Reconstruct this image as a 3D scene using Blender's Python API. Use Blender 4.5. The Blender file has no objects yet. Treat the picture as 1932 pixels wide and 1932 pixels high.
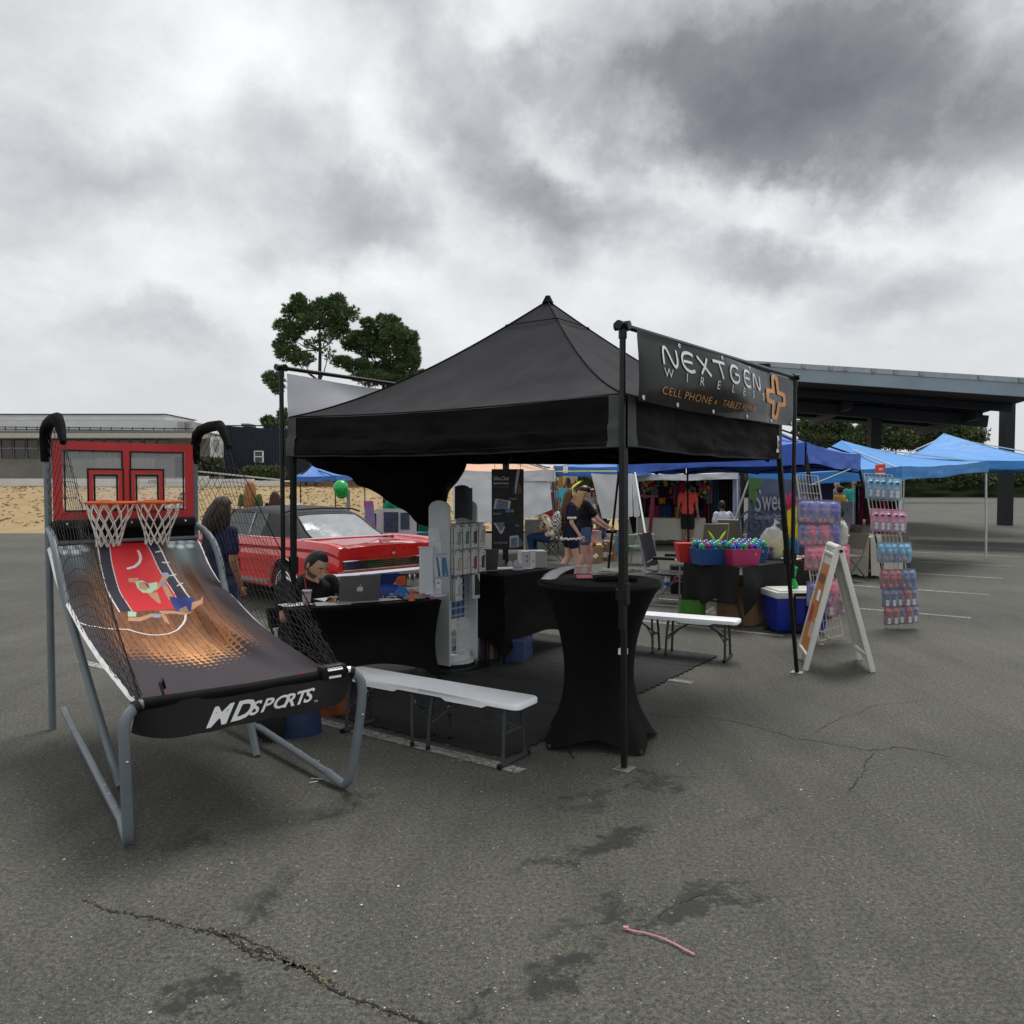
import bpy,bmesh,math,random
from mathutils import Vector as V,Matrix,noise
R=math.radians
random.seed(7)
sc=bpy.context.scene
col=sc.collection
# ---------------------------------------------------------------- camera
EYE,PITCH,FOC,MID=1.733,R(2.06),1522.0,966.0
cam_data=bpy.data.cameras.new('camera');cam_data.sensor_width=36;cam_data.lens=36*FOC/1932
cam_data.clip_end=3000
cam=bpy.data.objects.new('camera',cam_data);col.objects.link(cam)
cam.location=(0,0,EYE);cam.rotation_euler=(math.pi/2-PITCH,0,0);sc.camera=cam
sc.view_settings.view_transform='Standard';sc.view_settings.look='None'
sc.view_settings.exposure=0.68;sc.view_settings.gamma=1;sc.view_settings.use_curve_mapping=False

def ray(x,y):
 a,b=(x-MID)/FOC,(MID-y)/FOC
 return V((a,math.cos(PITCH)+b*math.sin(PITCH),-math.sin(PITCH)+b*math.cos(PITCH)))
def G(x,y,z=0.0):  # point of the horizontal plane z seen at (x, y) of the 1932 px view
 d=ray(x,y);return V((0,0,EYE))+d*((z-EYE)/d.z)
def P(x,y,Y):  # point at distance Y
 d=ray(x,y);return V((0,0,EYE))+d*(Y/d.y)

# ---------------------------------------------------------------- sky and sun
SUN_EL,SUN_AZ=R(62),R(25)
world=bpy.data.worlds.new('World');sc.world=world;world.use_nodes=True
nt=world.node_tree;nt.nodes.clear()
class NB:  # small node-graph writer
 def __init__(s,tree):s.t=tree
 def n(s,typ,**kw):
  nd=s.t.nodes.new(typ)
  for k,v in kw.items():
   if k.startswith('i_'):
    nd.inputs[k[2:].replace('_',' ')].default_value=v
   else:setattr(nd,k,v)
  return nd
 def l(s,a,b):s.t.links.new(a,b)
 def math(s,op,a,b=None,c=None,clamp=False):
  nd=s.t.nodes.new('ShaderNodeMath');nd.operation=op;nd.use_clamp=clamp
  for i,x in enumerate((a,b,c)):
   if x is None:continue
   if isinstance(x,(int,float)):nd.inputs[i].default_value=x
   else:s.l(x,nd.inputs[i])
  return nd.outputs[0]
 def vmath(s,op,a,b=None,out=0):
  nd=s.t.nodes.new('ShaderNodeVectorMath');nd.operation=op
  for i,x in enumerate((a,b)):
   if x is None:continue
   if isinstance(x,(int,float)):nd.inputs['Scale'].default_value=x
   elif isinstance(x,(tuple,list,V)):nd.inputs[i].default_value=tuple(x)
   else:s.l(x,nd.inputs[i])
  return nd.outputs[out]
 def ramp(s,fac,pts,interp='LINEAR'):
  nd=s.t.nodes.new('ShaderNodeValToRGB');nd.color_ramp.interpolation=interp
  cr=nd.color_ramp
  while len(cr.elements)<len(pts):cr.elements.new(0.5)
  for e,(p,c)in zip(cr.elements,pts):
   e.position=p;e.color=(c,c,c,1)if isinstance(c,(int,float))else(*c,1)
  s.l(fac,nd.inputs[0]);return nd.outputs[0]
 def mix(s,fac,a,b,typ='MIX'):
  nd=s.t.nodes.new('ShaderNodeMix');nd.data_type='RGBA';nd.blend_type=typ
  for i,x in((0,fac),(6,a),(7,b)):
   if isinstance(x,(int,float))and i==0:nd.inputs[0].default_value=x
   elif isinstance(x,(tuple,list)):nd.inputs[i].default_value=(*x,1)if len(x)==3 else x
   else:s.l(x,nd.inputs[i])
  return nd.outputs[2]
 def noise(s,vec,scale,detail=4,rough=.5,dist=0,out=0):
  nd=s.t.nodes.new('ShaderNodeTexNoise');nd.inputs['Scale'].default_value=scale
  nd.inputs['Detail'].default_value=detail;nd.inputs['Roughness'].default_value=rough
  nd.inputs['Distortion'].default_value=dist
  if vec is not None:s.l(vec,nd.inputs['Vector'])
  return nd.outputs[out]
w=NB(nt)
tc=w.n('ShaderNodeTexCoord');dirv=tc.outputs['Generated']
sky=w.n('ShaderNodeTexSky',sky_type='NISHITA',sun_disc=False,sun_elevation=SUN_EL,sun_rotation=SUN_AZ)
sep=w.n('ShaderNodeSeparateXYZ');w.l(dirv,sep.inputs[0])
up=w.math('MAXIMUM',sep.outputs[2],0.0)
den=w.math('ADD',up,0.30)
cmb=w.n('ShaderNodeCombineXYZ')
w.l(w.math('DIVIDE',sep.outputs[0],den),cmb.inputs[0]);w.l(w.math('DIVIDE',sep.outputs[1],den),cmb.inputs[1])
layer=cmb.outputs[0]  # the flat cloud sheet overhead
n_big=w.noise(layer,1.1,5,.52,.25)
n_mid=w.noise(layer,2.6,9,.60,.12)
n_fine=w.noise(dirv,8.0,9,.68,.15)
warp=w.noise(dirv,3.4,9,.62,0,out=1)
wv=w.vmath('SCALE',w.vmath('SUBTRACT',warp,(.5,.5,.5)),.30)
dw=w.vmath('ADD',dirv,wv)
def blob(x,y,rx,ry,lo=.25,hi=1.0):  # an elongated dark cloud body in direction (x, y)
 c=ray(x,y).normalized()
 df=w.vmath('MULTIPLY',w.vmath('SUBTRACT',dw,c),(FOC/rx,FOC/rx*.7,FOC/ry))
 ln=w.vmath('LENGTH',df,out=1)
 mr=w.n('ShaderNodeMapRange',interpolation_type='SMOOTHSTEP');w.l(ln,mr.inputs[0])
 mr.inputs[1].default_value=lo;mr.inputs[2].default_value=hi;mr.inputs[3].default_value=1;mr.inputs[4].default_value=0
 return mr.outputs[0]
dark=None
for x,y,rx,ry,k in[(1450,150,330,165,1.0),(1250,90,230,110,.45),(1640,260,230,110,.62),(1060,130,110,70,.30),(1050,390,210,110,.50),(975,270,120,120,.34),(1190,430,150,70,.30),
(650,430,170,90,.30),(500,310,150,100,.20),(330,640,200,50,.22),(1480,495,200,75,.40),(840,200,170,130,.26),(1800,560,170,70,.25),
(80,330,220,160,.22),(1880,200,260,160,.62),(130,60,200,90,.2),(800,60,140,90,.25)]:
 b=w.math('MULTIPLY',blob(x,y,rx*1.35,ry*1.4,.0,1.0),k)
 dark=b if dark is None else w.math('MAXIMUM',dark,b)
bright=None
for x,y,rx,ry,k in[(370,110,260,150,.9),(1145,265,110,80,.8),(732,285,90,120,.9),(300,500,150,110,.5),(860,420,110,90,.4),(1476,365,190,50,.8),(1040,40,160,60,.7),(700,560,220,60,.4),(1640,420,120,60,.6)]:
 b=w.math('MULTIPLY',blob(x,y,rx*1.35,ry*1.35,.0,1.0),k)
 bright=b if bright is None else w.math('MAXIMUM',bright,b)
nz=w.math('MULTIPLY_ADD',n_mid,.55,w.math('MULTIPLY',n_big,.45))  # ~ .5
nz=w.math('MULTIPLY_ADD',w.math('SUBTRACT',n_fine,.5),.30,nz)
val=w.math('SUBTRACT',.665,w.math('MULTIPLY',w.math('SUBTRACT',nz,.5),.60))
val=w.math('MULTIPLY_ADD',bright,.19,val)
dk=w.math('MULTIPLY',dark,w.math('MULTIPLY_ADD',nz,.9,.52))
val=w.math('SUBTRACT',val,w.math('MULTIPLY',dk,.62))
# towards the horizon the layers even out into pale grey
hz=w.n('ShaderNodeMapRange',interpolation_type='SMOOTHSTEP');w.l(up,hz.inputs[0]);hz.inputs[1].default_value=.0;hz.inputs[2].default_value=.24
val=w.math('ADD',w.math('MULTIPLY',val,hz.outputs[0]),w.math('MULTIPLY',w.math('SUBTRACT',1.0,hz.outputs[0]),.60))
cloud=w.ramp(val,[(0.0,(.080,.082,.092)),(.28,(.150,.153,.166)),(.5,(.29,.296,.31)),(.66,(.43,.438,.446)),(.82,(.56,.565,.568)),(1,(.66,.66,.66))])
sky_s=w.mix(1.0,sky.outputs[0],(.09,.09,.09),'MULTIPLY')
bgcol=w.mix(.97,sky_s,cloud)  # overcast: the blue barely shows through
bg=w.n('ShaderNodeBackground');w.l(bgcol,bg.inputs[0]);bg.inputs[1].default_value=1.12
wo=w.n('ShaderNodeOutputWorld');w.l(bg.outputs[0],wo.inputs[0])
sun_d=bpy.data.lights.new('sun','SUN');sun_d.energy=1.5;sun_d.angle=R(24);sun_d.color=(1,.97,.93)
sun=bpy.data.objects.new('sun',sun_d);col.objects.link(sun)
sun_dir=V((math.sin(SUN_AZ)*math.cos(SUN_EL),math.cos(SUN_AZ)*math.cos(SUN_EL),math.sin(SUN_EL)))
sun.rotation_euler=(-sun_dir).to_track_quat('-Z','Y').to_euler()

# ---------------------------------------------------------------- materials
MATS={}
def mat(name,c,rough=.6,metal=0,var=.12,vs=6,bump=0,bs=60,c2=None,spec=.5,trans=0,alpha=1,coat=0,emit=0,stretch=None,sheen=0,ior=1.45):
 if name in MATS:return MATS[name]
 m=bpy.data.materials.new(name);m.use_nodes=True;b=NB(m.node_tree)
 bs_=m.node_tree.nodes['Principled BSDF']
 tcn=b.n('ShaderNodeTexCoord');vec=tcn.outputs['Object']
 if stretch:
  vec=b.vmath('MULTIPLY',vec,stretch)
 n1=b.noise(vec,vs,5,.6)
 dark=tuple(x*(1-var)for x in c);lite=tuple(min(1,x*(1+var))for x in c)
 if c2:dark,lite=c,c2
 colr=b.ramp(n1,[(.32,dark),(.68,lite)])
 b.l(colr,bs_.inputs['Base Color'])
 n2=b.noise(vec,vs*2.3,4,.6)
 rr=b.ramp(n2,[(.3,max(0,rough-.07)),(.7,min(1,rough+.07))]);b.l(rr,bs_.inputs['Roughness'])
 bs_.inputs['Metallic'].default_value=metal;bs_.inputs['Specular IOR Level'].default_value=spec
 bs_.inputs['IOR'].default_value=ior
 bs_.inputs['Transmission Weight'].default_value=trans;bs_.inputs['Alpha'].default_value=alpha
 bs_.inputs['Coat Weight'].default_value=coat;bs_.inputs['Coat Roughness'].default_value=.03
 if sheen:bs_.inputs['Sheen Weight'].default_value=sheen
 if emit:bs_.inputs['Emission Strength'].default_value=emit;bs_.inputs['Emission Color'].default_value=(*c,1)
 if bump:
  bn=b.n('ShaderNodeBump');bn.inputs['Strength'].default_value=bump;bn.inputs['Distance'].default_value=.01
  b.l(b.noise(vec,bs,4,.6),bn.inputs['Height']);b.l(bn.outputs[0],bs_.inputs['Normal'])
 MATS[name]=m;return m
def srgb(r,g,b):
 f=lambda u:(u/255/12.92 if u<=10 else((u/255+.055)/1.055)**2.4)
 return(f(r),f(g),f(b))

# ---------------------------------------------------------------- mesh builder
class MB:
 def __init__(s):s.v,s.f,s.m,s.mi=[],[],[],0
 def add(s,vs,fs):
  o=len(s.v);s.v+=[tuple(p)for p in vs]
  for f in fs:s.f.append(tuple(i+o for i in f));s.m.append(s.mi)
  return s
 def mat(s,i):s.mi=i;return s
 def box(s,c,d,M=None):
  x,y,z=d[0]/2,d[1]/2,d[2]/2;c=V(c)
  ps=[V((a*x,b*y,e*z))for a in(-1,1)for b in(-1,1)for e in(-1,1)]
  if M is not None:ps=[M@p for p in ps]
  return s.add([p+c for p in ps],[(0,1,3,2),(4,6,7,5),(0,4,5,1),(2,3,7,6),(0,2,6,4),(1,5,7,3)])
 def hexa(s,b4,t4):  # bottom ring of 4, top ring of 4
  return s.add(list(b4)+list(t4),[(3,2,1,0),(4,5,6,7),(0,1,5,4),(1,2,6,5),(2,3,7,6),(3,0,4,7)])
 def beam(s,a,b,w,h,upv=(0,0,1)):
  a,b=V(a),V(b);d=(b-a).normalized();u=V(upv)
  if abs(d.dot(u))>.98:u=V((0,1,0))
  x=d.cross(u).normalized();y=x.cross(d).normalized()
  q=lambda p:[p+x*i*w/2+y*j*h/2 for i,j in((-1,-1),(1,-1),(1,1),(-1,1))]
  return s.hexa(q(a),q(b))
 def tube(s,pts,r,n=8,caps=True,closed=False,flat=1.0):
  pts=[V(p)for p in pts];k=len(pts);rr=r if isinstance(r,(list,tuple))else[r]*k
  vs,fs,px=[],[],None
  for i,p in enumerate(pts):
   if closed:t=(pts[(i+1)%k]-pts[i-1])
   else:t=pts[min(i+1,k-1)]-pts[max(i-1,0)]
   t=t.normalized()if t.length>1e-9 else V((0,0,1))
   if px is None:
    u=V((0,0,1))if abs(t.z)<.9 else V((0,1,0));px=t.cross(u).normalized()
   else:
    px=(px-t*px.dot(t));px=px.normalized()if px.length>1e-6 else t.orthogonal().normalized()
   py=t.cross(px)
   for j in range(n):
    a=2*math.pi*j/n;vs.append(p+px*math.cos(a)*rr[i]+py*math.sin(a)*rr[i]*flat)
  for i in range(k if closed else k-1):
   for j in range(n):
    a,b=i*n+j,i*n+(j+1)%n;c,d=((i+1)%k)*n+(j+1)%n,((i+1)%k)*n+j
    fs.append((a,b,c,d))
  if caps and not closed:fs+=[tuple(range(n))[::-1],tuple((k-1)*n+j for j in range(n))]
  return s.add(vs,fs)
 def ell(s,c,r,n=12,m=8,M=None,fn=None):
  c=V(c);r=(r,r,r)if isinstance(r,(int,float))else r
  vs,fs=[],[]
  for i in range(m+1):
   t=math.pi*i/m
   for j in range(n):
    a=2*math.pi*j/n;p=V((math.sin(t)*math.cos(a),math.sin(t)*math.sin(a),math.cos(t)))
    if fn:p=fn(p)
    p=V((p.x*r[0],p.y*r[1],p.z*r[2]))
    if M is not None:p=M@p
    vs.append(p+c)
  for i in range(m):
   for j in range(n):
    fs.append((i*n+j,(i+1)*n+j,(i+1)*n+(j+1)%n,i*n+(j+1)%n))
  return s.add(vs,fs)
 def lathe(s,prof,c=(0,0,0),n=20,a0=0,a1=2*math.pi,M=None):
  c=V(c);full=abs(a1-a0-2*math.pi)<1e-6;k=n if full else n+1;vs,fs=[],[]
  for(r,z)in prof:
   for j in range(k):
    a=a0+(a1-a0)*j/n;p=V((r*math.cos(a),r*math.sin(a),z));vs.append((M@p if M is not None else p)+c)
  for i in range(len(prof)-1):
   for j in range(n):fs.append((i*k+j,i*k+(j+1)%k,(i+1)*k+(j+1)%k,(i+1)*k+j))
  return s.add(vs,fs)
 def grid(s,fn,nu,nv,close_u=False):
  vs=[fn(i/nu,j/nv)for j in range(nv+1)for i in range(nu+1)];fs=[]
  for j in range(nv):
   for i in range(nu):a=j*(nu+1)+i;fs.append((a,a+1,a+nu+2,a+nu+1))
  return s.add(vs,fs)
 def slab(s,fn,nu,nv,th):  # grid with thickness: fn -> (point, normal)
  A=[[fn(i/nu,j/nv)for i in range(nu+1)]for j in range(nv+1)]
  vs=[p for r_ in A for(p,n_)in r_]+[p-n_*th for r_ in A for(p,n_)in r_];N=(nu+1)*(nv+1);fs=[]
  for j in range(nv):
   for i in range(nu):
    a=j*(nu+1)+i;fs.append((a,a+1,a+nu+2,a+nu+1));fs.append((N+a,N+a+nu+1,N+a+nu+2,N+a+1))
  for i in range(nu):
   fs.append((i,N+i,N+i+1,i+1));a=nv*(nu+1)+i;fs.append((a,a+1,N+a+1,N+a))
  for j in range(nv):
   a=j*(nu+1);fs.append((a,a+nu+1,N+a+nu+1,N+a));a+=nu;fs.append((a,N+a,N+a+nu+1,a+nu+1))
  return s.add(vs,fs)
 def prism(s,poly,z0,z1,M=None):
  n=len(poly);f=(lambda p:M@V(p))if M is not None else V
  return s.add([f((x,y,z0))for x,y in poly]+[f((x,y,z1))for x,y in poly],
[tuple(range(n))[::-1],tuple(range(n,2*n))]+[(i,(i+1)%n,n+(i+1)%n,n+i)for i in range(n)])
 def text(s,t,fn,size=1,shear=0,offset=0,align='LEFT',space=1,res=3):
  vs,fs=text2d(t,size,shear,offset,align,space,res)
  return s.add([fn(x,y)for x,y in vs],fs)
 def stroke(s,pts,wd,fn,ch=.3):  # flat stroke through 2-D points mapped by fn
  pts=[V((*p,0))for p in pts];L,Rr=[],[]
  for i,p in enumerate(pts):
   t=(pts[min(i+1,len(pts)-1)]-pts[max(i-1,0)]).normalized();nn=V((-t.y,t.x,0))*wd/2
   L.append(p+nn);Rr.append(p-nn)
  vs=[fn(p.x,p.y)for p in L+Rr];n=len(pts)
  return s.add(vs,[(i,i+1,n+i+1,n+i)for i in range(n-1)])
TXT={}
def text2d(t,size,shear,offset,align,space,res):
 k=(t,size,shear,offset,align,space,res)
 if k not in TXT:
  cu=bpy.data.curves.new('tmp','FONT');cu.body=t;cu.size=size;cu.shear=shear;cu.offset=offset
  cu.align_x=align;cu.space_character=space;cu.resolution_u=res
  o=bpy.data.objects.new('tmp',cu);col.objects.link(o)
  me=bpy.data.meshes.new_from_object(o.evaluated_get(bpy.context.evaluated_depsgraph_get()))
  TXT[k]=([(v.co.x,v.co.y)for v in me.vertices],[tuple(p.vertices)for p in me.polygons])
  bpy.data.objects.remove(o);bpy.data.curves.remove(cu);bpy.data.meshes.remove(me)
 return TXT[k]
WM={}  # world matrices of things, so parts can be given in world space
def loc_m(loc,rz):return Matrix.Translation(V(loc))@Matrix.Rotation(rz,4,'Z')
def tag(o,label=None,cat=None,group=None,kind=None):
 if label:o['label']=label
 if cat:o['category']=cat
 if group:o['group']=group
 if kind:o['kind']=kind
 return o
def thing(name,label,cat,loc=(0,0,0),rz=0,group=None):
 o=bpy.data.objects.new(name,None);col.objects.link(o);o.empty_display_size=.1
 o.location=loc;o.rotation_euler=(0,0,rz);WM[o.name]=loc_m(loc,rz)
 return tag(o,label,cat,group)
def put(name,mb,m,parent=None,world=False,smooth=False,bevel=0,seg=2,base=None,wn=False):
 me=mb if isinstance(mb,bpy.types.Mesh)else bpy.data.meshes.new(name)
 ms=m if isinstance(m,(list,tuple))else[m]
 if not isinstance(mb,bpy.types.Mesh):
  me.from_pydata(mb.v,[],mb.f);me.polygons.foreach_set('material_index',mb.m)
  bm=bmesh.new();bm.from_mesh(me)
  bmesh.ops.remove_doubles(bm,verts=bm.verts,dist=1e-6)
  bmesh.ops.recalc_face_normals(bm,faces=bm.faces)
  if bevel:
   ed=[e for e in bm.edges if len(e.link_faces)==2 and e.calc_face_angle(0)>.5]
   bmesh.ops.bevel(bm,geom=ed,offset=bevel,segments=seg,affect='EDGES',profile=.6,clamp_overlap=True)
  for f in bm.faces:f.smooth=bool(smooth)
  if smooth:
   lim=smooth if isinstance(smooth,float)else R(40)
   for e in bm.edges:
    if len(e.link_faces)==2 and e.calc_face_angle(0)>lim:e.smooth=False
  bm.to_mesh(me);bm.free()
 for x in ms:me.materials.append(x)
 o=bpy.data.objects.new(name,me);col.objects.link(o)
 if parent is not None:
  o.parent=parent;W=WM.get(parent.name)
  if W is not None:WM[o.name]=W
  if world and W is not None:me.transform(W.inverted())
 elif base is not None:
  me.transform(Matrix.Translation(-V(base)));o.location=base
 return o
def single(name,mb,m,label,cat,group=None,base=None,**kw):
 if base is None:
  vs=mb.v;n=len(vs)
  base=(sum(v[0]for v in vs)/n,sum(v[1]for v in vs)/n,min(v[2]for v in vs))
 return tag(put(name,mb,m,base=base,**kw),label,cat,group)
def struct(name,mb,m,parent=None,**kw):
 o=put(name,mb,m,parent,**kw)
 if parent is None:o['kind']='structure'
 return o
def copy_thing(src,loc,rz,label=None,group=None):
 def rec(o,par):
  c=o.copy();col.objects.link(c);c.parent=par
  for ch in list(KIDS.get(o.name,[])):rec(ch,c)
  return c
 c=rec(src,None);c.location=loc;c.rotation_euler=(0,0,rz);WM[c.name]=loc_m(loc,rz)
 if label:c['label']=label
 if group:c['group']=group
 return c
KIDS={}
def index_kids():
 KIDS.clear()
 for o in bpy.data.objects:
  if o.parent:KIDS.setdefault(o.parent.name,[]).append(o)
def remesh(mb,vox,smooth=6,name='tmp'):
 """fuse overlapping closed shapes into one continuous skin"""
 me=bpy.data.meshes.new(name);me.from_pydata(mb.v,[],mb.f)
 bm=bmesh.new();bm.from_mesh(me);bmesh.ops.recalc_face_normals(bm,faces=bm.faces);bm.to_mesh(me);bm.free()
 o=bpy.data.objects.new('tmp',me);col.objects.link(o)
 r=o.modifiers.new('r','REMESH');r.mode='VOXEL';r.voxel_size=vox;r.use_smooth_shade=True
 if smooth:
  q=o.modifiers.new('s','SMOOTH');q.iterations=smooth;q.factor=.5
 out=bpy.data.meshes.new_from_object(o.evaluated_get(bpy.context.evaluated_depsgraph_get()))
 bpy.data.objects.remove(o);bpy.data.meshes.remove(me)
 mb2=MB();mb2.add([v.co.copy()for v in out.vertices],[tuple(p.vertices)for p in out.polygons]);bpy.data.meshes.remove(out)
 return mb2
def lerp(a,b,t):return a+(b-a)*t
def nz(x,y=0,z=0):return noise.noise(V((x,y,z)))

# common directions of the booth: U away to the right, Wd away to the left
U=V((.575,.818,0)).normalized();Wd=V((-.818,.575,0)).normalized()
UA=math.atan2(U.y,U.x)  # rotation that turns local x onto U

# ---------------------------------------------------------------- ground
def asphalt():
 m=bpy.data.materials.new('asphalt');m.use_nodes=True;b=NB(m.node_tree);p=m.node_tree.nodes['Principled BSDF']
 tcn=b.n('ShaderNodeTexCoord');v=tcn.outputs['Object']
 big=b.noise(v,.35,6,.6,.6);mid=b.noise(v,2.2,6,.65,.3);fine=b.noise(v,48,6,.85)
 c=b.ramp(big,[(.28,(.061,.061,.053)),(.72,(.099,.098,.084))])
 c=b.mix(.6,c,b.ramp(mid,[(.3,(.40,.40,.40)),(.7,(.66,.66,.66))]),'OVERLAY')
 c=b.mix(1.0,c,b.ramp(fine,[(.34,(.10,.10,.10)),(.5,(.47,.47,.47)),(.66,(.92,.90,.84))]),'OVERLAY')
 vor=b.n('ShaderNodeTexVoronoi');b.l(v,vor.inputs['Vector']);vor.inputs['Scale'].default_value=150
 stone=b.math('LESS_THAN',vor.outputs['Distance'],.34)
 wn=b.n('ShaderNodeSeparateColor');b.l(vor.outputs['Color'],wn.inputs[0])
 pick=b.math('GREATER_THAN',wn.outputs[0],.72)
 k=b.math('MULTIPLY',stone,pick)
 c=b.mix(b.math('MULTIPLY',k,.5),c,b.mix(wn.outputs[1],(.12,.115,.10),(.40,.38,.33)))
 pick2=b.math('MULTIPLY',stone,b.math('LESS_THAN',wn.outputs[0],.2))
 c=b.mix(b.math('MULTIPLY',pick2,.55),c,(.03,.03,.028))
 vor2=b.n('ShaderNodeTexVoronoi');b.l(v,vor2.inputs['Vector']);vor2.inputs['Scale'].default_value=34
 s2=b.n('ShaderNodeSeparateColor');b.l(vor2.outputs['Color'],s2.inputs[0])
 k2=b.math('MULTIPLY',b.math('LESS_THAN',vor2.outputs['Distance'],.16),b.math('GREATER_THAN',s2.outputs[0],.93))
 c=b.mix(b.math('MULTIPLY',k2,.75),c,(.36,.34,.28))
 # oil and tar stains, each with its own outline
 wv_=b.vmath('SCALE',b.vmath('SUBTRACT',b.noise(v,3.0,6,.7,0,out=1),(.5,.5,.5)),.9)
 vw=b.vmath('ADD',v,wv_)
 st=None
 for x0,y0,x1,y1,wd,k in[(1090,1620,1215,1570,.07,.8),(1050,1770,1210,1700,.05,.4),(1210,1745,1380,1680,.075,.95),(990,1880,1130,1800,.07,.6),(1140,1485,1300,1472,.05,.4),
(300,1900,400,1850,.1,.7),(560,1545,660,1530,.06,.35),(420,1750,560,1650,.09,.35),(640,1520,700,1500,.06,.25),(1060,1530,1160,1500,.07,.3),(860,1900,880,1896,.03,.7),
(1000,1640,1100,1622,.06,.35),(330,1580,420,1600,.12,.25),(1380,1560,1480,1530,.08,.2)]:
  a,e=G(x0,y0),G(x1,y1);cc=(a+e)/2;ln=(e-a).length/2;an=math.atan2(e.y-a.y,e.x-a.x)
  mp=b.n('ShaderNodeMapping',vector_type='TEXTURE');b.l(vw,mp.inputs[0]);mp.inputs[1].default_value=(cc.x,cc.y,0)
  mp.inputs[2].default_value=(0,0,an);mp.inputs[3].default_value=(ln+.05,wd*1.0,1)
  l_=b.vmath('LENGTH',b.vmath('MULTIPLY',mp.outputs[0],(1,1,0)),out=1)
  q=b.math('MULTIPLY',b.math('SUBTRACT',1.2,l_,clamp=True),k*3.2)
  st=q if st is None else b.math('MAXIMUM',st,q)
 tm_=b.noise(b.vmath('MULTIPLY',v,(.9,.16,1)),3.2,5,.7,.5);c=b.mix(.55,c,b.ramp(tm_,[(.35,(.36,.36,.36)),(.5,(.5,.5,.5)),(.68,(.60,.60,.60))]),'OVERLAY')
 st=b.math('MULTIPLY',st,b.ramp(b.noise(v,11,6,.8),[(.38,.15),(.58,1.0)]))
 c=b.mix(b.math('MINIMUM',st,.80),c,(.020,.020,.020))
 b.l(c,p.inputs['Base Color']);p.inputs['Specular IOR Level'].default_value=.35
 b.l(b.ramp(mid,[(.3,.78),(.7,.95)]),p.inputs['Roughness'])
 bn=b.n('ShaderNodeBump');bn.inputs['Strength'].default_value=.55;bn.inputs['Distance'].default_value=.006
 hh=b.math('ADD',fine,b.math('MULTIPLY',vor.outputs['Distance'],-.7));b.l(hh,bn.inputs['Height']);b.l(bn.outputs[0],p.inputs['Normal'])
 return m
M_asph=asphalt()
def ground_z(x,y):
 return 0
g=MB()
g.add([(-400,-30,0),(400,-30,0),(400,900,0),(-400,900,0)],[(0,1,2,3)])
ground=struct('ground',g,M_asph)
# cracks: narrow irregular dark seams that lie in the asphalt
M_crack=mat('crack_dark',(.018,.017,.016),.95,var=.5,vs=30)
M_grit=mat('crack_grit',(.30,.19,.09),.95,var=.5,vs=60,bump=.5)
rc=random.Random(21)
def crack(pts,wd,grit=0,branch=.02):
 ps=[G(*p)for p in pts];fine=[]
 for a,b_ in zip(ps,ps[1:]):
  n=max(2,int((b_-a).length/.012))
  for i in range(n):fine.append(a.lerp(b_,i/n))
 mb=MB();L,Q=[],[]
 for i,p in enumerate(fine):
  t=(fine[min(i+1,len(fine)-1)]-fine[max(i-1,0)]).normalized();nn=V((-t.y,t.x,0))
  off=nn*(.030*nz(p.x*4,p.y*4)+.014*nz(p.x*13,p.y*13,3)+.012*nz(p.x*42,p.y*42,5));k=wd*(.15+1.1*abs(nz(p.x*11,p.y*11,7))+1.0*abs(nz(p.x*60,p.y*60,2)))
  k*=min(1,i/5,(len(fine)-1-i)/5);c=p+off+V((0,0,.003))
  L.append(c+nn*k*.5);Q.append(c-nn*k*.5)
  if rc.random()<.55:  # crumbled edge pieces and side splits
   s=wd*rc.uniform(.2,.8);q=c+nn*rc.uniform(-1.6,1.6)*wd+V((0,0,.0005));a=rc.uniform(0,6);mb.mi=0
   mb.add([q+V((s*math.cos(a+j*1.57+rc.uniform(-.4,.4)),s*math.sin(a+j*1.57),0))for j in range(4)],[(0,1,2,3)])
  if grit and rc.random()<grit*max(0,nz(p.x*3,p.y*3,9)+.45):
   for _ in range(3):
    s=rc.uniform(.002,.006);mb.mi=rc.choice((1,1,2));mb.box(c+nn*rc.gauss(0,wd*.8)+V((rc.uniform(-.01,.01),0,.002)),(s,s*.7,.004),Matrix.Rotation(rc.uniform(0,3),3,'Z'))
 n=len(fine);mb.mi=0;mb.add(L+Q,[(i,n+i,n+i+1,i+1)for i in range(n-1)])
 o=put('crack',mb,[M_crack,M_grit,mat('crumb',(.30,.28,.22),.9)],ground);o['kind']='stuff';return o
crack([(150,1700),(241,1722),(330,1742),(400,1755),(470,1790),(530,1800),(580,1840),(640,1875),(700,1890),(790,1925),(900,1960)],.012,.5)
crack([(380,1750),(430,1772),(480,1800),(530,1806)],.013,.3);crack([(420,1758),(470,1775),(520,1790),(555,1812)],.009)
crack([(520,1802),(545,1812),(575,1835),(590,1846),(620,1868)],.02,3.0)
crack([(1205,1345),(1290,1353),(1330,1352),(1420,1370),(1500,1392),(1560,1402),(1640,1418),(1700,1410),(1800,1430)],.008,.15)
crack([(1640,1418),(1635,1450),(1612,1480),(1600,1500)],.006)
crack([(1540,1385),(1575,1360),(1620,1345),(1640,1332),(1690,1328),(1760,1320)],.005)
crack([(1225,1730),(1290,1702),(1340,1684)],.005)
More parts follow.
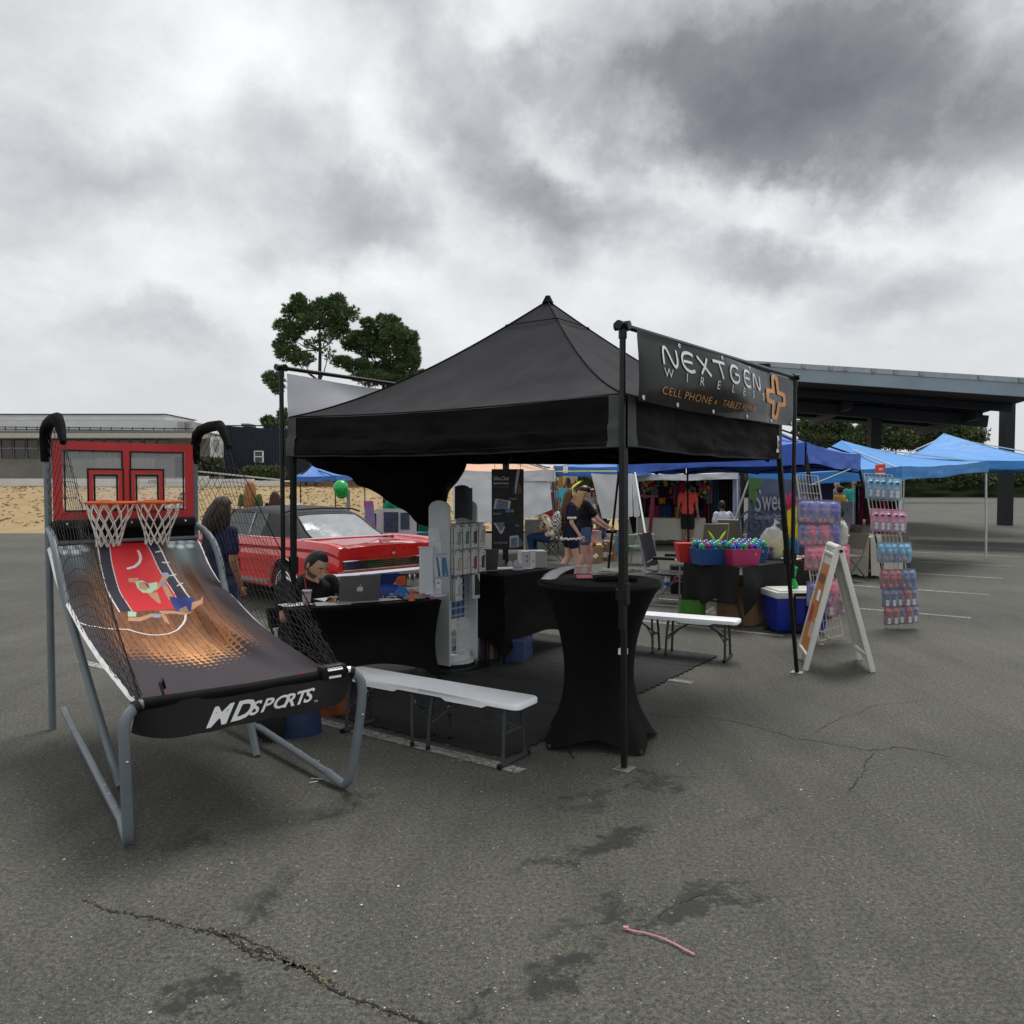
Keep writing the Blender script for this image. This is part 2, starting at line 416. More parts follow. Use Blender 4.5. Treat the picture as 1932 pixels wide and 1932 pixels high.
# painted stall stripes
M_line=bpy.data.materials.new('worn_paint');M_line.use_nodes=True
b=NB(M_line.node_tree);p_=M_line.node_tree.nodes['Principled BSDF'];tcn=b.n('ShaderNodeTexCoord');v_=tcn.outputs['Object']
msk=b.ramp(b.noise(v_,26,6,.8),[(.44,0.0),(.56,1.0)]);msk2=b.ramp(b.noise(v_,2.2,4,.6),[(.35,.3),(.62,1.0)])
b.l(b.mix(b.math('MULTIPLY',msk,msk2),(.12,.118,.105),(.47,.47,.44)),p_.inputs['Base Color']);p_.inputs['Roughness'].default_value=.85
E0=G(985,1456)
for k in range(0,9):
 a=E0+U*2.62*k;ext=0.0 if k<3 else 1.6
 q=a-Wd*ext;e=a+Wd*5.2
 mb=MB();h_=U*.05
 n=30
 for i in range(n):
  p0,p1=q.lerp(e,i/n),q.lerp(e,(i+1)/n)
  mb.add([p0-h_+V((0,0,.004)),p0+h_+V((0,0,.004)),p1+h_+V((0,0,.004)),p1-h_+V((0,0,.004))],[(0,1,2,3)])
 struct('parking_stripe',mb,M_line,ground)
# loose chips, leaves and paper scraps on the asphalt
mb=MB()
for i in range(380):
 x,y=random.uniform(20,1910),1180+750*random.random()**.8
 p=G(x,y);s=random.uniform(.002,.006)*(1 if random.random()<.93 else 2.2);mb.mi=random.choice((0,0,1,2));a=random.uniform(0,6.3)
 mb.box(p+V((0,0,.003)),(s,s*random.uniform(.4,1),.003),Matrix.Rotation(a,3,'Z'))
litter=put('litter',mb,[mat('chip_pale',(.48,.46,.40),.9),mat('chip_tan',(.36,.27,.15),.9),mat('chip_white',(.55,.56,.55),.8)])
tag(litter,'small pale chips and scraps scattered over the asphalt','litter',kind='stuff')
# ---------------------------------------------------------------- booth canopy
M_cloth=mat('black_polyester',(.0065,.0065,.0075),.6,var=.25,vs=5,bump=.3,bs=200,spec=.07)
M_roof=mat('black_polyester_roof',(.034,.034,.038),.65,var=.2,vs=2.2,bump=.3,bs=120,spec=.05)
M_patch=mat('grey_corner_cloth',(.055,.058,.058),.7,var=.15,vs=18,bump=.2,bs=200)
M_steel=mat('dark_powder_coat',(.008,.010,.0095),.45,var=.15,vs=12,spec=.25)
M_blk=mat('black_plastic',(.008,.008,.009),.38,var=.2,vs=14,spec=.3)
M_vinyl=mat('glossy_black_vinyl',(.006,.006,.006),.24,var=.12,vs=4,spec=.13,bump=.1,bs=7)
M_white=mat('white_paint',(.80,.80,.79),.45,var=.04,vs=6)
M_wprint=mat('white_print',(.84,.84,.85),.5,var=.03)
M_oprint=mat('orange_print',(.72,.30,.07),.5,var=.08)
M_silver=mat('silver_metal',(.55,.56,.57),.3,metal=1,var=.1)
N0=V((.677,4.838,0));SIDE=3.05
R0,L0=N0+U*SIDE,N0+Wd*SIDE;B0=R0+Wd*SIDE;C0=(N0+B0)/2
ZT,ZB,ZP=2.262,1.952,3.288
def roof(mb,corners,peak,zt,sag,n=14,seam=None,droop=.03):
 """four fabric panels hung between sagging hips; returns hip function"""
 def hip(c,s):return V((lerp(c.x,peak.x,s),lerp(c.y,peak.y,s),lerp(c.z,peak.z,s)-sag*4*s*(1-s)*(1-.35*s)))
 for i in range(4):
  a,c=corners[i],corners[(i+1)%4]
  def f(u,v,a=a,c=c,i=i):
   p=hip(a,v).lerp(hip(c,v),u)
   p.z-=droop*4*u*(1-u)*(1-v)+.35*droop*math.sin(v*3.14)*4*u*(1-u)
   p.z+=(.022*nz(p.x*1.3,p.y*1.3,i)+.006*nz(p.x*5,p.y*5,i))*(4*u*(1-u))**.5*(1-v)
   return p
  mb.grid(f,n,n)
 return hip
def zc(p,z):return V((p.x,p.y,z))
can=thing('canopy','black pop-up canopy tent with grey corner patches over the repair booth','canopy',C0,0)
cor=[zc(N0,ZT),zc(R0,ZT),zc(B0,ZT),zc(L0,ZT)]
mb=MB();hip=roof(mb,cor,zc(C0,ZP),ZT,.145,18)
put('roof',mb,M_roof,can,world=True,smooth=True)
seam=MB()
for c in cor:
 seam.tube([hip(c,s/16)+V((0,0,.004))for s in range(17)],.007,5)
for i in range(4):
 a,c=cor[i],cor[(i+1)%4]
 for s_ in(.83,.012):seam.tube([hip(a,s_).lerp(hip(c,s_),u/12)+V((0,0,.006-.03*4*(u/12)*(1-u/12)*(1-s_)*(s_<.1)+.010*(s_>.1)))for u in range(13)],.005,4)
put('seam',seam,M_cloth,can,world=True)
mb=MB();mb.lathe([(0,.055),(.02,.05),(.035,.02),(.05,-.01)],zc(C0,ZP-.005),12);put('peak_cap',mb,M_cloth,can,world=True,smooth=True)
def valance(a,c,zt,zb,amp,seedv,split=False):
 a,c=V((a.x,a.y,0)),V((c.x,c.y,0));d=(c-a).normalized();out=V((d.y,-d.x,0));L=(c-a).length
 def f(u,v):
  p=a+d*(L*u);k=math.sin(math.pi*min(1,max(0,u)))**.35
  o=amp*(nz(u*5,v*1.2,seedv)+.5*nz(u*13+v*2,v*4,seedv+3)+.45*nz(u*2.2+v,v*6,seedv+5)+.25*nz(u*30,v*9,seedv+8))*k
  o+=.012*(1-v)*k
  z=lerp(zb,zt,v)-(.022*math.sin(math.pi*u)*(1-v))+.006*nz(u*9,0,seedv)*(1-v)-.03*4*u*(1-u)*v
  q=p+out*(.012+o*(1.15-v));q.z=z
  if split and v<.42:q+=out*.018
  return q
 return f
mb=MB()
for i,(a,c,sp)in enumerate(((N0,R0,0),(R0,B0,0),(B0,L0,0),(L0,N0,1))):
 pass
sides=[(R0,N0),(B0,R0),(L0,B0),(N0,L0)]
vf=[]
for i,(a,c)in enumerate(sides):
 f=valance(c,a,ZT,ZB,.046,i*3.1,i==3);vf.append(f)
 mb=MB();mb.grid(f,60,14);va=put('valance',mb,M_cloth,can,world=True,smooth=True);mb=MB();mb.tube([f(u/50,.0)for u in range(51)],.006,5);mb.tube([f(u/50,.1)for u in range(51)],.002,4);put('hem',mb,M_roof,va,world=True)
# lighter grey patches sewn on both sides of each corner
for i in(0,3):
 for u0,u1 in((.0,.034),(.966,1.0)):
  if i==0 and u0==0:u1=.034
  mb=MB();d=(sides[i][0]-sides[i][1]).normalized();out=V((d.y,-d.x,0))
  mb.grid(lambda u,v:vf[i](lerp(u0,u1,u),v)+out*.004,4,12);put('corner_patch',mb,M_patch,can,world=True,smooth=True)
mb=MB();f3=vf[3];dd=(N0-L0).normalized();out3=V((dd.y,-dd.x,0))
d=(R0-N0).normalized();out=V((d.y,-d.x,0))
mb=MB();mb.grid(lambda u,v:vf[0](lerp(.944,.962,u),lerp(.18,.66,v))+out*.005,3,6);lab=put('label_tag',mb,M_wprint,can,world=True)
mb=MB();mb.grid(lambda u,v:vf[0](lerp(.948,.958,u),lerp(.28,.52,v))+out*.008,2,5);put('printed_mark',mb,mat('tag_ink',(.12,.14,.25),.6,var=.9,vs=60),lab,world=True)
# legs
def foot(p):return V((p.x,p.y,0))
legs=[(N0,N0),(R0,V((2.60,7.30,0))),(B0,B0),(L0,L0)]
for i,(tp,ft)in enumerate(legs):
 t,f_=zc(tp,ZT-.02)-(tp-C0).normalized()*.035,V((ft.x,ft.y,0))+(ft-C0).normalized()*(.012 if i==0 else-.02*(i!=1))
 k=.47;m_=f_.lerp(t,k)
 mb=MB();mb.beam(m_,t,.042,.042,U);lg=put('leg',mb,M_steel,can,world=True,bevel=.004,seg=1)
 mb=MB();mb.beam(f_,m_,.032,.032,U);put('inner_tube',mb,M_steel,lg,world=True,bevel=.003,seg=1)
 mb=MB();mb.box(f_+V((0,0,.006)),(.105,.105,.010),Matrix.Rotation(UA,3,'Z'));put('foot_plate',mb,mat('galvanised',(.30,.31,.31),.5,metal=.8,var=.2),lg,world=True,bevel=.002,seg=1)
 mb=MB();mb.beam(f_.lerp(t,k-.025),f_.lerp(t,k+.035),.058,.058,U);put('slider',mb,M_blk,lg,world=True,bevel=.006)
mb=MB();q=N0.lerp(zc(N0,ZT),.315)-(N0-C0).normalized()*.02;mb.box(q,(.043,.043,.036),Matrix.Rotation(UA,3,'Z'));put('white_tape',mb,mat('white_tape',(.72,.73,.74),.6,bump=.3),can,world=True)
mb=MB();q=zc(L0,.735);mb.box(q+V((.0,-.03,0)),(.06,.05,.035),Matrix.Rotation(UA,3,'Z'));put('leg_bracket',mb,M_silver,can,world=True,bevel=.003)
# folding scissor truss under the roof
mb=MB()
for(a,c)in sides:
 ins=((a+c)/2-C0).normalized()*-.03
 for j in range(2):
  p,q=a.lerp(c,j/2)+ins,a.lerp(c,(j+1)/2)+ins
  mb.beam(zc(p,ZT-.05),zc(q,ZB+.03),.016,.026);mb.beam(zc(p,ZB+.03)+ins,zc(q,ZT-.05)+ins,.016,.026)
 h_=a.lerp(c,.5)+ins;mb.box(zc(h_,ZB+.03),(.07,.07,.05),Matrix.Rotation(UA,3,'Z'))
for c in(N0,R0,B0,L0):
 mb.beam(zc(c.lerp(C0,.03),ZT-.04),zc(c.lerp(C0,.97),2.62),.018,.026);mb.beam(zc(c.lerp(C0,.05),1.93),zc(c.lerp(C0,.5),2.42),.016,.024)
mb.beam(zc(C0,2.5),zc(C0,ZP-.02),.035,.035)
put('truss',mb,M_steel,can,world=True)

# rolled side wall sagging under the far-left edge
LB=(B0-L0).normalized();LBL=(B0-L0).length;inn=V((LB.y,-LB.x,0))
def prof(t):  # lower edge height along the edge
 ks=[(0,1.93),(.06,1.90),(.12,1.83),(.22,1.74),(.34,1.60),(.44,1.45),(.50,1.33),(.53,1.31),(.565,1.36),(.61,1.50),(.655,1.62),(.69,1.80),(.72,1.98)]
 for(a,x),(c,y)in zip(ks,ks[1:]):
  if t<=c:return lerp(x,y,(t-a)/(c-a))
 return ks[-1][1]
mb=MB()
def drape(u,v):
 t=lerp(.0,.72,u);p=L0+LB*(LBL*t);z0=prof(t);ztp=2.02
 fold=.05*math.sin(u*34+v*3)*(1-v)*.5+.07*nz(u*6,v*3,4)
 belly=.22*math.sin(math.pi*min(1,max(0,(1-v))))*(ztp-z0)
 q=p+inn*(.08+fold+belly);q.z=lerp(z0,ztp,v)+.02*nz(u*14,v*5)*(1-v);return q
mb.grid(drape,70,22);mb.grid(lambda u,v:drape(u,v)+inn*(-.02-.08*v),70,10)
sw=single('side_wall',mb,M_cloth,'black tent side wall bunched up and drooping to a point above the car','tent wall',smooth=True)

# ---------------------------------------------------------------- banner frames
M_pole=mat('black_pole',(.007,.0075,.0075),.3,var=.2,vs=9,spec=.35)
def banner_frame(a,c,outv,zlo,ztop,zt2,name,lab):
 t=thing(name,lab,'banner stand',(a.x,a.y,0))
 for q,zz in((a,ztop),(c,zt2)):
  mb=MB();mb.tube([zc(q,zlo),zc(q,zz)],.019,12);put('pole',mb,M_pole,t,world=True,smooth=True)
 d=(c-a).normalized()
 mb=MB();mb.tube([zc(a,ztop+.005)-d*.04,zc(c,zt2+.005)+d*.03],.0175,12);put('top_rail',mb,M_pole,t,world=True,smooth=True)
 for q,zz in((a,ztop),(c,zt2)):
  mb=MB();mb.tube([zc(q,zz+.005)-d*.055,zc(q,zz+.005)+d*.055],.026,12);mb.tube([zc(q,zz-.07),zc(q,zz+.02)],.025,12);mb.tube([zc(q,zz+.005)-outv*.05,zc(q,zz+.005)+outv*.045],.026,12)
  put('tee_joint',mb,M_pole,t,world=True,smooth=True)
  mb=MB();mb.tube([zc(q,1.04),zc(q,1.10)],.036,10);put('strap',mb,M_blk,t,world=True,smooth=True)
 return t
OUT=V((U.y,-U.x,0))
bA,bC=N0+OUT*.006-U*.05,R0+OUT*.10+U*.09
fr1=banner_frame(bA,bC,OUT,.86,2.655,2.685,'banner_stand','black pipe frame that holds the orange and white lettered banner above the right edge')
bo=N0+OUT*.085
def S(u,z,o=0):  # point of the banner: u metres along, height z
 k=max(0,min(1,(u+.07)/3.15));e=4*k*(1-k)
 v=(z-2.22)/.42
 wav=.035*math.sin(k*7.3+v*1.9)*e**.5+.02*nz(k*4,v*2,8)-.075*math.sin(math.pi*min(1,max(0,v+.12*math.cos(k*5))))*e**.4*(.8+.3*math.cos(k*4))
 zz=z+.03*k-.012*e+.055*(1-abs(2*v-1))*0
 return zc(bo+U*u,0)+OUT*(.02-wav*.7+o)+V((0,0,zz))
ban=thing('banner','glossy black vinyl banner with white NEXTGEN WIRELESS lettering and orange cross','banner',zc(bo,2.2))
mb=MB();mb.grid(lambda u,v:S(lerp(-.055,3.07,u),lerp(2.215,2.632,v)),110,26);put('sheet',mb,M_vinyl,ban,world=True,smooth=True)
mb=MB()
def curve(pts,n=5):  # Catmull-Rom smoothing
 P_=[V((*p,0))for p in pts];P_=[P_[0]]+P_+[P_[-1]];out=[]
 for i in range(1,len(P_)-2):
  a,b_,c,d=P_[i-1:i+3]
  for j in range(n):
   t=j/n;q=.5*((2*b_)+(c-a)*t+(2*a-5*b_+4*c-d)*t*t+(3*b_-a-3*c+d)*t**3);out.append((q.x,q.y))
 out.append(pts[-1]);return out
NN=[(0,0),(.012,.06),(.035,.105),(.07,.108),(.095,.075),(.125,.025),(.155,.002),(.185,.012),(.205,.05),(.215,.112)]
EE=[(.19,.108),(.13,.118),(.06,.11),(.02,.085),(.01,.055),(.02,.025),(.06,.004),(.12,-.004),(.185,.006)]
GG=[(.185,.105),(.12,.118),(.055,.108),(.015,.075),(.015,.035),(.05,.006),(.11,-.003),(.17,.008),(.195,.03),(.19,.055)]
def put_l(path,u0,wd=.021,z0=2.462,new=True):
 global mb
 if new:mb=MB()
 mb.stroke(path,wd,lambda x,y:S(u0+x-.10*(y-.06),z0+y,.006))
 if new!=0:put('letter',mb,M_wprint,ban,world=True)
put_l(curve(NN),.25);put_l(curve(EE),.52);put_l([(.03,.055),(.09,.057),(.16,.057)],.52,.017)
put_l([(.0,.113),(.07,.07),(.19,.0)],.77);put_l([(.035,0),(.10,.055),(.15,.115)],.77)
put_l([(.0,.112),(.1,.113),(.2,.112)],1.01);put_l([(.1,.11),(.125,.05),(.155,0)],1.01)
put_l(curve(GG),1.29);put_l([(.19,.056),(.15,.057),(.10,.057)],1.29,.017)
put_l(curve(EE),1.61);put_l([(.03,.055),(.09,.057),(.16,.057)],1.61,.017);put_l(curve(NN),1.88)
for ch,u0 in zip('WIRELESS',(.25,.57,.79,1.07,1.34,1.59,1.85,2.12)):
 mb=MB();mb.text(ch,lambda x,y:S(u0+x*1.5,2.386+.0*u0+y,.006),.082,0,-.0008,res=2);put('letter',mb,M_wprint,ban,world=True)
mb=MB()
mb.text('CELL PHONE',lambda x,y:S(.225+x*1.93,2.28+y,.006),.068,0,-.001,space=1.1)
mb.text('&',lambda x,y:S(1.095+x*1.6,2.285+y,.006),.04,0,.0)
mb.text('TABLET REPAIR',lambda x,y:S(1.235+x*1.66,2.28+y,.006),.066,0,-.001)
put('orange_lettering',mb,M_oprint,ban,world=True)['kind']='stuff'
mb=MB()
cr=[(-.085,.20),(-.06,.225),(.05,.225),(.09,.20),(.10,.075),(.26,.065),(.285,.04),(.285,-.05),(.26,-.075),(.11,-.08),(.09,-.19),(.05,-.215),(-.07,-.215),(-.105,-.19),(-.115,-.075),(-.27,-.065),(-.29,-.04),(-.29,.045),(-.26,.07),(-.105,.075)]
n=len(cr);outer=[S(2.53+x,2.435+y*.86,.006)for x,y in cr];inner=[S(2.53+x*.66+.0,2.435+y*.86*.80,.006)for x,y in cr]
inner=[S(2.53+(abs(x)-.062 if abs(x)>.062 else 0)*(1 if x>0 else-1),2.435+(abs(y*.86)-.034)*(1 if y>0 else-1),.006)for x,y in cr]
mb.add(outer+inner,[(i,(i+1)%n,n+(i+1)%n,n+i)for i in range(n)]);put('orange_cross',mb,M_oprint,ban,world=True)
for uu,z in[(u_,2.612)for u_ in(.53,1.19,1.84,2.5)]+[(u_,2.236)for u_ in(.0,.52,1.14,1.78,2.42,3.02)]:
 mb=MB();p=S(uu,z,.004);mb.lathe([(.006,.003),(.014,.003),(.016,-.001)],p,10,M=Matrix.Rotation(math.pi/2,3,'X').to_3x3()if 0 else V((0,0,1)).rotation_difference(OUT).to_matrix());put('grommet',mb,M_silver,ban,world=True)
# second banner seen from its white back
outL=V((-LB.y,LB.x,0))
b2a,b2c=L0+outL*.05-LB*.03,B0+outL*.05+LB*.03
fr2=banner_frame(b2a,b2c,outL,.86,2.665,2.665,'banner_stand','black pipe frame with the white-backed banner above the far-left edge')
def S2(u,z,o=0):
 k=u/3.05;e=4*k*(1-k);v=(z-2.2)/.43
 return zc(L0+outL*.05+LB*u,z-.02*e)-outL*(.02*nz(k*5,v*2,3)+.04*math.sin(k*9+v*2.6)*e**.5+o-.01)
ban2=thing('banner','white back of a vinyl banner with faint mirrored REPAIR lettering showing through','banner',zc(L0,2.2))
mb=MB();mb.grid(lambda u,v:S2(lerp(.03,3.0,u),lerp(2.2-.02,2.63,v)),60,14);put('sheet',mb,mat('white_vinyl',(.66,.66,.71),.3,var=.03,vs=2,bump=.15,bs=6),ban2,world=True,smooth=True)
mb=MB();mb.text('REPAIR',lambda x,y:S2(1.36-x*1.0,2.30+y,.006),.20,0,-.004,space=1.25)
put('lettering',mb,mat('ghost_print',(.56,.56,.60),.4,var=.03),ban2,world=True)

# ---------------------------------------------------------------- foam floor tiles
M_foam=mat('black_foam',(.022,.022,.024),.85,var=.16,vs=4,bump=.4,bs=300,spec=.3)
M_foam2=mat('black_foam_worn',(.030,.030,.031),.9,var=.18,vs=5,bump=.4,bs=300,spec=.3)
def tile_mesh(L,gap=.0016):
 pts=[];n=12
 def side(a,d,nrm,flip):
  for i in range(n):
   s0,s1=i/n,(i+1)/n;out_=((i%2==0)!=flip)and 0<i<n-1;h=(.017 if out_ else 0)-(gap if not out_ else gap)
   if i==0 or i==n-1:h=-gap
   q=.09/n
   for s in(s0+(q if out_ else 0)-(.0 if out_ else-.0),s1-(q if out_ else 0)):pts.append(a+d*(L*s)+nrm*h)
 Z=V((0,0,0));X,Y=V((1,0,0)),V((0,1,0))
 side(Z,X,-Y,False);side(V((L,0,0)),Y,X,False);side(V((L,L,0)),-X,Y,True);side(V((0,L,0)),-Y,-X,True)
 mb=MB();mb.prism([(p.x,p.y)for p in pts],.0,.012);return mb
TL=.605
mats_t=thing('floor_mat','black interlocking foam tile mat covering the asphalt under the canopy','floor mat',V((-.04,5.02,.001)),UA)
tm=tile_mesh(TL);t0=put('tile',tm,M_foam,mats_t);t1m=t0.data.copy();t1m.materials.clear();t1m.materials.append(M_foam2)
first=True
for i in range(6):
 for j in range(6):
  if i==5 and j>4:continue
  o=t0 if first else t0.copy()
  if not first:col.objects.link(o)
  first=False
  o.location=(i*TL+random.uniform(-.001,.001),j*TL+random.uniform(-.001,.001),random.uniform(0,.0025));o.rotation_euler=(random.uniform(-.002,.002),random.uniform(-.002,.002),0)
  if random.random()<.35:o.data=t1m

# ---------------------------------------------------------------- white folding benches
M_hdpe=mat('white_moulded_plastic',(.84,.86,.88),.42,var=.03,vs=9,bump=.12,bs=260)
M_tube=mat('grey_hammertone',(.040,.045,.046),.42,var=.25,vs=60,bump=.25,bs=180)
def make_bench(lab):
 t=thing('folding_bench',lab,'bench',(0,0,0),0,'white plastic folding benches')
 hl,hw,z=.765,.13,.40
 for s in(-1,1):
  mb=MB()
  pl=[]
  for a,(cx,cy)in enumerate(((1,1),(0,1),(0,-1),(1,-1))):
   if cx:pl+=[(s*(hl-.045+.045*math.cos(R(q_))),cy*(hw-.045+.045*math.sin(R(q_))))for q_ in((0,30,60,90)if cy>0 else(90,60,30,0))]
   else:pl+=[(s*.0015,cy*hw)]
  inset=[(x-(.004*s if abs(x)>.5 else-.0*s),y*.985)for x,y in pl]
  mb.prism(pl,z-.034,z-.006);n=len(pl)
  mb.add([(x,y,z-.006)for x,y in pl]+[(x,y,z)for x,y in inset],[(i,(i+1)%n,n+(i+1)%n,n+i)for i in range(n)]+[tuple(range(n,2*n))])
  put('seat',mb,M_hdpe,t,smooth=R(60))
  # deeper lip between the leg hinges
  mb=MB()
  for c in(-1,1):mb.hexa([(s*.22,c*hw,z-.052),(s*.50,c*hw,z-.052),(s*.50,c*(hw-.012),z-.052),(s*.22,c*(hw-.012),z-.052)],[(s*.18,c*(hw-.001),z-.034),(s*.54,c*(hw-.001),z-.034),(s*.54,c*(hw-.012),z-.034),(s*.18,c*(hw-.012),z-.034)])
  put('side_lip',mb,M_hdpe,t)
  for c in(-1,1):
   mb=MB();mb.tube([(s*(hl-.12),c*.085,z-.04),(s*(hl-.115),c*.105,.24),(s*(hl-.11),c*.125,.02)],.0125,10);put('leg',mb,M_tube,t,smooth=True)
   mb=MB();mb.tube([(s*.085,c*.085,z-.04),(s*.075,c*.105,.24),(s*.065,c*.118,.012)],.0125,10);lg=put('leg',mb,M_tube,t,smooth=True)
   mb=MB();mb.tube([(s*.067,c*.117,.03),(s*.065,c*.118,.0)],.0145,10);put('rubber_foot',mb,M_blk,lg,smooth=True)
  mb=MB();mb.tube([(s*(hl-.11),-.165,.016),(s*(hl-.11),.165,.016)],.0145,10);fb=put('foot_bar',mb,M_tube,t,smooth=True)
  for c in(-1,1):
   mb=MB();mb.tube([(s*(hl-.11),c*.150,.0165),(s*(hl-.11),c*.172,.0165)],.0165,10);put('end_cap',mb,M_blk,fb,smooth=True)
  for x0,x1 in((hl-.115,.40),(.075,.33)):
   mb=MB();mb.tube([(s*x0,-.11,.20),(s*x0,.11,.20)],.009,8);mb.tube([(s*x0,0,.20),(s*lerp(x0,x1,.35),0,.262),(s*x1,0,z-.035)],.010,8)
   mb.tube([(s*x0,-.105,.17),(s*lerp(x0,x1,.33),0,.255)],.007,6);mb.tube([(s*x0,.105,.17),(s*lerp(x0,x1,.33),0,.255)],.007,6)
   br=put('brace',mb,M_tube,t,smooth=True)
   mb=MB();cx_=s*lerp(x0,x1,.30);mb.tube([(cx_+.016*math.cos(a*.785),.0,.252+.026*math.sin(a*.785))for a in range(8)],.0025,5,closed=True);put('lock_ring',mb,M_silver,br)
 return t
bench=make_bench('white folding bench in front beside the basketball game, nearest the camera')
bench.location=(-.537,5.31,0);bench.rotation_euler=(0,0,math.atan2(.545,-.84))
index_kids()
b2=copy_thing(bench,(1.53,8.15,0),math.atan2(-.45,.89),'white folding bench behind the tall black table, near the blue cooler')

# ---------------------------------------------------------------- tall round table in a black stretch cover
M_spandex=mat('black_spandex',(.0036,.0033,.0038),.62,var=.2,vs=3,bump=.08,bs=400,spec=.13)
ct=V((.585,5.40,0));fa=[math.atan2(y-ct.y,x-ct.x)for x,y in((.19,5.15),(.85,5.03),(.925,5.47),(.25,5.75))]
t=thing('cocktail_table','tall round table in a black stretch cover with papers on top','table',ct)
mb=MB();mb.lathe([(0,1.083),(.36,1.083),(.404,1.080),(.414,1.068),(.414,1.052),(.407,1.04)],ct,64)
put('tabletop',mb,M_spandex,t,world=True,smooth=R(60))
def skirt(u,v):
 a=u*2*math.pi;z=lerp(.0,1.045,v)
 top=.410
 # radius at the hem reaches out to four feet
 da=min(abs((a-f_+math.pi)%(2*math.pi)-math.pi)for f_ in fa)
 lobe=max(0,1-da/.80);lb=lobe**1.6
 rf=lerp(.29,.425,lobe**1.15)  # hem radius
 wz=.232
 s=(z-.46)/.60 if z>.46 else(.46-z)/.46
 if z>.46:r=wz+(top-wz)*(s*s*(1.0+.0*s))if s<1 else top
 else:r=wz+(rf-wz)*(s**1.75)
 zz=z+(1-lb)*.085*max(0,1-v*3.2)**1.5
 r+=.004*nz(a*2,z*3,2)
 return ct+V((r*math.cos(a),r*math.sin(a),zz+.003))
mb=MB();mb.grid(skirt,96,44);put('stretch_cover',mb,M_spandex,t,world=True,smooth=True)
mb=MB()
for f_ in fa:mb.tube([ct+V((0,0,.05)),ct+V((.415*math.cos(f_),.415*math.sin(f_),.02))],.016,8)
mb.tube([ct+V((0,0,.03)),ct+V((0,0,1.04))],.03,10);put('stand',mb,M_tube,t,world=True)
TT=1.0845
M_paper=mat('white_paper',(.80,.80,.84),.6,var=.03)
# fan of flyers, a pink card pad, a folded shirt, magazines
mb=MB();nF=24
arc_f=[(1036,1092),(1043,1086),(1053,1081),(1068,1077),(1085,1075.5),(1098,1076)]
for i in range(nF):
 k=i/(nF-1)*(len(arc_f)-1);q=min(int(k),len(arc_f)-2);x,y=[lerp(arc_f[q][c_],arc_f[q+1][c_],k-q)for c_ in(0,1)]
 mb.box(G(x,y,TT)+V((0,0,.0015+.0014*i)),(.105,.075,.0010),Matrix.Rotation(R(62)-R(50)*i/nF,3,'Z')@Matrix.Rotation(R(1.5),3,'Y'))
single('flyer_fan',mb,M_paper,'fan of white flyers spread on the tall round table','flyers')
mb=MB();mb.box(G(1102,1090,TT+.001)+V((0,0,.009)),(.105,.07,.018),Matrix.Rotation(R(4),3,'Z'));cp=single('card_pad',mb,mat('pink_card',(.62,.20,.24),.6),'pink pad of cards beside the flyer fan on the tall table','card pad',bevel=.002)
mb=MB()
for i in range(7):
 mb.mi=i%3;mb.box(G(1140+i*4,1082-i*.4,TT)+V((0,0,.002+.0022*i)),(.20,.13,.002),Matrix.Rotation(R(8-i*7),3,'Z'))
single('magazine_pile',mb,[mat('mag_a',(.45,.46,.44),.35,var=.7,vs=22),mat('mag_b',(.06,.07,.07),.35,var=.9,vs=30),mat('mag_c',(.30,.33,.30),.35,var=.9,vs=18)],'loose pile of glossy leaflets behind the folded shirt on the tall table','leaflets')
mb=MB();fz=lambda u,v:G(1160,1093,TT)+V(((u-.5)*.30,(v-.5)*.16,.006+.018*min(1,8*min(u,1-u),8*min(v,1-v))+.004*nz(u*6,v*6)))
mb.grid(fz,20,12);sh=single('folded_shirt',mb,M_spandex,'folded black shirt with orange print lying on the tall table','folded shirt',smooth=True)
mb=MB();mb.grid(lambda u,v:fz(.34+.3*u,.45+.3*v)+V((0,0,.002)),16,6);put('orange_print',mb,mat('shirt_print',(.02,.018,.018),.7,c2=(.50,.20,.05),vs=60),sh,world=False)
sh.children[0].data.transform(Matrix.Translation(-sh.location))
mb=MB();mb.grid(lambda u,v:G(1212,1083,TT)+V(((u-.5)*.36,(v-.5)*.17,.005+.02*max(0,nz(u*5,v*5,3)+.35)+.01*min(1,6*min(u,1-u)))),24,12)
single('folded_cloth',mb,mat('dark_foil',(.06,.06,.065),.25,c2=(.28,.30,.30),vs=24),'crumpled dark foil bag behind the near canopy leg on the tall table','bag',smooth=True)
# cord on the ground by the cover, and the pink strip in the foreground
mb=MB();mb.tube([G(1073,1416,.006),G(1078,1424,.012),G(1083,1431,.006)],.004,6);single('cord_scrap',mb,M_blk,'short black cord scrap on asphalt by the tall table foot','cord')
M_pink=mat('pink_plastic',(.50,.22,.22),.45)
pts=[(1180,1752),(1200,1757),(1222,1761),(1245,1768),(1270,1779),(1290,1790),(1311,1801)]
mb=MB();mb.tube([G(x,y,.008+.004*(i%2))for i,(x,y)in enumerate(pts)],.0045,6,flat=.6);mb.box(G(1181,1751,.008),(.02,.014,.012));single('plastic_strip',mb,M_pink,'curved pink plastic strip lying on the bare asphalt in front','plastic strip',smooth=True)
for i,(x,y,l_,a_)in enumerate(((594,1436,.06,.1),(591,1443,.05,.2),(598,1469,.07,-.1),(592,1475,.05,.5),(745,1360,.04,.3))):
 mb=MB();mb.box(G(x,y,.006),(l_,.006,.002),Matrix.Rotation(a_,3,'Z'));single('zip_tie',mb,M_paper,('upper short','lower short','longest','angled','single')[i]+(' white zip tie end on the asphalt beside the diagonal game rail' if i<4 else ' white zip tie end on the foam mat under the bench'),'zip tie','cut zip ties on the ground')
import numpy as np
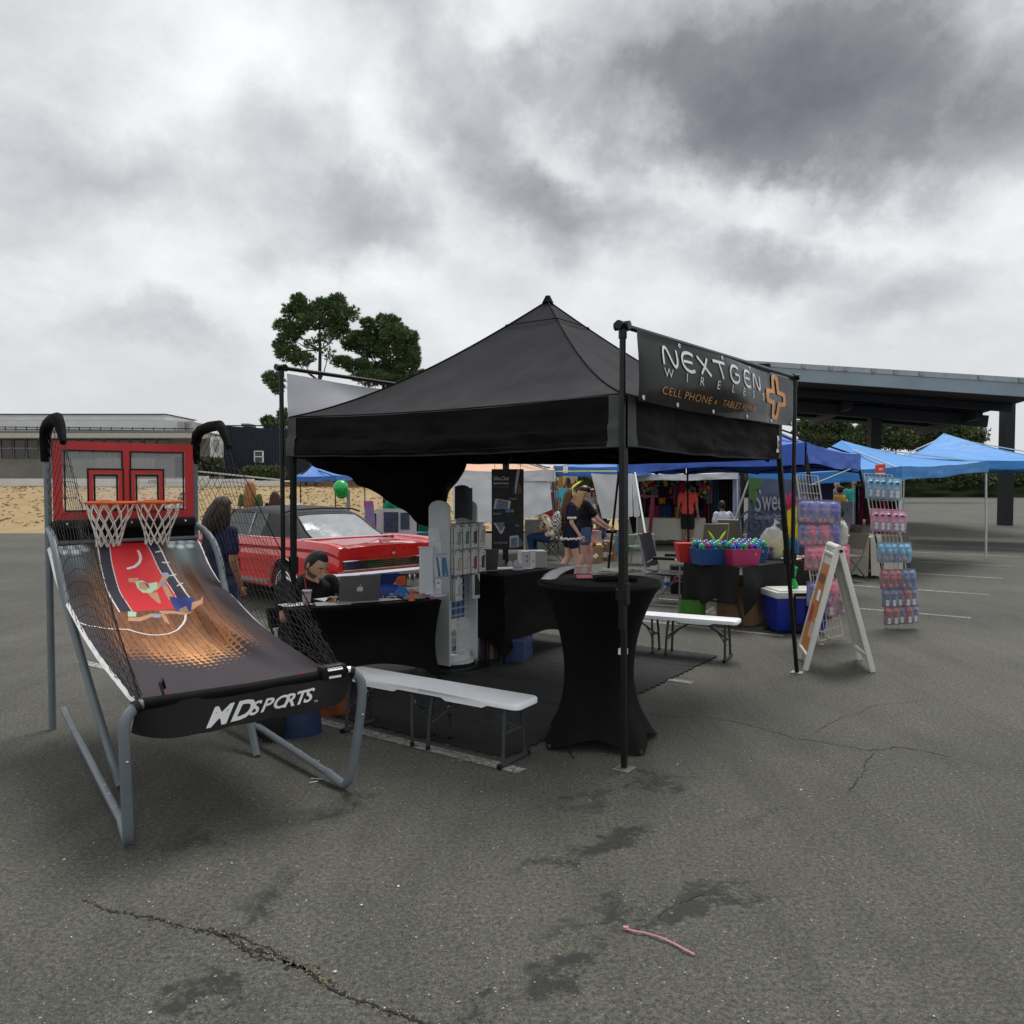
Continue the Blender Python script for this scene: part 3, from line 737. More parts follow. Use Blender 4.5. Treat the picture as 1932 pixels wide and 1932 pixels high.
# ---------------------------------------------------------------- basketball arcade game
GA=R(39);gO=V((-1.31,4.04,0));gX=V((math.cos(GA),math.sin(GA),0));gY=V((-math.sin(GA),math.cos(GA),0))
M_gtube=mat('grey_painted_tube',(.155,.185,.205),.38,var=.1,vs=5,spec=.5)
M_net=mat('black_net_cord',(.012,.012,.012),.8)
M_red=mat('red_print',(.55,.028,.030),.35,var=.06)
game=thing('basketball_game','two-player folding basketball arcade game with printed ramp and black side nets','arcade game',gO,GA)
RP=[(0.0,.70),(.28,.685),(.54,.722),(.96,.775),(1.385,.862),(1.66,.94),(1.9,1.005),(2.107,1.09),(2.28,1.20),(2.40,1.325)]
def rz_(y):
 for(a,p),(c,q)in zip(RP,RP[1:]):
  if y<=c:return lerp(p,q,(y-a)/(c-a))
 return RP[-1][1]
def rzs(y):return(rz_(y-.05)+rz_(y)+rz_(y+.05)+rz_(y-.1)+rz_(y+.1))/5
def ramp_pt(x,y,o=0):
 f=.028*math.exp(-((x-.30+.12*(y-1))/.05)**2)*math.exp(-((y-1.15)/.5)**2)-.03*math.exp(-((x-.21+.10*(y-1))/.06)**2)*math.exp(-((y-1.2)/.55)**2)
 f+=.02*math.exp(-((x-.36)/.04)**2)*math.exp(-((y-1.9)/.35)**2)-.018*math.exp(-((x-.42+.2*(y-1.5))/.05)**2)*math.exp(-((y-1.6)/.5)**2)
 f+=.006*nz(x*5,y*2.5)-.045*(1-(x/.5)**2)*math.sin(math.pi*min(1,y/2.4))
 return V((x,y,rzs(y)+f+o))
def to_ramp(px,py):  # printed features are placed on the ramp sheet itself
 d=ray(px,py);o=V((0,0,EYE))-gO
 dl=V((d.dot(gX),d.dot(gY),d.z));ol=V((o.dot(gX),o.dot(gY),o.z));t=2.0;f=None
 while t<9:
  q=ol+dl*t
  if q.z<(rzs(q.y)-.03 if-.2<q.y<2.6 else-9):return(q.x,q.y)
  t+=.012
 return(q.x,q.y)
z1=lambda x,y:to_ramp((500+x/2.415)*.47917,(1600+y/2.415)*.47917)
z2=lambda x,y:to_ramp((500+x/2.415)*.47917,(2400+y/2.415)*.47917)
NX,NY=320,720
gx=np.linspace(-.5,.5,NX+1);gy=np.linspace(.03,2.40,NY+1);XX,YY=np.meshgrid(gx,gy)
rng=np.random.default_rng(3)
def vnoise(x,y,s,seed=0):
 r_=np.random.default_rng(seed).random((64,64));u_,v_=np.abs(x*s)%63,np.abs(y*s)%63;i,j=u_.astype(int),v_.astype(int);fu,fv=u_-i,v_-j
 fu,fv=fu*fu*(3-2*fu),fv*fv*(3-2*fv);i2,j2=(i+1)%64,(j+1)%64
 return(r_[i,j]*(1-fu)*(1-fv)+r_[i2,j]*fu*(1-fv)+r_[i,j2]*(1-fu)*fv+r_[i2,j2]*fu*fv)
C=np.zeros(XX.shape+(3,));C[:]=(.034,.027,.034)
def inpoly(poly,X=None,Y=None):
 X=XX if X is None else X;Y=YY if Y is None else Y;ins=np.zeros(X.shape,bool);n=len(poly)
 for i in range(n):
  (x0,y0),(x1,y1)=poly[i],poly[i-1]
  with np.errstate(divide='ignore',invalid='ignore'):c_=((y0>Y)!=(y1>Y))&(X<(x1-x0)*(Y-y0)/(y1-y0+1e-12)+x0)
  ins^=c_
 return ins
def dline(pts):
 best=np.full(XX.shape,9.0)
 for(ax,ay),(bx,by)in zip(pts,pts[1:]):
  dx,dy=bx-ax,by-ay;t=np.clip(((XX-ax)*dx+(YY-ay)*dy)/(dx*dx+dy*dy+1e-12),0,1)
  best=np.minimum(best,np.hypot(XX-ax-t*dx,YY-ay-t*dy))
 return best
def paint(m,c,k=1.0):
 m=m.astype(float)*k;C[:]=C*(1-m[...,None])+np.array(c)*m[...,None]
AX=np.abs(XX)
# wooden floor printed with fading light, mirrored about the middle
wood_edge=np.array([z2(*q)for q in((30,625),(300,620),(600,590),(850,545),(1000,480),(1150,385))])
ye=np.interp(AX,wood_edge[:,0][np.argsort(wood_edge[:,0])],wood_edge[:,1][np.argsort(wood_edge[:,0])])
fade=np.clip((YY-ye)/.06,0,1)
side=np.clip((.47-AX)/.17,0,1)**1.2
lit=np.exp(-((XX-.0)/.22)**2-((YY-.75)/.35)**2)
pl_=np.floor((XX+.02*np.sin(YY*2))/.042);rr_=np.random.default_rng(5).random(200);pv=rr_[(pl_.astype(int)+100)%200]
seg_=np.floor(YY/.33+pv*7);pv2=np.random.default_rng(6).random(400)[((pl_*7+seg_*13).astype(int)+500)%400]
gr=vnoise(XX*6,YY,30,2)
wc=1.45*np.stack([.20+.30*lit,.075+.16*lit,.026+.062*lit],-1)*(.75+.45*pv2[...,None])*(.8+.4*gr[...,None])
wc=wc*(.25+.75*side[...,None])*np.clip(1.25-.42*YY,.25,1)[...,None]
fx=np.abs((XX+.02*np.sin(YY*2))/.042-pl_-.0);wc[(fx<.05)|(fx>.95)]*=.25
m_w=(YY>ye-.05)*np.clip(side*1.6,0,1)
C[:]=C*(1-m_w[...,None])+wc*m_w[...,None]
# halftone dots eat into the boards
for sx in(1,):
 cell=.034;cy_=.062;ix,iy=np.floor(AX/cell),np.floor((YY)/cy_);ox,oy=(ix+.5)*cell,(iy+.5)*cy_
 ed=np.interp(ox,wood_edge[:,0][np.argsort(wood_edge[:,0])],wood_edge[:,1][np.argsort(wood_edge[:,0])])
 rad=np.clip(1.0-(oy-ed-.02)/.36,0,1.35)*cell*.56;m_d=(np.hypot(AX-ox,(YY-oy)*cell/cy_)<rad)&(AX<.40)
 paint(m_d&(YY<ye+.4),(.034,.027,.034))
# brown court beyond and the big red key
yk=z2(560,10)[1];pr=[z1(x,y)for x,y in((125,1290),(250,1480),(400,1720),(530,1900))]
rx=np.interp(YY,[p[1]for p in pr][::-1],[p[0]for p in pr][::-1]);ktop=YY>z2(60,20)[1]
paint((AX<rx+.075)&ktop,(.020,.018,.035));paint((AX<rx+.006)&ktop,(.62,.62,.62));paint((AX<rx)&ktop,(.62,.020,.028))
paint((np.abs(AX-rx-.079)<.005)&ktop,(.68,.68,.66))
for zx,zy,ex,ey in((275,1420,335,1413),(340,1524,398,1520),(412,1630,465,1618),(478,1722,530,1698)):
 a,c_=z1(zx,zy),z1(ex,ey);paint(dline([a,c_])<.005,(.66,.66,.64))
arc=[z2(*q)for q in((10,190),(100,215),(200,226),(300,224),(400,207),(480,172),(530,125),(552,70),(558,8))]
x_l,y_l=arc[0];arc=[(x_l-.30,y_l+.16),(x_l-.22,y_l+.07),(x_l-.1,y_l+.015)]+arc;paint(dline(arc)<.006,(.72,.72,.68))
arc2=[z1(*q)for q in((10,1575),(70,1555),(115,1525),(130,1490),(126,1450),(108,1418))];paint(dline(arc2)<.009,(.70,.70,.70))
# stadium lights
lc=z1(500,1330);gl=np.exp(-((AX-lc[0])/.10)**2-((YY-lc[1])/.20)**2);paint(gl,(.22,.33,.35),.85)
for x,y in((425,1280),(430,1305),(425,1335),(420,1367),(525,1275),(530,1303),(520,1340),(510,1380),(600,1250),(598,1290),(600,1330),(596,1372)):
 q=z1(x,y);d_=np.hypot((AX-q[0])/.024,(YY-q[1])/.020);paint(np.clip(1.6-d_,0,1),(.80,.88,.88),.97)
# two printed players sprawled across the key
def poly1(pts,c,Z=z1):paint(inpoly([Z(*p)for p in pts]),c)
sk=(.52,.27,.15)
poly1(((300,1700),(345,1620),(400,1640),(360,1690),(300,1745),(270,1770)),sk);poly1(((190,1780),(290,1770),(325,1860),(300,1870),(215,1800)),sk);poly1(((15,1660),(110,1650),(105,1700),(60,1690),(15,1685)),sk)
poly1(((100,1740),(80,1690),(140,1670),(200,1700),(290,1690),(290,1740),(230,1775),(150,1780)),(.42,.60,.42));poly1(((330,1610),(385,1608),(412,1635),(375,1655),(330,1640)),(.30,.32,.42))
poly1(((110,1700),(150,1685),(200,1700),(215,1730),(180,1755),(120,1745)),sk);poly1(((140,1690),(190,1695),(218,1728),(200,1735),(170,1705)),(.10,.06,.07))
poly1(((330,1710),(365,1700),(440,1800),(400,1830),(350,1750)),sk);poly1(((310,1690),(365,1690),(370,1720),(330,1725)),(.22,.25,.36))
poly1(((400,1800),(540,1830),(640,1830),(640,1880),(620,1932),(470,1932),(440,1890)),(.020,.035,.20));poly1(((620,1880),(700,1850),(722,1820),(720,1880),(640,1932),(610,1932)),sk)
poly1(((500,1900),(560,1890),(590,1932),(500,1932)),(.30,.20,.12));poly1(((300,0),(480,0),(640,10),(560,15),(330,30)),sk,z2);poly1(((330,15),(375,60),(410,125),(360,100),(325,40)),sk,z2)
poly1(((10,20),(90,20),(85,60),(10,65)),(.42,.60,.42),z2);poly1(((10,70),(120,65),(230,30),(245,60),(130,105),(10,105)),sk,z2);poly1(((235,35),(325,35),(320,60),(265,70),(235,60)),(.30,.32,.42),z2)
me=bpy.data.meshes.new('ramp_sheet')
ax_,ay_=gx[::4],gy[::4];co=np.array([[ramp_pt(x,y).z for x in ax_]for y in ay_]);Zf=np.empty((NY+1,NX+1));tmp=np.array([np.interp(gx,ax_,r_)for r_ in co])
for i in range(NX+1):Zf[:,i]=np.interp(gy,ay_,tmp[:,i])
vs=np.stack([XX,YY,Zf],-1).reshape(-1,3).tolist();fs=[(j*(NX+1)+i,j*(NX+1)+i+1,(j+1)*(NX+1)+i+1,(j+1)*(NX+1)+i)for j in range(NY)for i in range(NX)]
me.from_pydata(vs,[],fs);me.polygons.foreach_set('use_smooth',[True]*len(fs))
at=me.color_attributes.new('print','FLOAT_COLOR','POINT');at.data.foreach_set('color',np.concatenate([C,np.ones(XX.shape+(1,))],-1).reshape(-1))
M_print=bpy.data.materials.new('court_print');M_print.use_nodes=True;b=NB(M_print.node_tree);p_=M_print.node_tree.nodes['Principled BSDF']
an=b.n('ShaderNodeAttribute',attribute_name='print');b.l(an.outputs[0],p_.inputs['Base Color']);p_.inputs['Roughness'].default_value=.62;p_.inputs['Specular IOR Level'].default_value=.3
ramp=put('ramp_sheet',me,M_print,game)
for s in(-1,1):
 mb=MB();mb.grid(lambda u,v:ramp_pt(s*(.5+.018*u*(1 if True else 0)),lerp(.03,2.40,v))+V((0,0,.002-.02*u-.006*abs(nz(v*14,3)))),2,80);put('white_hem',mb,M_white,game)
# front roll, hanging front panel with lettering
mb=MB();mb.tube([(-.52,.0,.705),(-.3,-.004,.702),(0,-.006,.698),(.3,-.004,.702),(.52,.0,.707)],.030,16);put('front_roll',mb,M_blk if 0 else M_cloth,game,smooth=True)
def FP(x,z,o=0):return V((x,-.031-.012*nz(x*5,z*4)-.02*(1-(z-.5)/.2)*abs(nz(x*2.2,4))-o,z+.006*nz(x*7,1)*(.7-z)*8))
mb=MB();mb.grid(lambda u,v:FP(lerp(-.56,.56,u),lerp(.515+.018*math.sin(u*3)+.006*nz(u*9)+.05*abs(2*u-1)**6,.705,v))+V((0,.09*abs(2*u-1)**8*(1-v),0)),60,12);put('front_panel',mb,mat('black_nylon',(.007,.007,.007),.5,var=.2,vs=6,bump=.1,bs=200,sheen=.1),game,smooth=True)
mb=MB()
for ch,x0,sx in(('M',-.250,1.1),('D',-.132,1.15)):
 mb=MB();mb.text(ch,lambda x,y:FP(x0+x*sx,.568+y+.06*(x0+x),.004),.125,.45,.004);put('logo_letter',mb,M_wprint,game)
x0=-.036
for ch in 'SPORTS':
 mb=MB();mb.text(ch,lambda x,y:FP(x0+x*1.15,.574+y+.06*(x0+x),.004),.090,.42,.0022);put('logo_letter',mb,M_wprint,game);x0+=.058 if ch!='T' else .052
mb=MB();mb.text('TM',lambda x,y:FP(.312+x,.578+y,.004),.016);put('trade_mark',mb,M_wprint,game)
# legs, floor rails, side rails
for s in(-1,1):
 mb=MB();top=[(s*.50,.0,.705),(s*.545,-.002,.700),(s*.585,-.01,.67),(s*.605,-.018,.62),(s*.605,-.012,.5),(s*.59,.03,.25),(s*.58,.06,.12),(s*.575,.085,.065),(s*.568,.13,.034),(s*.56,.19,.040),(s*.55,.30,.058)]
 top=[V(p)for p in top];fine=[]
 for i in range(len(top)-1):
  a,b_,c,d=top[max(i-1,0)],top[i],top[i+1],top[min(i+2,len(top)-1)]
  for j in range(4):
   t=j/4;fine.append(.5*((2*b_)+(c-a)*t+(2*a-5*b_+4*c-d)*t*t+(3*b_-a-3*c+d)*t**3))
 fine.append(top[-1]);mb.tube(fine,.0255,14);lg=put('front_leg',mb,M_gtube,game,smooth=True)
 mb=MB();mb.tube([(s*.55,.29,.056),(s*.50,1.4,.125),(s*.47,2.2,.19)],.0215,12);rl=put('floor_rail',mb,M_gtube,game,smooth=True)
 for q in(.45,.62,.75):
  mb=MB();mb.ell((s*lerp(.55,.50,(q-.29)/1.1)+s*.0,q-.0,lerp(.056,.125,(q-.29)/1.1)+.022),.006,8,6);put('bolt',mb,M_silver,rl,smooth=True)
 mb=MB();mb.ell((s*.60+.0,-.035,.46),.008,8,6);put('bolt',mb,M_silver,lg,smooth=True)
 mb=MB();pts=[(s*.50,2.43,1.41),(s*.51,2.25,1.37),(s*.52,2.08,1.285),(s*.52,1.95,1.14),(s*.51,1.85,1.0),(s*.46,1.45,.52),(s*.40,.98,.0)]
 fine=[V(p)for p in pts];f2=[]
 for i in range(len(fine)-1):
  a,b_,c,d=fine[max(i-1,0)],fine[i],fine[i+1],fine[min(i+2,len(fine)-1)]
  for j in range(5):t=j/5;f2.append(.5*((2*b_)+(c-a)*t+(2*a-5*b_+4*c-d)*t*t+(3*b_-a-3*c+d)*t**3))
 f2.append(fine[-1]);mb.tube(f2,.024,12);put('side_tube',mb,M_gtube,game,smooth=True)
 mb=MB();mb.tube([(s*.50,2.44,0),(s*.50,2.44,2.08)],.024,12);put('rear_post',mb,M_gtube,game,smooth=True)
 # padded top arm and strap
 mb=MB();pts=[(s*.51,2.44,1.88),(s*.51,2.44,2.03),(s*.51,2.40,2.10),(s*.51,2.30,2.135),(s*.515,2.12,2.15),(s*.52,1.93,2.15),(s*.52,1.86,2.11),(s*.52,1.74,1.985)]
 mb.tube(pts,[.030,.036,.040,.040,.040,.038,.034,.020],12);put('padded_arm',mb,mat('black_foam_sleeve',(.007,.007,.008),.75,var=.3,vs=14,bump=.3,bs=40,spec=.06),game,smooth=True)
 mb=MB();mb.grid(lambda u,v:V((s*.522,lerp(1.86,.06,v)+.012*math.cos(u*2)+.0,lerp(2.10,.735,v)-.05*math.sin(math.pi*v)*.6))+V((0,(u-.5)*.036,(u-.5)*.030)),2,30);put('strap',mb,M_cloth,game)
 # netting, knotted diamonds of slack cord
 def NP(u,v):  # u front->rear, v bottom->top between ramp edge and strap line
  yb=lerp(.12,2.36,u);yt=lerp(.07,2.42,u);zb=rzs(yb)+.005;
  zt=lerp(.735,2.10,(yt-.06)/1.80)-.03*math.sin(math.pi*min(1,yt/1.86))if yt<1.86 else lerp(2.12,2.05,(yt-1.86)/.56)
  y=lerp(yb,yt,v);z=lerp(zb,zt,v)
  return V((s*(.51+.02*nz(u*4,v*3,s)),y+.020*nz(u*9,v*9,5),z-.03*math.sin(math.pi*v)*math.sin(math.pi*u)+.016*nz(u*11,v*11,9)))
 mb=MB();NU,NV=34,22
 for i in range(NU+1):
  for j in range(NV):
   a=NP(i/NU,j/NV)
   k=1 if(i+j)%2==0 else-1
   if 0<=i+k<=NU:b_=NP((i+k*.5+.5*k)/NU,(j+1)/NV)
   else:continue
   ht=(a-b_).length
   if NP(i/NU,1).z-NP(i/NU,0).z<.04*NV*.0+.01:continue
   mid_=a.lerp(b_,.5)+V((0,0,-.006));mb.tube([a,mid_,b_],.0019,3,caps=False)
 put('side_net',mb,M_net,game)['kind']='stuff'
# under-ramp skirt behind hem, rear apron
mb=MB();mb.box((0,2.425,1.36),(.97,.02,.20));put('rear_apron',mb,M_cloth,game)
mb=MB();mb.tube([(-.5,2.40,1.315),(.5,2.40,1.315)],.014,10);put('cross_tube',mb,M_gtube,game,smooth=True)
for x,y,z in((.28,.025,.725),(-.40,.02,.725)):
 mb=MB();mb.add([V((x-.012,y,z-.012)),V((x+.014,y,z-.01)),V((x+.004,y+.01,z+.014))],[(0,1,2)]);mb.add([V((x-.012,y+.006,z-.012)),V((x+.014,y+.006,z-.01)),V((x+.004,y+.016,z+.014))],[(0,2,1)]);put('red_tab',mb,M_red,game)
# backboard
bd=thing('backboard','','',(0,0,0));bpy.data.objects.remove(bd)
YB=2.40
M_glass=mat('clear_acrylic',(.82,.88,.90),.04,var=.02,alpha=.13,spec=.6)
def frame_rect(mb,x0,x1,z0,z1,wd,y,th=.006,rad=0):
 mb.box(((x0+x1)/2,y,z1-wd/2),(x1-x0,th,wd));mb.box(((x0+x1)/2,y,z0+wd/2),(x1-x0,th,wd))
 mb.box((x0+wd/2,y,(z0+z1)/2),(wd,th,z1-z0-2*wd));mb.box((x1-wd/2,y,(z0+z1)/2),(wd,th,z1-z0-2*wd))
mb=MB();mb.box((0,YB+.006,1.745),(.93,.006,.53));bb=put('backboard',mb,M_glass,game)
mb=MB();frame_rect(mb,-.475,.475,1.475,2.025,.06,YB);mb.box((0,YB,1.75),(.052,.006,.43));put('red_border',mb,M_red,bb)
for s in(-1,1):
 mb=MB();frame_rect(mb,s*.215-.192,s*.215+.192,1.53,1.967,.011,YB-.005,.003);put('black_line',mb,M_blk,bb)
 tx=s*.14
 mb=MB();frame_rect(mb,tx-.122,tx+.122,1.535,1.838,.012,YB-.009,.003);frame_rect(mb,tx-.082,tx+.082,1.572,1.796,.014,YB-.009,.003);put('target_outline',mb,M_blk,bb)
 mb=MB();frame_rect(mb,tx-.110,tx+.110,1.547,1.826,.026,YB-.008,.003);put('target_square',mb,M_red,bb)
 # hoop
 M_or=mat('orange_enamel',(.62,.10,.015),.4,var=.1)
 hx,hy,hz=s*.162,YB-.225,1.595;HR=.156
 mb=MB();mb.tube([(hx+HR*math.cos(a*R(10)),hy+HR*math.sin(a*R(10)),hz)for a in range(36)],.0095,8,closed=True);hp=put('hoop',mb,M_or,game,smooth=True)
 mb=MB();mb.box((hx,YB-.02,hz-.025),(.10,.03,.08));mb.beam((hx-.04,YB-.03,hz-.01),(hx-.05,hy+HR-.01,hz-.006),.02,.01);mb.beam((hx+.04,YB-.03,hz-.01),(hx+.05,hy+HR-.01,hz-.006),.02,.01);mb.tube([(hx-.13,hy+.11,hz-.008),(hx,YB-.03,hz-.055),(hx+.13,hy+.11,hz-.008)],.006,6);put('bracket',mb,M_or,hp,bevel=.002)
 mb=MB();nn=12;rows=[(1.0,0),(.86,-.075),(.72,-.14),(.60,-.20),(.52,-.255),(.50,-.30)]
 sway=lambda dz:V((-.10*(dz/.3)**2*1.2*-1*-1,.03*dz,0))
 def np_(i,j):
  f_,dz=rows[j];a=2*math.pi*(i+.5*(j%2))/nn;w_=1+.10*nz(i*1.7,j*2.1,s)
  return V((hx+HR*f_*w_*math.cos(a),hy+HR*f_*w_*math.sin(a),hz+dz+.014*nz(i*2.3,j*1.3,4+s)))+V((.25*dz*.25,0,0))
 for j in range(len(rows)-1):
  for i in range(nn):
   a=np_(i,j)
   for k in((0,-1)if j%2==0 else(0,1)):
    c=np_((i+k)%nn,j+1);m_=a.lerp(c,.5);m_+=V((0,0,-.004));mb.tube([a,m_,c],.0042,5)
 put('net',mb,mat('white_cord',(.62,.60,.55),.8,bump=.4,bs=300),hp,smooth=True)
mb=MB();mb.box((0,YB-.015,1.44),(.97,.05,.07));put('lower_bar',mb,M_blk,game,bevel=.02)
for x in(-.40,.02,.40):mb=MB();mb.ell((x,YB-.045,1.445),.009,8,6);put('bolt',mb,M_silver,game,smooth=True)
# control box
mb=MB();mb.box((.43,-.012,.722),(.145,.075,.075));cb=put('control_box',mb,M_blk,game,bevel=.016,smooth=True)
Mc=Matrix.Translation((.43,-.046,.747))@Matrix.Rotation(R(42),4,'X')
mb=MB();mb.box((0,0,0),(.085,.034,.003));mb.v=[Mc@V(p)for p in mb.v];put('label_plate',mb,mat('label_white',(.70,.76,.80),.4),cb)
for i in range(4):
 mb=MB();mb.lathe([(0,.0025),(.009,.0025),(.009,0)],(-.03+i*.02,0,0),12);mb.v=[Mc@V(p)for p in mb.v];bt=put('button',mb,mat('button_blue',(.05,.12,.28),.4),cb)
 mb=MB();mb.lathe([(.0035,.004),(.0055,.004)],(-.03+i*.02,0,0),10);mb.v=[Mc@V(p)for p in mb.v];put('button_mark',mb,M_wprint,cb)
Mc2=Matrix.Translation((.43,-.052,.70))@Matrix.Rotation(R(84),4,'X')
mb=MB();mb.box((0,0,0),(.07,.012,.002));mb.v=[Mc2@V(p)for p in mb.v];put('small_label',mb,M_wprint,cb)
mb=MB();mb.tube([(.505,0,.706),(.545,0,.703)],.030,12);put('joint_collar',mb,M_silver,game,smooth=True)
mb=MB();mb.tube([(.535,0,.704),(.560,-.003,.695)],.0325,12);mb.tube([(-.535,0,.704),(-.560,-.003,.695)],.0325,12);put('joint_band',mb,M_blk,game,smooth=True)
mb=MB();mb.tube([(-.42,.02,.72),(-.43,.05,.78),(-.41,.09,.79),(-.395,.10,.74)],.008,6);put('cable_loop',mb,M_blk,game,smooth=True)

# things behind and under the game
M_navybag=mat('navy_nylon',(.012,.030,.085),.55,var=.25,vs=8,bump=.3,bs=60)
p=G(545,1390);mb=MB();mb.grid(lambda u,v:p+V((.20*math.cos(u*6.283)*(1-.25*v*v),.15*math.sin(u*6.283)*(1-.25*v*v)+.1,.30*v+.01*nz(u*5,v*4))),24,8);mb.box(p+V((0,.1,.30)),(.28,.2,.02));single('blue_cooler_bag',mb,M_navybag,'dark blue bag standing on asphalt under the game front panel','bag',smooth=True)
p=G(508,1398);mb=MB()
wm=V((0,0,0));Mw=Matrix.Rotation(R(15),3,'Z')@Matrix.Rotation(R(90),3,'X')
mb.lathe([(0,-.035),(.06,-.035),(.085,-.025),(.092,0),(.085,.025),(.06,.035),(0,.035)],p+V((0,0,.095)),22,M=Mw)
for i in range(22):a=i*R(360/22);mb.box(p+V((0,0,.095))+Mw@V((.091*math.cos(a),.091*math.sin(a),0)),(.014,.06,.014),Mw@Matrix.Rotation(a,3,'Z')@Matrix.Rotation(R(90),3,'X'))
single('rubber_wheel',mb,mat('rubber',(.015,.015,.016),.85),'knobbly black rubber wheel beside the blue bag under the game','wheel',smooth=R(30))
p=G(612,1345);Mr=Matrix.Rotation(R(-18),3,'Z');M_leather=mat('tan_leather',(.20,.055,.014),.5,var=.35,vs=6,bump=.3,bs=30)
t=thing('leather_bag','brown leather bag with metal buckle on the ground behind the game panel','bag',p)
mb=MB();mb.grid(lambda u,v:p+Mr@V(((.21+.02*nz(u*6,v*4))*math.cos(u*6.283)*(1-.2*v**3),.09*math.sin(u*6.283)*(1-.3*v*v),.33*v)),28,10);mb.box(p+V((0,0,.325)),(.34,.1,.02),Mr);put('bag_body',mb,M_leather,t,world=True,smooth=True)
mb=MB();mb.box(p+Mr@V((.10,-.10,.20)),(.10,.015,.26),Mr);put('pocket',mb,M_leather,t,world=True,bevel=.006)
mb=MB();q=p+Mr@V((-.07,-.095,.12));frame=[(-.02,-.012),(.02,-.012),(.02,.012),(-.02,.012)];mb.tube([q+Mr@V((x,-.004,y))for x,y in frame],.003,5,closed=True);put('buckle',mb,M_silver,t,world=True)

# ---------------------------------------------------------------- repair table with laptop
tA=V((-1.76,6.30,0));tB=V((-.60,6.85,0));tu=(tB-tA).normalized();tn=V((-tu.y,tu.x,0));TL1=(tB-tA).length;TW=.66
def TP(u,v,z=.742):return zc(tA+tu*(u*TL1)+tn*(v*TW),z)
t=thing('repair_table','rectangular work table in black stretch cover with laptop, tools and display stand','table',zc(TP(.5,.5),0))
TAr=math.atan2(tu.y,tu.x)
mb=MB();mb.box(TP(.5,.5,.722),(TL1,TW,.035),Matrix.Rotation(TAr,3,'Z'));put('tabletop',mb,M_spandex,t,world=True,bevel=.012,smooth=True)
def cover(mb,cor,z,out_leg,hemz=.10,inset=.055,n=30):
 cs=[V((c.x,c.y,0))for c in cor];ctr=sum(cs,V((0,0,0)))/4
 for i in range(4):
  a,c=cs[i],cs[(i+1)%4];d=(c-a).normalized();o_=V((d.y,-d.x,0));o_=o_ if o_.dot((a+c)/2-ctr)>0 else-o_
  def f(u,v,a=a,c=c,o_=o_,d=d):
   p=a.lerp(c,u);e=4*u*(1-u);k=math.sin(math.pi*v)
   p=p-o_*(.085*e*k**1.2*(1-.3*v));p=p+(ctr-p).normalized()*(inset*k*(1-e))
   z_=lerp(0.0+e**.55*.24,z,v);p.z=z_+.006*nz(u*6,v*5,i)
   return p
  mb.grid(f,n,20)
mb=MB();cover(mb,[TP(0,0),TP(1,0),TP(1,1),TP(0,1)],.735,0);put('stretch_cover',mb,M_spandex,t,world=True,smooth=R(50))
M_alu=mat('aluminium',(.30,.30,.29),.38,metal=.75,var=.05,vs=40)
def laptop(base_c,face,lean,wd,name_label,hgt=None):
 """lid back faces the viewer; face = direction the lid's back looks"""
 t=thing('laptop',name_label,'laptop',base_c,math.atan2(face.y,face.x)+math.pi/2)  # local -y = face
 h=hgt or wd*.70
 mb=MB();mb.box((0,h*.5,.008),(wd,h,.014));put('base',mb,M_alu,t,bevel=.004)
 Ml=Matrix.Rotation(-lean,4,'X');Ml=Matrix.Rotation(lean,4,'X')
 mb=MB();mb.box((0,0,h/2+.004),(wd,.007,h));mb.v=[Ml@V(p)+V((0,0,.012))for p in mb.v];lid=put('lid',mb,M_alu,t,bevel=.003)
 mb=MB();mb.box((0,.0045,h/2+.008),(wd*.95,.002,h*.88));mb.v=[Ml@V(p)+V((0,0,.012))for p in mb.v];put('screen',mb,M_blk,lid)
 # fruit emblem with a bite and a leaf
 s=wd*.075;pts=[]
 for i in range(28):
  a=i/28*2*math.pi;r_=1+.08*math.cos(2*a)-(.12 if abs(a-math.pi/2)<.35 else 0)-(.10 if abs(a-1.5*math.pi)<.3 else 0)
  x,z=r_*math.cos(a),r_*math.sin(a)*1.02
  dd_=math.hypot(x-1.12,z-.12)
  if dd_<.48:k=.48/dd_;x,z=1.12+(x-1.12)*k,.12+(z-.12)*k
  pts.append((x*s,z*s))
 mb=MB();mb.add([Ml@V((x,-.0045,h*.5+z))+V((0,0,.012))for x,z in pts],[tuple(range(28))])
 mb.add([Ml@V((x*s,-.0045,h*.5+z*s))+V((0,0,.012))for x,z in((-.02,1.05),(.10,1.45),(.42,1.62),(.35,1.22))],[(0,1,2,3)])
 put('emblem',mb,mat('emblem_white',(.66,.66,.62),.25),lid)
 return t
pL=P(680,1155,6.55);lp1=laptop(zc(G(655,1152,.742),.745),V((.42,-.90,0)).normalized(),R(17),.335,'open silver laptop seen from behind, on the repair table beside the seated man')
lp1.location=TP(.455,.10,.7425)
def item(mb,m,label,cat,**kw):return single(kw.pop('name',cat.replace(' ','_')),mb,m,label,cat,**kw)
def ZC(p,z):return V((p.x,p.y,z))
TZ=.7425
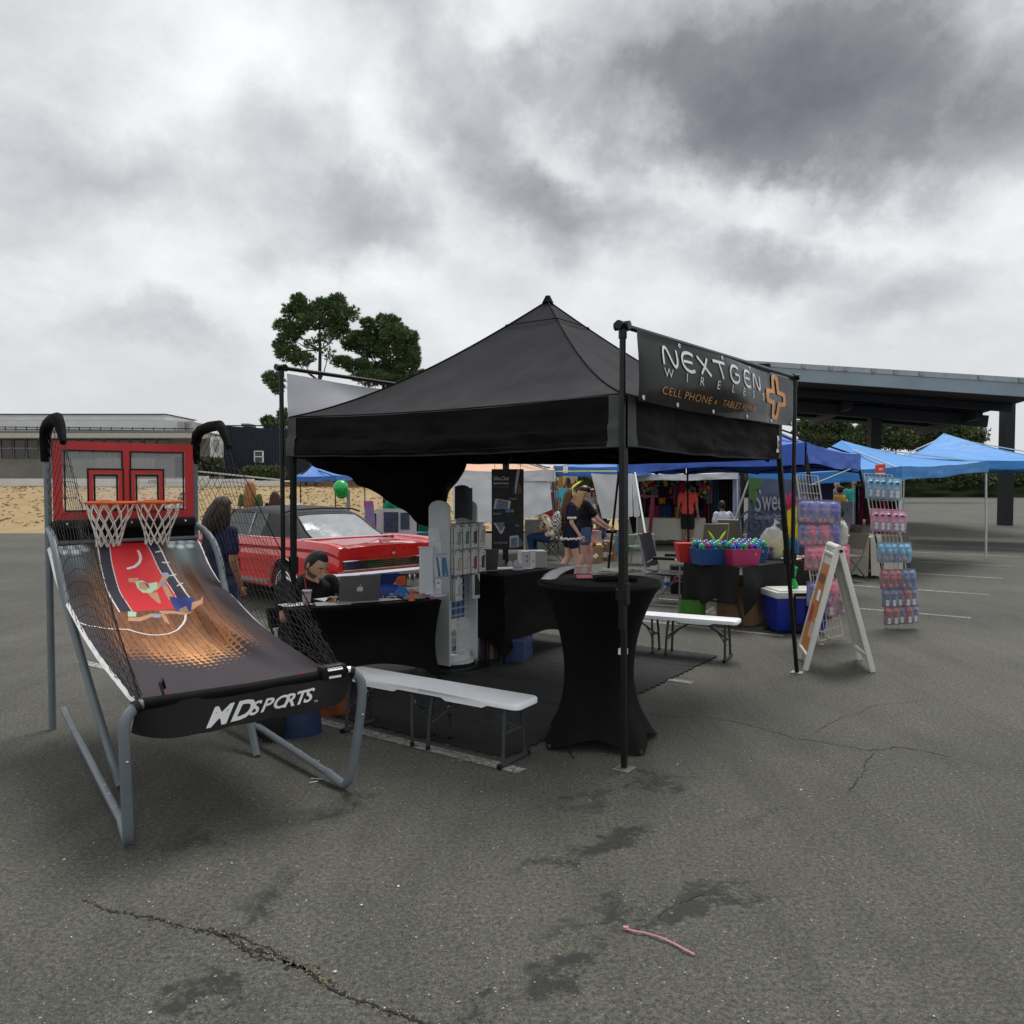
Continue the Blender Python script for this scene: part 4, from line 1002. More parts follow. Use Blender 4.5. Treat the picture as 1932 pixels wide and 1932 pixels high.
# iced coffee cup with red straw
cpos=G(595,1147,TZ);cpos=TP(.14,.25,TZ)
t=thing('coffee_cup','clear plastic iced coffee cup with lid and red straw on the repair table','cup',cpos)
M_cup=mat('clear_cup',(.85,.86,.88),.08,var=.02,alpha=.20,spec=.6)
mb=MB();mb.lathe([(.028,0),(.029,.001),(.040,.11),(.041,.112)],(0,0,0),24);put('cup',mb,M_cup,t,smooth=True)
mb=MB();mb.lathe([(0,.003),(.0275,.003),(.0295,.03),(0,.031)],(0,0,0),20);put('coffee',mb,mat('milky_coffee',(.45,.27,.14),.4),t,smooth=R(50))
mb=MB();mb.lathe([(0,.04),(.031,.032),(.036,.085),(0,.088)],(0,0,0),16);put('ice',mb,mat('ice_slush',(.70,.66,.68),.25,alpha=.30,bump=.5,bs=50),t,smooth=True)
mb=MB();mb.lathe([(.041,.112),(.0445,.113),(.0445,.120),(.038,.124),(0,.124)],(0,0,0),24);put('lid',mb,mat('clear_lid',(.8,.8,.8),.15,alpha=.6),t,smooth=R(40))
mb=MB();mb.tube([(.01,.0,.02),(-.006,0,.14),(-.018,0,.235)],.0042,8);put('straw',mb,mat('red_plastic',(.50,.02,.03),.35),t,smooth=True)
mb=MB()
for i,(u,v,w_,h_,a)in enumerate(((.08,.35,.24,.17,.2),(.30,.22,.28,.2,-.1),(.34,.55,.22,.28,.3),(.66,.25,.22,.16,.1))):
 mb.mi=i%2;mb.box(TP(u,v,TZ+.001+.0013*i),(w_,h_,.001),Matrix.Rotation(TAr+a,3,'Z'))
item(mb,[M_paper,mat('printed_sheet',(.55,.56,.58),.5,var=.45,vs=40)],'loose white sheets and leaflets lying under the laptop on the repair table','papers')
# blue tool tray, cloth, tape, pens, orange stand, pad
M_blue=mat('blue_tray',(.045,.11,.42),.4,var=.08)
t=thing('parts_tray','open blue plastic parts tray tilted at the rear of the repair table','tray',TP(.70,.80,TZ),TAr)
mb=MB()
for x,y,a,b_,zz in((0,-.10,.34,.006,0),(0,.10,.34,.006,0),(-.17,0,.006,.2,0),(.17,0,.006,.2,0)):mb.box((x,y,.035),(a,b_,.07))
mb.box((0,0,.004),(.34,.2,.006));put('tray_walls',mb,M_blue,t)
mb=MB();mb.box((0,0,.0),(.36,.23,.008));mb.v=[Matrix.Rotation(R(-32),3,'X')@V(p)+V((-.0,.10,.12))for p in mb.v];put('raised_lid',mb,M_blue,t,bevel=.003)
mb=MB();mb.grid(lambda u,v:TP(.80,.52,TZ)+V(((u-.5)*.22,(v-.5)*.14,.004+.085*max(0,1-2.3*math.hypot(u-.58,v-.5))+.02*nz(u*7,v*7,2)*(1 if .1<u<.9 else .2))),26,18);item(mb,mat('blue_cloth',(.035,.16,.42),.85,var=.15,bump=.3,bs=200),'crumpled bright blue cleaning cloth among the tools on the repair table','cloth',smooth=True)
t=thing('tape_roll','big red tape roll with pale top beside the blue cloth on the repair table','tape roll',TP(.90,.55,TZ))
mb=MB();mb.lathe([(.038,.0),(.038,.032),(.056,.032),(.056,0)],(0,0,0),28);put('tape',mb,mat('red_tape',(.50,.05,.05),.5),t,smooth=R(40))
mb=MB();mb.lathe([(.036,.033),(.0555,.0335)],(0,0,0),28);put('tape_face',mb,mat('tape_side',(.60,.34,.34),.6),t)
tools=[('screwdriver','orange',.60,.35,.10,.9),('screwdriver','black',.68,.45,.12,-.5),('tweezers','steel',.74,.30,.11,.2),('pliers','black',.62,.58,.13,1.2),('pry_tool','yellow',.83,.36,.10,-.9),('brush','tan',.93,.33,.15,.35),('cutter','red',.95,.22,.09,-.2),('scissors','steel',.78,.62,.12,.7)]
TC={'orange':(.62,.12,.015),'black':(.015,.015,.016),'steel':(.5,.5,.5),'yellow':(.62,.42,.03),'tan':(.45,.30,.14),'red':(.5,.03,.04)}
for nm,cc,u,v,l_,a in tools:
 t=thing(nm,'%s %s lying among the tools on the repair table %s'%(cc,nm.replace('_',' '),'near the laptop' if u<.7 else 'near the white display'),nm.replace('_',' '),TP(u,v,TZ+.010),a,'small tools on the repair table')
 mb=MB();mb.tube([(-l_/2,0,.002),(-l_*.35,0,.004),(0.0,0,.003)],[.006,.009,.006],8);put('handle',mb,mat('tool_'+cc,TC[cc],.45),t,smooth=True)
 mb=MB();mb.tube([(0,0,.003),(l_/2,.006,.0)],[.003,.002],6);put('shaft',mb,M_silver,t)
mb=MB()
rn=random.Random(4)
for i in range(70):
 u,v=rn.uniform(.58,.97),rn.uniform(.3,.85);mb.mi=rn.randrange(5);s=rn.uniform(.01,.035)
 mb.box(TP(u,v,TZ+rn.uniform(.003,.03)),(s*1.6,s*.6,rn.uniform(.003,.012)),Matrix.Rotation(rn.uniform(0,3),3,'Z')@Matrix.Rotation(rn.uniform(-.4,.4),3,'X'))
tg=put('spare_parts',mb,[M_blk,mat('pcb',(.02,.03,.03),.5),M_silver,mat('tool_tan2',(.4,.35,.3),.5),mat('tool_red',TC['red'],.45)]);tag(tg,'heap of loose phone parts, screws and cables on the repair table','phone parts',kind='stuff')
mb=MB();mb.tube([TP(.76,.12,TZ+.012),TP(.86,.10,TZ+.012),TP(.92,.16,TZ+.012),TP(.86,.24,TZ+.012),TP(.78,.22,TZ+.012)],.012,8,closed=True,flat=.8);mb.box(TP(.84,.17,TZ+.008),(.16,.07,.014),Matrix.Rotation(TAr,3,'Z'));item(mb,mat('grey_pad',(.22,.21,.20),.6,var=.3,vs=30),'flat rounded grey repair mat near the orange stand','repair mat',smooth=True)
t=thing('phone_stand','little bright orange phone stand with raised arm on the front edge of the repair table','phone stand',TP(.80,.05,TZ));M_orp=mat('orange_plastic',(.80,.13,.015),.35)
mb=MB();mb.lathe([(0,.008),(.024,.008),(.027,.004),(.027,0)],(0,0,0),20);put('base',mb,M_orp,t,smooth=R(40))
mb=MB()
for x in(-.008,.0,.008):mb.tube([(x,0,.006),(x*1.1,.002,.05),(x*1.2-.002,0,.066)],.0042,7)
mb.ell((0,0,.022),(.014,.008,.014),10,6);put('arm',mb,M_orp,t,smooth=True)
mb=MB();mb.box(TP(.955,.07,TZ+.005),(.05,.035,.009),Matrix.Rotation(.3,3,'Z'));item(mb,mat('rose_pad',(.42,.12,.13),.6),'small rose sticky-note pad on the front corner of the repair table','note pad',bevel=.001)
# white slatwall spinner on the table
dp=TP(1.0,.44,TZ);M_wpl=mat('white_acrylic',(.66,.69,.74),.35,var=.03)
t=thing('counter_display','white pleated countertop spinner display with round base and hooked packets','display stand',dp)
mb=MB();mb.lathe([(0,.008),(.14,.008),(.146,.004),(.146,0)],(0,0,0),40);put('base',mb,M_wpl,t,smooth=R(40))
Hd=.42
for i in range(5):
 x=-.085+i*.023;mb=MB();mb.hexa([(x,-.07,.008),(x+.021,-.07,.008),(x+.017,-.055,.008),(x+.004,-.055,.008)],[(x,-.07,Hd),(x+.021,-.07,Hd),(x+.017,-.055,Hd),(x+.004,-.055,Hd)]);put('slat',mb,M_wpl,t)
mb=MB();mb.box((-.027,-.03,Hd/2+.01),(.125,.05,Hd+.0));mb.box((.065,.03,.24),(.065,.05,.46));put('column',mb,M_wpl,t)
mb=MB();mb.box((-.027,-.045,Hd+.008),(.14,.06,.008));mb.box((.03,.06,.53),(.10,.008,.12));put('header',mb,M_wpl,t)
for i in range(3):
 mb=MB();mb.tube([(.05+.012*i,0,.36),(.11+.02*i,-.05,.365),(.12+.02*i,-.06,.375)],.0025,5);hk=put('hook',mb,M_silver,t)
for i in range(6):
 mb=MB();Mq=Matrix.Rotation(R(-25+i*4),3,'Z')@Matrix.Rotation(R(-8),3,'Y');mb.box((.055+.017*i,-.065-.003*i,.255),(.035,.006,.17),Mq);put('packet',mb,[mat('packet_a',(.55,.58,.62),.3,var=.2,vs=60),mat('packet_b',(.06,.16,.30),.3,var=.3,vs=60)][i%2],t)
mb=MB();mb.box((.08,-.06,.11),(.05,.04,.08));put('small_box',mb,M_wpl,t,bevel=.002)
mb=MB();mb.box((.08,-.081,.115),(.012,.002,.014));put('printed_mark',mb,M_blk,t)

# ---------------------------------------------------------------- white spinner rack of phone cases
M_rack=mat('pale_grey_laminate',(.60,.64,.64),.5,var=.05,vs=3)
rk=thing('case_rack','tall white rotating rack with arched panels and wire grid of phone cases','display rack',(-.545,7.50,0),UA)  # local x away along U, y along Wd
mb=MB();mb.lathe([(0,.035),(.30,.035),(.33,.022),(.335,.0)],(0,0,.013),48);mb.lathe([(.20,.06),(.20,.035)],(0,0,.013),32);put('turntable',mb,M_blk,rk,smooth=R(40))
def plank(x,hw,z0,z1,th):
 pl=[(-hw,z0),(hw,z0)]+[(hw*math.cos(a),z1+.075*math.sin(a))for a in[R(q)for q in range(0,181,15)]]
 mb=MB();mb.prism(pl,-th/2,th/2,Matrix.Translation((x,0,0))@Matrix(((0,0,1,0),(1,0,0,0),(0,1,0,0),(0,0,0,1))));return mb
for x in(-.20,.20):put('side_panel',plank(x,.122,.07,1.50,.022),M_rack,rk,bevel=.004)
mb=MB();mb.prism([(.19*math.cos(a),.19*math.sin(a))for a in[R(q)for q in range(0,360,12)]],.06,.095);
mb.grid(lambda u,v:V((.19*math.cos(math.pi*(1+u)),.14*math.sin(math.pi*(1+u)),lerp(.06,.15,v))),20,1);mb.grid(lambda u,v:V((.18*math.cos(math.pi*(1+u)),.13*math.sin(math.pi*(1+u)),lerp(.06,.15,v))),20,1);put('base_tray',mb,M_rack,rk,smooth=R(40))
mb=MB()
z=.16
while z<1.42:
 mb.tube([(-.19,-.012,z),(.19,-.012,z)],.0028,5);mb.tube([(-.19,-.05,z),(.19,-.05,z)],.0022,5)
 for s_ in(-1,1):mb.tube([(s_*.185,-.05,z),(s_*.185,-.012,z)],.002,4)
 z+=.068
for x in(-.12,-.05,.02,.09,.16):mb.tube([(x,-.012,.15),(x,-.012,1.42)],.0026,5)
mb.tube([(-.185,-.05,.15),(-.185,-.05,1.42)],.0022,5)
put('wire_grid',mb,mat('white_wire',(.66,.68,.66),.4),rk)
mb=MB();mb.box((.03,.02,.72),(.30,.012,.52));put('back_goods',mb,mat('blue_packs',(.03,.08,.24),.4,var=.6,vs=30,c2=(.10,.20,.42)),rk)
mb=MB();mb.grid(lambda u,v:V((lerp(-.10,.16,u),-.10-.045*math.sin(u*3.14),lerp(1.40,1.70,v)+.015*math.sin(u*6))),14,6);mb.grid(lambda u,v:V((lerp(-.10,.16,u),-.097-.045*math.sin(u*3.14),lerp(1.40,1.70,v)+.015*math.sin(u*6))),14,6);put('header_sheet',mb,mat('black_card',(.013,.013,.014),.6),rk,smooth=True)
# packets hanging in rows; each is a card with a case on it
M_card=mat('white_card',(.60,.61,.60),.45,var=.04);CASE=dict(grey=(.30,.30,.29),teal=(.02,.20,.19),black=(.018,.018,.02),gold=(.50,.40,.22),clear=(.50,.50,.49),red=(.32,.012,.03),silver=(.40,.40,.40))
def packet(x,y,z,kind,turn=0,big=False,lab=None):
 w_,h_=(.098,.195)if not big else(.10,.235)
 wp=rk.matrix_basis if False else loc_m((-.545,7.50,0),UA)
 q=wp@V((x,y,z));rz=UA+R(90)*0+turn
 t=thing('case_packet',lab or '%s phone case packet at the front of its hook, %s row'%(kind,'top' if z>1.2 else 'middle' if z>1.0 else 'bottom'),'phone case packet',q,rz,'phone case packets on the rack')
 mb=MB();mb.box((0,0,-h_/2),(w_,.012,h_));mb.box((0,0,.012),(w_*.42,.004,.028));cd=put('card',mb,M_card,t)
 if big:
  mb=MB();mb.prism([(-w_*.22,-h_*.86),(w_*.46,-h_*.86),(w_*.46,-h_*.35),(w_*.12,-h_*.02),(-w_*.22,-h_*.02)],-.0085,-.0065,Matrix(((1,0,0,0),(0,0,1,0),(0,1,0,0),(0,0,0,1))));put('case',mb,mat('case_black',CASE['black'],.35),t)
  mb=MB();mb.text('NIMBUS9 PHANTOM'[8:],lambda a,b_:V((-w_*.44+b_*.9,-.0075,-h_*.8+a)),.016);put('print',mb,M_blk,t)
 else:
  mb=MB();mb.prism([(-w_*.12,-h_*.80),(w_*.28,-h_*.84),(w_*.32,-h_*.30),(w_*.1,-h_*.20),(-w_*.12,-h_*.30)],-.011,-.0065,Matrix(((1,0,0,0),(0,0,1,0),(0,1,0,0),(0,0,0,1))));put('case',mb,mat('case_'+kind,CASE[kind],.35,var=.1),t,bevel=.0015,seg=1)
  mb=MB();mb.lathe([(0,0),(.008,0)],(w_*.30,-.0115,-h_*.24),10,M=Matrix.Rotation(R(90),3,'X'));mb.box((-w_*.34,-.0072,-h_*.72),(.016,.001,.009));mb.box((.005,-.0072,-h_*.93),(.02,.001,.005));mb.box((.018,-.0072,-h_*.10),(.026,.001,.004));put('print',mb,M_blk,t)
 return t
for z,kinds in((1.335,('grey','teal','black','silver')),(1.10,('gold','clear','red','black'))):
 for i,k in enumerate(kinds):
  for d_ in range(3):packet(-.165+i*.118-.006*d_,-.13-.034*d_,z+.003*nz(i,d_,z),k if d_==2 else('silver','grey','clear')[(i+d_)%3],R(-4+2*d_),lab=None if d_==2 else '%s packet behind the %s case packet, %s row'%(('rearmost','middle')[d_],k,'top' if z>1.2 else 'middle'))
for d_ in range(3):packet(-.13-.01*d_,-.12-.03*d_,.865,'silver',R(3),lab='%s of three white packets hanging on the lowest hook'%('rearmost','middle','front silver one')[d_])
for d_ in range(2):packet(.13-.012*d_,-.14-.03*d_,.89,'black',R(-3),True,lab=('white packet tucked behind the tall black-windowed packet','tall packet with black window and vertical print, lowest on the rack')[d_])
mb=MB()
for z in(1.36,1.125,.885):
 for i in range(4):mb.tube([(-.165+i*.118,-.012,z),(-.165+i*.118,-.235,z+.004),(-.165+i*.118,-.245,z+.016)],.0026,5)
put('hooks',mb,M_silver,rk)['kind']='stuff'

# ---------------------------------------------------------------- counter behind with second laptop
c2=V((-.08,7.55,0));CH=.86;CL,CW=1.32,.62
def T2(u,v,z=CH):return zc(c2+U*(u*CL)+Wd*(v*CW),z)
t=thing('counter','taller table in a black stretch cover that rises to points, holding a laptop and boxes','table',zc(T2(.5,.5),0))
mb=MB();mb.box(T2(.5,.5,CH-.02),(CL,CW,.036),Matrix.Rotation(UA,3,'Z'));put('tabletop',mb,M_spandex,t,world=True,bevel=.012,smooth=True)
mb=MB();cover(mb,[T2(0,0),T2(1,0),T2(1,1),T2(0,1)],CH-.008,0);put('stretch_cover',mb,M_spandex,t,world=True,smooth=R(50))
lp2=laptop(T2(.12,.62,CH+.001),V((.22,-.975,0)).normalized(),R(20),.325,'second silver laptop on the taller counter below the hanging poster')
bx=T2(.62,.42,CH);t=thing('white_product_box','white and grey product box standing on the counter left of the walking girls','box',bx,R(12))
mb=MB();mb.box((.075,0,.085),(.19,.20,.17));put('box_body',mb,mat('pale_grey_card',(.40,.41,.41),.5,var=.03),t,bevel=.002)
for i in range(4):
 mb=MB();mb.box((-.06+.0*i,-.001,.022+.042*i),(.085,.205,.040));put('small_box',mb,mat('white_card2',(.58,.59,.61),.5,var=.03),t,bevel=.002)
mb=MB();mb.box((.015,-.102,.088),(.055,.004,.178));put('white_sleeve',mb,M_paper,t)
for z in(.07,.12):mb=MB();mb.lathe([(0,0),(.011,0)],(-.045,-.1045,z),12,M=Matrix.Rotation(R(90),3,'X'));put('round_mark',mb,mat('blue_grey_ink',(.12,.17,.20),.5),t)
mb=MB();mb.lathe([(0,0),(.014,0)],(.02,-.1055,.07),12,M=Matrix.Rotation(R(90),3,'X'));put('round_mark',mb,mat('pale_blue_ink',(.35,.50,.60),.5),t)
for i,(u,v,dz,s)in enumerate(((.37,.28,0,.10),(.375,.28,.035,.085),(.37,.30,.062,.04))):
 mb=MB();mb.box(T2(u,v,CH+dz+.017),(s,.07,.03),Matrix.Rotation(R(8),3,'Z'));item(mb,mat('white_card2',(.58,.59,.61),.5),('flat white box at the bottom of the small stack right of the second laptop','middle white box in the small stack right of the second laptop','tiny white cube on top of the small box stack')[i],'small box',group='small boxes on the counter',bevel=.002)
mb=MB();mb.box(T2(.42,.62,CH+.002),(.34,.22,.003),Matrix.Rotation(R(15),3,'Z'));mb.box(T2(.48,.45,CH+.005),(.30,.2,.002),Matrix.Rotation(R(3),3,'Z'));item(mb,M_paper,'white sheets of paper lying flat between the second laptop and the product box','papers')
t=thing('clear_ball','small clear glass ball on the papers behind the box stack','ball',T2(.52,.66,CH+.006));mb=MB();mb.ell((0,0,.03),.03,16,10);put('sphere',mb,M_cup,t,smooth=True)
mb=MB();pts=[T2(.06,.9,1.25),T2(.03,.8,1.12),T2(.07,.7,1.0),T2(.02,.62,.93),T2(.05,.55,.90),T2(.0,.5,.93)];mb.tube([pts[0]+V((-.02,0,.25)),pts[0]+V((0,0,.1))]+pts,.006,6);item(mb,M_white,'white charging cable hanging beside the second laptop','cable',smooth=True)
# storage under the counter
M_bin=mat('clear_tote',(.45,.52,.62),.2,var=.05,alpha=.55)
mb=MB();q=G(975,1254);mb.box(q+V((.0,.22,.12)),(.24,.36,.22),Matrix.Rotation(UA-R(70),3,'Z'));item(mb,mat('blue_tote',(.05,.075,.17),.3,var=.15,alpha=.92),'blue see-through storage tote under the counter right of its pointed foot','storage tote',bevel=.01)
for i,(x,cc)in enumerate(((908,(.10,.03,.09)),(917,(.02,.03,.12)),(925,(.35,.17,.05)),(932,(.03,.07,.07)),(939,(.02,.02,.02)))):
 mb=MB();q=G(x,1246);mb.box(q+V((0,.10,.13)),(.038,.2,.25),Matrix.Rotation(R(8),3,'Z'));item(mb,mat('binder%d'%i,cc,.5),('dark purple','navy','orange-brown','dark green','black')[i]+' binder upright under the counter by the rack','binder',group='binders under the counter',bevel=.002)
# hanging poster
pt=P(927.5,885,8.93);pb=P(988,1037,8.93);W_,Hh=pb.x-pt.x,pt.z-pb.z
t=thing('poster','tall black hanging poster reading Ultra Clear Screen Protector with phone pictures','poster',(pt.x+W_/2,8.93,pb.z))
def PQ(u,v,o=0):return V(((u-.5)*W_,-.004-o+.01*math.sin(u*3),v*Hh))
mb=MB();mb.slab(lambda u,v:(PQ(u,v),V((0,-1,0))),8,8,.004);put('sheet',mb,mat('poster_black',(.011,.011,.013),.35,var=.05),t)
def pf(x,y):return((x-1083)/(1482-1083),1-(y-150)/(1225-150))  # from the enlarged view
M_grey_t=mat('grey_print',(.45,.45,.47),.5);M_gold=mat('gold_print',(.33,.22,.03),.5)
for s_,x,y,sz,mm in(('Ultra Clear',1110,298,62,M_wprint),('Screen Protector',1108,352,37,M_wprint),('For All Smartphone Models',1108,396,22,M_gold),('Strong & Durable',1305,556,31,M_grey_t),('Perfect Fit',1105,758,34,M_grey_t),('Washable',1375,914,31,M_grey_t),('Super High Clarity',1108,1143,36,M_grey_t)):
 u0,v0=pf(x,y);k=sz/1075*Hh*1.25;mb=MB();lim={'Ultra Clear':192,'Screen Protector':192,'For All Smartphone Models':192,'Strong & Durable':152,'Perfect Fit':96,'Washable':88,'Super High Clarity':170}[s_]/399*W_
 vs_,_=text2d(s_,k,0,0,'LEFT',1,3);ww=max(v[0]for v in vs_)
 mb.text(s_,lambda a,b_:PQ(u0,v0,.003)+V((a*lim/ww,0,b_)),k);put('heading' if mm is M_wprint else 'caption',mb,mm,t)['kind']='stuff'
def pq(pts,m,nm='picture',o=.003):
 mb=MB();mb.add([PQ(*pf(x,y),o)for x,y in pts],[tuple(range(len(pts)))]);return put(nm,mb,m,t)
M_phw=mat('phone_white',(.62,.62,.66),.4);M_scr=mat('screen_print',(.14,.20,.27),.3,var=.8,vs=60)
pq(((1378,480),(1370,400),(1395,180),(1410,155),(1432,152),(1437,170),(1400,380),(1385,480)),M_phw,'phone_picture');pq(((1398,480),(1405,350),(1430,345),(1452,400),(1455,478)),mat('hand_print',(.22,.10,.06),.5),'hand_picture');pq(((1345,478),(1352,380),(1378,400),(1372,478)),mat('strap_print',(.05,.10,.14),.5),'hand_picture')
pq(((1108,680),(1128,552),(1145,546),(1318,575),(1322,590),(1305,680)),M_phw,'phone_picture');pq(((1135,672),(1155,556),(1288,580),(1282,676)),M_scr,'phone_screen',.005)
pq(((1110,870),(1130,866),(1200,985),(1235,915),(1252,920),(1212,1015),(1190,1010)),M_phw,'phone_picture');pq(((1132,866),(1235,862),(1245,905),(1200,980)),M_scr,'phone_screen',.0045)
pq(((1308,1042),(1415,1032),(1418,1192),(1308,1200)),M_phw,'phone_picture');pq(((1322,1070),(1402,1062),(1404,1188),(1322,1196)),M_scr,'phone_screen',.005);pq(((1420,1040),(1475,1130),(1480,1170),(1420,1190)),mat('smoke_print',(.12,.15,.20),.5,var=.5,vs=30),'splash_picture')
for i,cc in enumerate(((.10,.35,.18),(.20,.30,.60),(.08,.22,.60),(.60,.25,.08))):x=1254+i*26;pq(((x,688),(x+21,686),(x+21,726),(x,728)),mat('icon%d'%i,cc,.4),'app_icon')
for yy in(485,682,852,1045):pq(((1095,yy),(1480,yy-4),(1480,yy-6),(1095,yy-2)),mat('rule_grey',(.10,.10,.11),.5),'rule')
mb=MB()
for u_ in(.1,.9):q=PQ(u_,1);mb.tube([q,q+V((0,0,.14))],.003,5)
put('cord',mb,M_blk,t)
# ---------------------------------------------------------------- people
SKIN={'light':(.55,.32,.23),'pink':(.58,.33,.26),'tan':(.36,.19,.115),'brown':(.22,.11,.065),'olive':(.52,.31,.20)}
def fabric(nm,c,**k):return mat('cloth_'+nm,c,.8,var=k.get('var',.15),vs=k.get('vs',12),bump=.25,bs=220,spec=.25,c2=k.get('c2'))
def hairm(nm,c):return mat('hair_'+nm,c,.48,var=.35,vs=30,stretch=(8,8,1),bump=.5,bs=40,spec=.4)
M_shoe=mat('dark_shoe',(.03,.03,.04),.6);M_sole=mat('white_sole',(.7,.7,.7),.6);M_eye=mat('eye_dark',(.02,.015,.012),.2);M_lip=mat('lip',(.35,.12,.10),.5)
def capsule(mb,a,b,ra,rb,n=12,flat=1.0):
 a,b=V(a),V(b);d=b-a;L=d.length;d=d.normalized()if L>1e-6 else V((0,0,1));pts,rs=[],[]
 for k in(-1,-.8,-.45):pts.append(a+d*(ra*k));rs.append(ra*math.sqrt(max(0.001,1-k*k)))
 for k in(0,.33,.66,1):pts.append(a.lerp(b,k));rs.append(lerp(ra,rb,k))
 for k in(.45,.8,1):pts.append(b+d*(rb*k));rs.append(rb*math.sqrt(max(0.001,1-k*k)))
 mb.tube(pts,rs,n,flat=flat)
def rings(mb,cs,n=20):
 """cs: list of (centre, side vector, half width, half depth)"""
 vs,fs=[],[];m=len(cs)
 for i,(c,sd,rx,ry)in enumerate(cs):
  c=V(c);ax=(V(cs[min(i+1,m-1)][0])-V(cs[max(i-1,0)][0])).normalized();sd=V(sd);sd=(sd-ax*sd.dot(ax)).normalized();fw=ax.cross(sd)
  for j in range(n):
   a=2*math.pi*j/n;ca,sa=math.cos(a),math.sin(a);vs.append(c+sd*(rx*math.copysign(abs(ca)**.85,ca))+fw*(ry*math.copysign(abs(sa)**.85,sa)))
 for i in range(m-1):
  for j in range(n):fs.append((i*n+j,i*n+(j+1)%n,(i+1)*n+(j+1)%n,(i+1)*n+j))
 fs+=[tuple(range(n))[::-1],tuple((m-1)*n+j for j in range(n))];mb.add(vs,fs)
STAND=dict(pelvis=(0,0,.94),chest=(0,0,1.26),neck=(0,-.005,1.45),head=(0,.015,1.60),shL=(.18,0,1.40),shR=(-.18,0,1.40),elL=(.23,-.02,1.12),elR=(-.23,-.02,1.12),
haL=(.23,.06,.87),haR=(-.23,.06,.87),hiL=(.09,0,.91),hiR=(-.09,0,.91),knL=(.095,.03,.49),knR=(-.095,.03,.49),anL=(.10,-.01,.08),anR=(-.10,-.01,.08))
SIT=dict(STAND,pelvis=(0,0,.50),chest=(0,.03,.82),neck=(0,.04,1.01),head=(0,.07,1.16),shL=(.18,.03,.96),shR=(-.18,.03,.96),elL=(.23,.05,.69),elR=(-.23,.05,.69),haL=(.16,.28,.62),haR=(-.16,.28,.62),
hiL=(.10,.03,.49),hiR=(-.10,.03,.49),knL=(.13,.45,.50),knR=(-.13,.45,.50),anL=(.13,.40,.08),anR=(-.13,.40,.08))
def head_fn(p):  # skull shaped sphere, face towards +y
 x,y,z=p
 jaw=max(0,-z);x*=1-.30*jaw**1.6;y*=1-.10*jaw
 if y>0:x*=1-.06*y;y*=.96+.04*z
 if y>.2 and abs(z-.02)<.35:y-=.05*math.exp(-((z-.06)/.12)**2)*math.exp(-((abs(x)-.38)/.22)**2)  # eye sockets
 if y>0 and z>.1:y+=.03*math.exp(-((z-.26)/.10)**2)  # brow
 if y>0:y+=.05*math.exp(-((z+.82)/.16)**2)*math.exp(-(x/.35)**2)  # chin
 return V((x,y,z))
